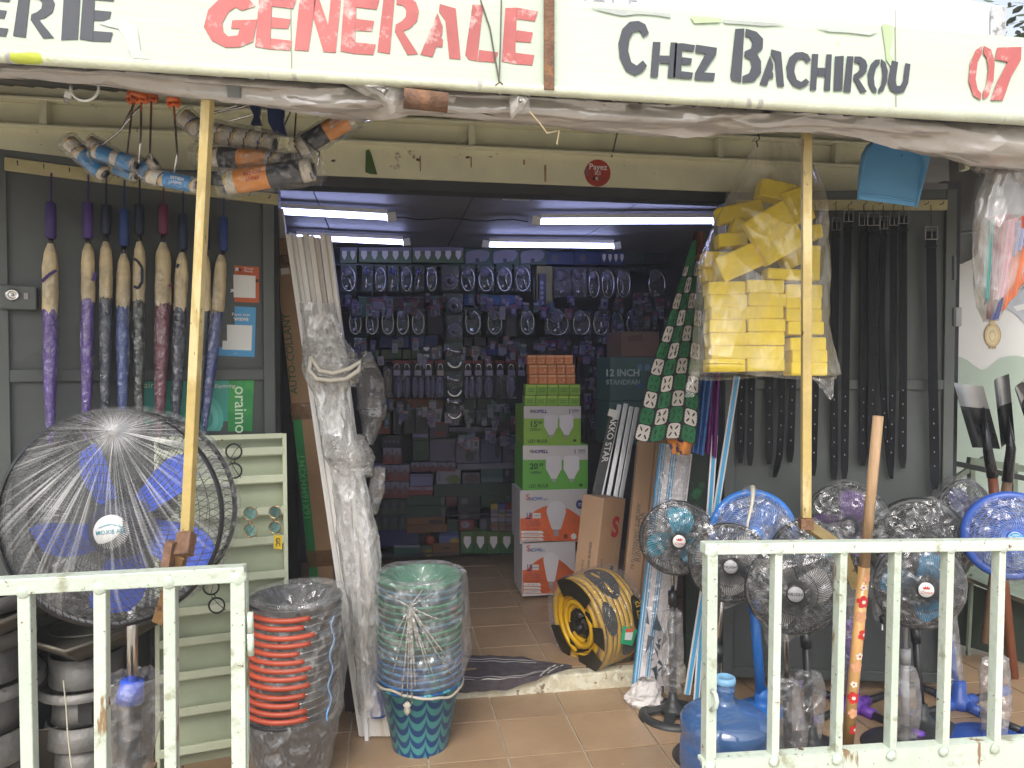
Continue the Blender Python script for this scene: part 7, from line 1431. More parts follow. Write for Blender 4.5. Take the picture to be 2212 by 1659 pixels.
# ================================================================ broom handle
BH=thing('broom_handle','wooden broom handle with flowered orange plastic sleeve on its lower half','broom handle',W(1829,1625,2.28))
a_=W(1897,899,2.16);b_=W(1829,1632,2.28); f_=(1214-899)/(1632-899); md=a_.lerp(b_,f_)
b=MB(); b.tube([a_,md],[.0145,.015],18); b.build('bare_wood',wood,BH,True)
b=MB(); b.tube([md,b_],[.0165,.017],18); flo=mat('orange_flowered_film',(.60,.33,.12),.35,var=.12,sc=8,spots=[((.70,.50,.22),.55,6,.2)],bump=.1,coat=.5); b.build('plastic_sleeve',flo,BH,True)
axb=(b_-md).normalized(); nb=(-fw-(-fw).dot(axb)*axb).normalized(); sb=axb.cross(nb); sb=sb if sb.x>0 else -sb
fr=mat('red_flower_print',(.55,.03,.03),.4,var=.05,bump=0); fw_=mat('white_flower_print',(.75,.68,.58),.4,bump=0); fp=mat('pink_flower_print',(.70,.34,.20),.4,bump=0)
def flower(py,off,r,m,cm):
    f=(py-899)/(1632-899); c0=a_.lerp(b_,f)
    def S_(x,y,o): 
        an=max(-1.4,min(1.4,(off+x)/.017)); return c0+(.0175+o)*(math.sin(an)*sb+math.cos(an)*nb)-axb*y
    for k in range(5):
        b=MB(); th=6.283*k/5+py; P=[S_(r*.62*math.cos(th)+r*.40*math.cos(t_),r*.62*math.sin(th)+r*.40*math.sin(t_),.0006) for t_ in [6.283*j/10 for j in range(10)]]; b.poly(P); b.build('printed_petal',m,BH)
    b=MB(); b.poly([S_(r*.28*math.cos(t_),r*.28*math.sin(t_),.0012) for t_ in [6.283*j/8 for j in range(8)]]); b.build('printed_flower_centre',cm,BH)
for py,off,r,m,cm in ((1255,-.004,.010,fw_,fr),(1286,.0,.020,fr,fw_),(1318,-.002,.018,fp,flo),(1357,.010,.018,fr,fw_),(1404,.003,.012,fw_,fr),(1428,-.002,.018,fp,flo),(1466,-.006,.010,fw_,fr),(1496,-.003,.020,fr,fw_),(1530,.0,.016,fp,flo),(1567,.009,.017,fr,fw_),(1608,-.002,.011,fw_,fr),(1236,.006,.014,fp,flo)): flower(py,off,r,m,cm)
# ================================================================ water bottle
bot_m=film('blue_water_bottle',.38,.58,5,rough=.12,col=(.10,.22,.48),tint=(.50,.66,.88),bump=.25,dist=.01,edge=.4)
BC0=V((W(1566,1500,2.36).x,W(1566,1500,2.36).y,0))
BT=thing('water_bottle','large blue translucent water bottle with pale blue cap behind the right gate','water bottle',BC0)
b=MB(); b.lathe([(.02,.004),(.12,.0),(.137,.012),(.14,.03),(.14,.10),(.133,.112),(.133,.122),(.14,.135),(.14,.19),(.133,.202),(.133,.212),(.14,.225),(.14,.285),(.138,.300),(.131,.318),(.134,.332),(.140,.350),(.139,.366),(.130,.383),(.110,.397),(.085,.407),(.058,.414),(.038,.420),(.031,.428),(.029,.44),(.029,.462),(.031,.465),(.031,.470),(.029,.473),(.029,.492)],56,None,BC0,cap=False); b.build('body',bot_m,BT,True)
b=MB(); b.lathe([(.029,.485),(.033,.487),(.0335,.497),(.032,.505),(.026,.508),(.023,.504),(0,.503)],32,None,BC0); b.build('cap',mat('pale_blue_cap',(.22,.45,.68),.35,var=.05),BT,True)
# ================================================================ goods on the back wall
YG=5.26
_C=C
def C(r,g,b,rough=.5,**k): return _C(r*.45,g*.42,b*.56,rough,**k)  # goods colours darkened and blued, so the shop's shade sits in the colour
def A5(x,y): return (734.8+x*.2297,517+y*.2297)
def A6(x,y): return (1034+x*.3281,408+y*.3281)
def A1(x,y): return (789.2+x*.2297,870.9+y*.2297)
def rect(fn,x0,y0,x1,y1): a=fn(x0,y0);b_=fn(x1,y1); return (a[0],a[1],b_[0],b_[1])
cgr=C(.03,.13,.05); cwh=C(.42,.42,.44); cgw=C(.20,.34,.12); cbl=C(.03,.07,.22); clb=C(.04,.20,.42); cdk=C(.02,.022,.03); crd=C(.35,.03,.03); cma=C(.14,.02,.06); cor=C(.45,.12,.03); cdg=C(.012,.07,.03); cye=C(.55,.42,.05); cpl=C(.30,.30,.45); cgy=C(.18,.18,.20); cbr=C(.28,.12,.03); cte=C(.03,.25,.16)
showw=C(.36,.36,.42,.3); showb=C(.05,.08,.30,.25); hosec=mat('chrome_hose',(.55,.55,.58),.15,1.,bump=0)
blist=film('blister_plastic',.02,.12,26,rough=.05,bump=1.,dist=.02,edge=.12,col=(.35,.35,.42),gf=.035,gl=.5)
def box(kind,lab,r,m,g,band=None,blob=None,dep=.12,Y=YG,txt=None,tm=None,n=0,bm=None):
    t,f=carton_box(kind,lab,r,Y,dep,m,group=g,bev=.002); x0,y0,x1,y1=r; w_=x1-x0;h_=y1-y0
    if band: pq(f,[(x0+.4,y0+h_*band[0]),(x1-.4,y0+h_*band[0]),(x1-.4,y0+h_*band[1]),(x0+.4,y0+h_*band[1])],band[2],t,'print_band')
    if blob: ell(f,x0+w_*blob[0],y0+h_*blob[1],w_*blob[2],h_*blob[3],blob[4],t,'printed_picture',.003,14)
    for k in range(n): lamp(f,x0+w_*(k+.5)/n,y0+h_*.22,y0+h_*.82,w_/n*.55,t,True,.003)
    if txt: text(txt,f(x0+w_*.5,y0+h_*(txt and .2),.004),h_*.0033*.22*4.5,tm or ink_white,t,bold=.02)
    return t,f
def rowlab(g,k,what,where): return '%s %s from the left, %s'%(ordn(k),what,where)
# row A
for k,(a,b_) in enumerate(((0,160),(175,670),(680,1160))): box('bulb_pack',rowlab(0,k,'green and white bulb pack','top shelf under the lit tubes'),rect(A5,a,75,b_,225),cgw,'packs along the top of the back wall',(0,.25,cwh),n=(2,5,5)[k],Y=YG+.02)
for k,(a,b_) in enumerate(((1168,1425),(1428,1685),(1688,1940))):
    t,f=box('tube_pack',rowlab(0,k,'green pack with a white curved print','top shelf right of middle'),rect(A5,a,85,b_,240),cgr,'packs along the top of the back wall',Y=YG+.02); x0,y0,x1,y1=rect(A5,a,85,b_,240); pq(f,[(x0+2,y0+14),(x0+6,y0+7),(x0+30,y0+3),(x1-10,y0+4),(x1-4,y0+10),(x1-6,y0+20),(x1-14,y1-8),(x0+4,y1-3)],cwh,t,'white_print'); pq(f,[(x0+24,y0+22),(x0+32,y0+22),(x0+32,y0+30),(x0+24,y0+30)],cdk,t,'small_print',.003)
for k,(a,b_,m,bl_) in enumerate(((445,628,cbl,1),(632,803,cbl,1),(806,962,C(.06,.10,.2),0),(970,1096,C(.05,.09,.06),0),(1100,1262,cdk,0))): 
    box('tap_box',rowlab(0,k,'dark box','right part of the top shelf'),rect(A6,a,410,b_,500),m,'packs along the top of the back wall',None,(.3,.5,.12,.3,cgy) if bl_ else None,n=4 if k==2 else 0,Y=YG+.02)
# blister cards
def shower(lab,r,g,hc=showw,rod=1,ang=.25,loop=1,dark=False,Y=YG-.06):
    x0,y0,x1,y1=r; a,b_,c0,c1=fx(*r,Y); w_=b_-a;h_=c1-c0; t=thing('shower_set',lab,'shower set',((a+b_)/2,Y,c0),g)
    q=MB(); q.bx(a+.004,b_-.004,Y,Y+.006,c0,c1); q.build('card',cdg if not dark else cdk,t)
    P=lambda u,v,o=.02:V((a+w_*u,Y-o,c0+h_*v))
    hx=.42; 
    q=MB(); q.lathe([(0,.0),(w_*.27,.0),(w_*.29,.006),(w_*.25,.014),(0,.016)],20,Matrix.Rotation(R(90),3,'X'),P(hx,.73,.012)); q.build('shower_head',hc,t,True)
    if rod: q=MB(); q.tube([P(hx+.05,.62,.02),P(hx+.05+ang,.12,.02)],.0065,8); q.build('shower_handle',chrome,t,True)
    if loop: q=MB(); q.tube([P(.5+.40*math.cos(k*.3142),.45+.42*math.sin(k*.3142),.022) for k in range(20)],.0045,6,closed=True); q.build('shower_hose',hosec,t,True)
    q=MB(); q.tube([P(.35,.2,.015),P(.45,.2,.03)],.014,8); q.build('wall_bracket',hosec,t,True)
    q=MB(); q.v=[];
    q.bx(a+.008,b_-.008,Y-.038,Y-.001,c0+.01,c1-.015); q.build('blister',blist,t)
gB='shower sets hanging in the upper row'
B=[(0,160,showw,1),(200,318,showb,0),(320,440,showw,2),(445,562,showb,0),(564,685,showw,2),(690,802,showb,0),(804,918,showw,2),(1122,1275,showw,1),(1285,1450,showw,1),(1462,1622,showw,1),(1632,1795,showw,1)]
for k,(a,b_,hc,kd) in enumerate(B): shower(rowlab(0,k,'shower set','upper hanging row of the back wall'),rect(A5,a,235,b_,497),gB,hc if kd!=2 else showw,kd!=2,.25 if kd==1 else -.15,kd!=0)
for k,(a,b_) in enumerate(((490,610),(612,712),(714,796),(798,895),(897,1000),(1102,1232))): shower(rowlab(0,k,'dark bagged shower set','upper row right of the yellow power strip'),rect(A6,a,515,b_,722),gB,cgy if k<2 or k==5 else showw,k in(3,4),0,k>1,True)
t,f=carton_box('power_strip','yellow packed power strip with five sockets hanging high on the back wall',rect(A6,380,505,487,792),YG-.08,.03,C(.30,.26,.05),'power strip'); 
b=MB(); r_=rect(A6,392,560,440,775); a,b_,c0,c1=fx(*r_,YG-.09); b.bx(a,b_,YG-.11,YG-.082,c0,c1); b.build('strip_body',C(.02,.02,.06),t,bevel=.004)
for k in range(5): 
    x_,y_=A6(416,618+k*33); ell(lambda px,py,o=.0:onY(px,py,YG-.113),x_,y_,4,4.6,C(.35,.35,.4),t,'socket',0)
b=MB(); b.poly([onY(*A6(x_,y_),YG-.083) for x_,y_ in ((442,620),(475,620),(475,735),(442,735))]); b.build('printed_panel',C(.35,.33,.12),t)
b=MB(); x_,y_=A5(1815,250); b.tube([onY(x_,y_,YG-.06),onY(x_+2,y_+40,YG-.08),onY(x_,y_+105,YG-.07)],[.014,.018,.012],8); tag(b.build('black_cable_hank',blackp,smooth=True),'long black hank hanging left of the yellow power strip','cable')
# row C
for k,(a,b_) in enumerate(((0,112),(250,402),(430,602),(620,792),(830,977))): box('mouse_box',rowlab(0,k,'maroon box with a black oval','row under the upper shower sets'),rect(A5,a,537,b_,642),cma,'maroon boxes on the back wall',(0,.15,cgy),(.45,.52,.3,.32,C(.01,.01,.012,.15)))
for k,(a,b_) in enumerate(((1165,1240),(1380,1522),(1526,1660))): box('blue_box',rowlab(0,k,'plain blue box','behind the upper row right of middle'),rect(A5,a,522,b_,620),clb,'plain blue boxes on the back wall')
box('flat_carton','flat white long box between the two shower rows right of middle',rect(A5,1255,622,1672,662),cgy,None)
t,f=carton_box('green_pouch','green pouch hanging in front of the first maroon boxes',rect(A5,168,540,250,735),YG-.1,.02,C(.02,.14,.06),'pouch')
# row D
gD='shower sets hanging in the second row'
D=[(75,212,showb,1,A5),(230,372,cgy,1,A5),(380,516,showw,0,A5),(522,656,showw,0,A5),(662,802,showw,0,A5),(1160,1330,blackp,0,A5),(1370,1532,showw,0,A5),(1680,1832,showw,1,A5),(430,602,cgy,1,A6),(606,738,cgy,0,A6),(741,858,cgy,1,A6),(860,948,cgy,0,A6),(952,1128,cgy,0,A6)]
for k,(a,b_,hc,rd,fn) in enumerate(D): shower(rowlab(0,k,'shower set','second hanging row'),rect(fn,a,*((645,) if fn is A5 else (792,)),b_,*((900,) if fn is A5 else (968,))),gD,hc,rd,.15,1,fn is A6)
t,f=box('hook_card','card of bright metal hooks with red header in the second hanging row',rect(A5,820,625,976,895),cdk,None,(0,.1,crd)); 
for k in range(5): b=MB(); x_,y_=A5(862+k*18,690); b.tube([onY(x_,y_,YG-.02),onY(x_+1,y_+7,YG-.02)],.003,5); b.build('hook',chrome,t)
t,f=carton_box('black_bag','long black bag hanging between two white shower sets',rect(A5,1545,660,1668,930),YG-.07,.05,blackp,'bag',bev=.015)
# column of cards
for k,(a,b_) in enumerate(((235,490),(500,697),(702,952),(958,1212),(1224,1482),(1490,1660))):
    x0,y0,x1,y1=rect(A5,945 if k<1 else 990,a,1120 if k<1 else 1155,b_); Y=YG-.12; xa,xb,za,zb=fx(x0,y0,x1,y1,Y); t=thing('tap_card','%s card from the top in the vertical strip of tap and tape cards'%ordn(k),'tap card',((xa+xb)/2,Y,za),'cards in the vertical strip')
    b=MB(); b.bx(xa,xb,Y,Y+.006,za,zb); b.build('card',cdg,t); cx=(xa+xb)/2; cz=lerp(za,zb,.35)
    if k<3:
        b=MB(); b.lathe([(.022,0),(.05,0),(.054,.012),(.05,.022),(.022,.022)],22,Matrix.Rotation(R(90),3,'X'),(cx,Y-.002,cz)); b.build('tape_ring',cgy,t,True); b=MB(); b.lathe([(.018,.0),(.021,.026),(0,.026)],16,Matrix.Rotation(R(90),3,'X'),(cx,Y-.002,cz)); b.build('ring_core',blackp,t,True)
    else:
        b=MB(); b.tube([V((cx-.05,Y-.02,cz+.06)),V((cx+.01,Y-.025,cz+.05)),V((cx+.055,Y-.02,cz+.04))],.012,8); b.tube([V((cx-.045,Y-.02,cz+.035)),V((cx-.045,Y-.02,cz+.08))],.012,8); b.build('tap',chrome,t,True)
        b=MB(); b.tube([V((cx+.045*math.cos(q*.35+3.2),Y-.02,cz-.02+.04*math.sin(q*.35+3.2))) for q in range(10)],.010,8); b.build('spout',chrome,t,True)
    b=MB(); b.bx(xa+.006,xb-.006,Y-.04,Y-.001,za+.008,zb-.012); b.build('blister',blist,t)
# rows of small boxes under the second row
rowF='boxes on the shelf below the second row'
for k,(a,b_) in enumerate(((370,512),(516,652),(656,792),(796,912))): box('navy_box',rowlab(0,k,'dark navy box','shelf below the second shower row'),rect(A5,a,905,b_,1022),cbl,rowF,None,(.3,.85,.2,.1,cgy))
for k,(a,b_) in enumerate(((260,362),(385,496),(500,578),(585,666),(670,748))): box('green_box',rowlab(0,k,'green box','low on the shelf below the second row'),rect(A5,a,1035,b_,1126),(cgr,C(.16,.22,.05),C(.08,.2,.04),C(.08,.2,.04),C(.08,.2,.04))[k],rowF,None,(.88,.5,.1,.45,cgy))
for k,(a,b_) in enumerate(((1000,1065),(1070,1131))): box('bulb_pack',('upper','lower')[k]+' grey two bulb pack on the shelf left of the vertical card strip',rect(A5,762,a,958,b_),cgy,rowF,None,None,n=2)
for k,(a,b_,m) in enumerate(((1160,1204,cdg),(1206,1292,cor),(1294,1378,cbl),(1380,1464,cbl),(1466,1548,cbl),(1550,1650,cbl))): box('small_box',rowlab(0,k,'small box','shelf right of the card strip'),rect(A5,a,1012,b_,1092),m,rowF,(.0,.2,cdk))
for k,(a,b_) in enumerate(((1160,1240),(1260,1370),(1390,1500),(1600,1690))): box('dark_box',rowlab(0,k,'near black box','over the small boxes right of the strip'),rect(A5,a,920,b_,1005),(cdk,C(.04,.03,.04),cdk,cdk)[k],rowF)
shower('white hand shower in a clear pack by the crumpled film at left',rect(A5,122,905,258,1130),gD,showw,0,0,1)
# padlocks
for k,(a,b_) in enumerate(((495,572),(590,662),(700,762),(795,862),(900,982),(1165,1232),(1265,1332),(1370,1432),(1470,1532),(1570,1642),(1670,1732))):
    x0,y0,x1,y1=rect(A5,a,1140,b_,1292); Y=YG-.1; xa,xb,za,zb=fx(x0,y0,x1,y1,Y); t=thing('padlock_pack','%s padlock pack from the left in the padlock row'%ordn(k),'padlock',((xa+xb)/2,Y,za),'padlocks hanging on cards')
    b=MB(); b.bx(xa-.006,xb+.006,Y,Y+.004,za,zb); b.build('card',cdk,t); b=MB(); b.bx(xa-.006,xb+.006,Y-.0025,Y-.0005,lerp(za,zb,.82),zb); b.build('header',crd,t)
    cx=(xa+xb)/2; b=MB(); b.bx(cx-.024,cx+.024,Y-.022,Y-.004,za+.006,za+.046); b.build('lock_body',C(.42,.40,.42,.3) if k!=4 else C(.5,.36,.26,.3),t,bevel=.003)
    b=MB(); b.tube([V((cx-.016,Y-.013,za+.046))]+[V((cx-.016*math.cos(q*.524),Y-.013,za+.07+.018*math.sin(q*.524))) for q in range(7)]+[V((cx+.016,Y-.013,za+.046))],.0035,6); b.build('shackle',chrome,t,True)
# cords
cordw=C(.34,.34,.42,.5)
for k,(a,b_,m) in enumerate(((405,490,C(.38,.34,.16,.5)),(505,590,cordw),(592,662,cordw),(676,730,cordw),(732,790,cordw),(800,850,cordw),(852,890,cordw),(892,980,cordw),(1165,1212,cordw),(1214,1262,cordw),(1270,1342,cordw),(1352,1440,cordw),(1452,1550,blackp),(1560,1642,cordw),(280,335,cordw))):
    x0,y0,x1,y1=rect(A5,a,1205 if k==0 else 1290,b_,1495); Y=YG-.13; xa,xb,za,zb=fx(x0,y0,x1,y1,Y); t=thing('extension_cord',('black' if k==12 else 'yellowish' if k==0 else 'pale')+' extension cord pack, %s from the left in the cord row'%ordn(k),'extension cord',((xa+xb)/2,Y,za),'extension cords in clear bags')
    cx=(xa+xb)/2; r_=(xb-xa)*.38
    for q in range(3):
        b=MB(); rr=r_*(1-.28*q); b.tube([V((cx+rr*math.cos(j*.3142),Y-.01*q,(za+zb)/2+(zb-za)*(.46-.04*q)*math.sin(j*.3142))) for j in range(20)],.0045,6,closed=True); b.build('cord_loop',m,t,True)
    b=MB(); b.bx(cx-r_*.5,cx+r_*.5,Y-.035,Y-.012,lerp(za,zb,.25),lerp(za,zb,.72)); b.build('socket_block',m,t,bevel=.004)
    b=MB(); b.bx(xa,xb,Y-.045,Y+.01,za,zb+.01); b.build('clear_pouch',blist,t)
# row I boxes
for k,(a,b_,m,bb) in enumerate(((345,462,cbl,None),(475,662,cor,(.5,.5,.42,.48,cdk)),(666,876,cor,(.3,.5,.12,.3,cbr)),(880,976,cbr,None),(1160,1282,cdg,(.9,.5,.08,.48,cgy)),(1290,1452,cdg,(.9,.5,.08,.48,cgy)),(1460,1560,cdg,None),(1565,1680,cdk,None))): box('flat_box',rowlab(0,k,'flat box','shelf behind the hanging cords'),rect(A5,a,1500,b_,1602),m,'boxes behind the cords',None,bb,Y=YG+.03)
# lower shelves
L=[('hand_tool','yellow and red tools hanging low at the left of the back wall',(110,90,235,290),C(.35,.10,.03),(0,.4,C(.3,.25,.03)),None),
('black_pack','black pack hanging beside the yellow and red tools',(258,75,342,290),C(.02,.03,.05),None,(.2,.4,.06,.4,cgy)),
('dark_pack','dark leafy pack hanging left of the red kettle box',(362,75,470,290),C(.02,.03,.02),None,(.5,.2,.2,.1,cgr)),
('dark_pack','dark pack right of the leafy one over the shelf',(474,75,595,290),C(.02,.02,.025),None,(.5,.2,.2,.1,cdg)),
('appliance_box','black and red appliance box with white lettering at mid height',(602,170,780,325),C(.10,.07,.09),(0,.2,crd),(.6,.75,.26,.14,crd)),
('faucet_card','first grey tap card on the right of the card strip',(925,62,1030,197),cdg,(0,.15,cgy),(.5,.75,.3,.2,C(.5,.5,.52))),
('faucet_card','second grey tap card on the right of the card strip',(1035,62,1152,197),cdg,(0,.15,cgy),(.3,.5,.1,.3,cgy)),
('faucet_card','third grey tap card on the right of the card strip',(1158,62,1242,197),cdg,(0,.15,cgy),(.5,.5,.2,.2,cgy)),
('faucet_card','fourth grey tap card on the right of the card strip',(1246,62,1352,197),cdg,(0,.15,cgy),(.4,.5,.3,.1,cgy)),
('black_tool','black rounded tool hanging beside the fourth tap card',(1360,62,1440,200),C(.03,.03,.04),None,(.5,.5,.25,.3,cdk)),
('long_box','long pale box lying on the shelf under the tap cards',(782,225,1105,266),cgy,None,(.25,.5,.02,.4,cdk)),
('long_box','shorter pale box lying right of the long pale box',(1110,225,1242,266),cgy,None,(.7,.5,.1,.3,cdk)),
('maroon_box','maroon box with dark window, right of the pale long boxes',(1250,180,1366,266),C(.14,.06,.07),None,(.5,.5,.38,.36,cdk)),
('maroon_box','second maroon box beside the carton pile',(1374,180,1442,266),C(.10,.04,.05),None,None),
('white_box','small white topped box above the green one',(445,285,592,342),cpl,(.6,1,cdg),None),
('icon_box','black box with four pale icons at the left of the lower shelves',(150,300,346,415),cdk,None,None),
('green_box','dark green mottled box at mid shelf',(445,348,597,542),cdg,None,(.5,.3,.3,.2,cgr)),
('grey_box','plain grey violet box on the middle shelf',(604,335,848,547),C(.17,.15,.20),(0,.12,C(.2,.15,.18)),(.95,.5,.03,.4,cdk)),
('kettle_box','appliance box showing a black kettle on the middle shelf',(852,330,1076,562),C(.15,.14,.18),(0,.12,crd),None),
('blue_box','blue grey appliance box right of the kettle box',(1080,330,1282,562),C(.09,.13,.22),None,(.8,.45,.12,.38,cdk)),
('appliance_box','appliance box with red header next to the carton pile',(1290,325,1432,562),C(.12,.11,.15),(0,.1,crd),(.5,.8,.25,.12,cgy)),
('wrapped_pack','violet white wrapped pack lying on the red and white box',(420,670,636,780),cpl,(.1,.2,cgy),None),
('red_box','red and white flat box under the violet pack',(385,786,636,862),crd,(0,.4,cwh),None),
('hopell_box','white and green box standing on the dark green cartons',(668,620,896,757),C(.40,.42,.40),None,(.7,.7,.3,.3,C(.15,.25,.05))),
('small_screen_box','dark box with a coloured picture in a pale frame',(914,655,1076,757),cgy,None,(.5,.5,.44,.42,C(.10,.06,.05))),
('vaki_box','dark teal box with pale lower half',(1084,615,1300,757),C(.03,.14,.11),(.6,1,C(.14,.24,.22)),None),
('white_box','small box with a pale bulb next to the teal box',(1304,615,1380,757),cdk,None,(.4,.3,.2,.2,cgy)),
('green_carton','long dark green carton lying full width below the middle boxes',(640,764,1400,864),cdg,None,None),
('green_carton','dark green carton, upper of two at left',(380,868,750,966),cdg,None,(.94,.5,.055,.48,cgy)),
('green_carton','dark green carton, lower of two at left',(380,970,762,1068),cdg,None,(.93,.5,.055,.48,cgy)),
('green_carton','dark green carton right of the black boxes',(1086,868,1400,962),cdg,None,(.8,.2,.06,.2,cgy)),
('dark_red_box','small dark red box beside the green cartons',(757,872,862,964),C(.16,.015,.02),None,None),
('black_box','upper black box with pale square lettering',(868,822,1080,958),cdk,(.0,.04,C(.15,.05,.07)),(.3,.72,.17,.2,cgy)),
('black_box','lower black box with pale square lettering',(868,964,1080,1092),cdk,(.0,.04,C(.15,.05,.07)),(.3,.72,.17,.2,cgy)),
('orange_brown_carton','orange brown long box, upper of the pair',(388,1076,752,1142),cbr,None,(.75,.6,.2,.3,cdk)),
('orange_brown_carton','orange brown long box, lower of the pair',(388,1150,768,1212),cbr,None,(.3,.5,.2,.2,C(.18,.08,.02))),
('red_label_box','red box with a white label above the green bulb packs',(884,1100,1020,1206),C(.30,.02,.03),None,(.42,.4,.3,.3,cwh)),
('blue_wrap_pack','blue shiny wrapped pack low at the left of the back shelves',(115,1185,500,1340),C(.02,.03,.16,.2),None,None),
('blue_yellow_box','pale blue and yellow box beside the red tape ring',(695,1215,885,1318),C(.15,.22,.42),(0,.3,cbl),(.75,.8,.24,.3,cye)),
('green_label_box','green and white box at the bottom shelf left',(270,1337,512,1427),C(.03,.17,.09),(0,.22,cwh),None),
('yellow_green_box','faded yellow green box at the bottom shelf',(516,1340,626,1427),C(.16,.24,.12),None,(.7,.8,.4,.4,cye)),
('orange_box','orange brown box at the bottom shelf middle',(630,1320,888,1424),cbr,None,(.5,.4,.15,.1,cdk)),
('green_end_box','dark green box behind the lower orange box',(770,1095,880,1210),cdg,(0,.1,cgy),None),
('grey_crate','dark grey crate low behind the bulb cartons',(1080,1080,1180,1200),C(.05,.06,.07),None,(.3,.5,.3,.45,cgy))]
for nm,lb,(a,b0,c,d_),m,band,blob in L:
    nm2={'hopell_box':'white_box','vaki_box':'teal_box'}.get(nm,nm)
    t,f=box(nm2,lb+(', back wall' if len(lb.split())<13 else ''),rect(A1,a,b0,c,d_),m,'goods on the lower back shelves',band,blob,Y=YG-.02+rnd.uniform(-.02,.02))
    r_=rect(A1,a,b0,c,d_)
    if nm=='icon_box':
        for k in range(4): pq(f,[(r_[0]+6+k*9,r_[1]+11),(r_[0]+12+k*9,r_[1]+11),(r_[0]+12+k*9,r_[1]+16),(r_[0]+6+k*9,r_[1]+16)],cgy,t,'icon')
    if nm=='kettle_box':
        ell(f,r_[0]+30,r_[1]+38,10,12,cdk,t,'printed_kettle'); pq(f,[(r_[0]+20,r_[1]+24),(r_[0]+42,r_[1]+24),(r_[0]+46,r_[1]+34),(r_[0]+42,r_[1]+34),(r_[0]+38,r_[1]+28),(r_[0]+20,r_[1]+28)],cdk,t,'printed_handle',.004)
    if nm=='appliance_box' and a==602: text('502',f(r_[0]+12,r_[1]+14,.004),.018,cgy,t)
    if nm=='black_box': text('Vesta',f(r_[0]+36,r_[1]+(11 if b0<900 else 8),.004),.020,cgy,t)
    if nm=='vaki_box': text('VAKI',f(r_[0]+22,r_[1]+7,.004),.018,cgy,t)
    if nm=='hopell_box': text('HOPELL',f(r_[0]+6,r_[1]+17,.004),.014,C(.06,.04,.2),t,-UP,V((1,0,0)),bold=.03)
    if nm=='red_box': text('COBRA',f(r_[0]+30,r_[1]+4,.004),.018,C(.3,.02,.03),t)
    if nm=='red_label_box': text('Q',f(r_[0]+10,r_[1]+9,.004),.022,cdk,t)
gbx='red and white bulb boxes on the left shelf'
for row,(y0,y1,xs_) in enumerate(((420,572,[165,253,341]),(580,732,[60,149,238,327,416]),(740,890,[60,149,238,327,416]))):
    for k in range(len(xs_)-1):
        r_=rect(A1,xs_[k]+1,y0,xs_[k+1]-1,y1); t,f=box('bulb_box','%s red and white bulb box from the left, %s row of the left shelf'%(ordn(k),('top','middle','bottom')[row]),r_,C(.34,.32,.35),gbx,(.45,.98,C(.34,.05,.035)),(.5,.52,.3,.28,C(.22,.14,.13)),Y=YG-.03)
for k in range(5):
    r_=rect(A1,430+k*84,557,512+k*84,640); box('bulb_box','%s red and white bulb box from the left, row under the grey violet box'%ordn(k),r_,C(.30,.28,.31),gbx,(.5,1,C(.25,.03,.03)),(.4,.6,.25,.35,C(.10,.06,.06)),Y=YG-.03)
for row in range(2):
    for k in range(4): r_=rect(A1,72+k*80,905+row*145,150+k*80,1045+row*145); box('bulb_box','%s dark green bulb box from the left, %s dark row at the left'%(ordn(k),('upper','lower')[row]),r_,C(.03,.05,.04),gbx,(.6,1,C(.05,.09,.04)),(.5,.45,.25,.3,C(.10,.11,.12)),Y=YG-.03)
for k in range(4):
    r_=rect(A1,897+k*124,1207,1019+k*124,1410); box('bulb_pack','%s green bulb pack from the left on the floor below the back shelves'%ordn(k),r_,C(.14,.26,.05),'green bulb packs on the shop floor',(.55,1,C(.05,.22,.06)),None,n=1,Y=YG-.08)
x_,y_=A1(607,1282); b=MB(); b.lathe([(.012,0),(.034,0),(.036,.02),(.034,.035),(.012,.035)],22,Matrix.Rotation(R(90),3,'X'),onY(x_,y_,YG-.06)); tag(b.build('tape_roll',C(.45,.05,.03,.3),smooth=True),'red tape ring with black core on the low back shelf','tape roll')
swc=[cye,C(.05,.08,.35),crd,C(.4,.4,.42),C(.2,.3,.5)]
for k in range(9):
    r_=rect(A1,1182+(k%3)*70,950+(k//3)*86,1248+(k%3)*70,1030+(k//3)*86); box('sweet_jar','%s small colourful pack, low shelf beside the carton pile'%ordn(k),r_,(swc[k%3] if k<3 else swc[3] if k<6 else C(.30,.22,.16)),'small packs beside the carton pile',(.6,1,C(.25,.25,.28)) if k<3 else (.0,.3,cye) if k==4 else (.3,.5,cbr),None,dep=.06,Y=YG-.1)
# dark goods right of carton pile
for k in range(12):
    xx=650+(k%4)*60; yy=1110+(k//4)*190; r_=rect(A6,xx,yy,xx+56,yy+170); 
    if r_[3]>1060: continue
    t,f=box('dark_pack','%s dark hanging pack right of the carton pile, counted row by row'%ordn(k),r_,(C(.03,.03,.035),C(.05,.03,.035),C(.03,.04,.06))[k%3],'dark packs right of the carton pile',(0,.12,crd if k<4 else cgy),(.5,.5,.25,.3,C(.06,.06,.08,.2)),dep=.04,Y=YG-.05)
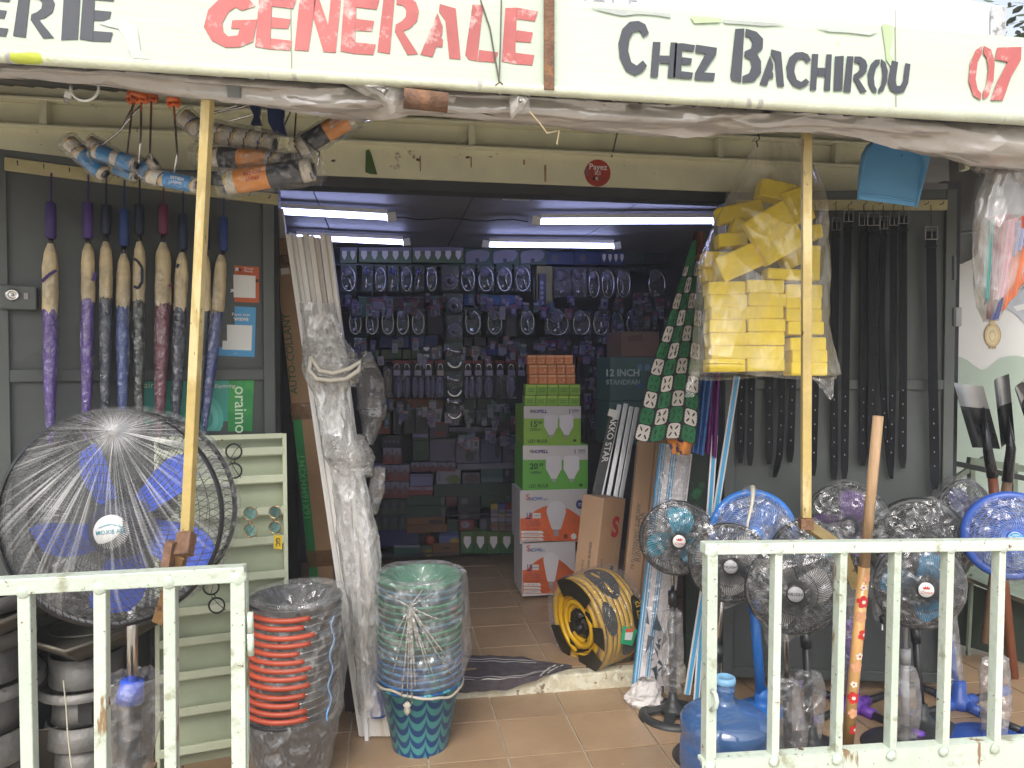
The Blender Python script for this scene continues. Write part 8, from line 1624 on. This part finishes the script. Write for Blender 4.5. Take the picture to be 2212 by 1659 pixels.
# small packets filling the gaps, hung in front of the boxes
pkc=[C(.30,.30,.42,.3),C(.08,.09,.25,.3),C(.25,.26,.30,.3),C(.05,.18,.12,.3),C(.30,.06,.08,.3),C(.04,.04,.06,.3),C(.40,.38,.34,.3),C(.12,.06,.20,.3)]
pr=random.Random(21)
def ow_(n):
    o_=['zeroth','first','second','third','fourth','fifth','sixth','seventh','eighth','ninth','tenth','eleventh','twelfth','thirteenth','fourteenth','fifteenth','sixteenth','seventeenth','eighteenth','nineteenth']
    t_={2:'twent',3:'thirt',4:'fort',5:'fift'}
    return o_[n] if n<20 else t_[n//10]+'ieth' if n%10==0 else t_[n//10]+'y '+o_[n%10]
wh_=['in the clutter under the upper shower sets','in the clutter right of the yellow strip','in the clutter under the second shower row','above the orange boxes','in the row at the foot of the cords','in the dark column right of the cartons','on the tap card row','in the far right clutter']
pn_=['lilac','navy','grey','green','red','black','white','violet']
for band_,n_,(x0_,x1_,y0_,y1_) in ((0,46,(745,1130,632,664)),(1,26,(1150,1440,632,668)),(2,40,(745,1130,726,770)),(3,30,(1150,1330,724,765)),(4,42,(800,1125,862,905)),(5,26,(1255,1330,780,930)),(6,26,(985,1120,930,950)),(7,24,(1300,1440,640,720))):
    xs_=sorted(pr.uniform(x0_,x1_) for _ in range(n_))
    for k in range(n_):
        x=xs_[k]; pc_=pr.randrange(8); y=pr.uniform(y0_,y1_); w_=pr.uniform(7,15); h_=pr.uniform(14,28); Y=YG-.08-pr.uniform(0,.05); a,b_,c0,c1=fx(x,y,x+w_,y+h_,Y); rz=pr.uniform(-.12,.12)
        q=MB(); q.box(((a+b_)/2,Y,(c0+c1)/2),(b_-a,.012,c1-c0),Matrix.Rotation(rz,3,'Y')); q.k=1; q.box(((a+b_)/2,Y-.004,lerp(c0,c1,.85)),((b_-a)*.98,.012,(c1-c0)*.22),Matrix.Rotation(rz,3,'Y')); q.k=2; q.box(((a+b_)/2+pr.uniform(-.003,.003),Y-.010,lerp(c0,c1,.4)),((b_-a)*.55,.014,(c1-c0)*.42),Matrix.Rotation(rz,3,'Y'))
        o=q.build('small_packet',[pkc[pc_],pr.choice([pkc[4],pkc[1],pkc[6],pkc[3]]),pr.choice([pkc[1],pkc[5],pkc[0],pkc[2]])]); tag(o,'%s packet, %s from the left %s'%(pn_[pc_],ow_(k+1),wh_[band_]),'packet','small packets crowding the back wall')
# shelves and uprights
shf=C(.06,.06,.07)
SHF=thing('wall_shelving','dark steel shelving covering the back wall of the shop','shelving',onY(1100,1195,YG))
for (fn,x0,x1,y) in ((A5,-150,980,1606),(A1,600,1440,330),(A1,855,1440,566),(A1,-60,1440,1070),(A5,-150,3000,1135),(A5,-150,3000,645),(A5,-150,3000,230),(A1,-100,880,1430)):
    a=onY(*fn(x0,y),YG-.0);c=onY(*fn(x1,y),YG); b=MB(); b.bx(a.x,min(c.x,XR-.02),YG-.03,YB-.01,a.z-.010,a.z-.0); b.build('shelf_board',shf,SHF)
a=onY(*A1(858,566),YG);c=onY(*A1(1436,605),YG); b=MB(); b.bx(a.x,c.x,YG-.036,YG-.031,c.z,a.z); b.build('price_rail',C(.22,.22,.24),SHF)
for k in range(14):
    a=onY(*A5(350+k*46,1585),YG-.04); b=MB(); b.bx(a.x-.012,a.x+.012,YG-.042,YG-.040,a.z-.014,a.z); b.build('price_tag',cpl if k%2 else cbl,SHF)
for px in (800,1000,1245,1440):
    a=onY(px,900,YG); b=MB(); b.bx(a.x-.01,a.x+.01,YG+.13,YG+.15,.08,2.3); b.build('upright',shf,SHF)
# ================================================================ haze added to lift the blacks: one even box round camera and scene
hz_=bpy.data.materials.new('added_haze'); hz_.use_nodes=True; t_=hz_.node_tree; t_.nodes.remove(t_.nodes['Principled BSDF'])
pv=t_.nodes.new('ShaderNodeVolumePrincipled'); pv.inputs['Density'].default_value=.006; pv.inputs['Color'].default_value=(.9,.93,.95,1); t_.links.new(pv.outputs[0],t_.nodes['Material Output'].inputs['Volume'])
b=MB(); b.bx(-62,62,-27,67,-1.3,8.5); o=b.build('haze',hz_); o['kind']='stuff'
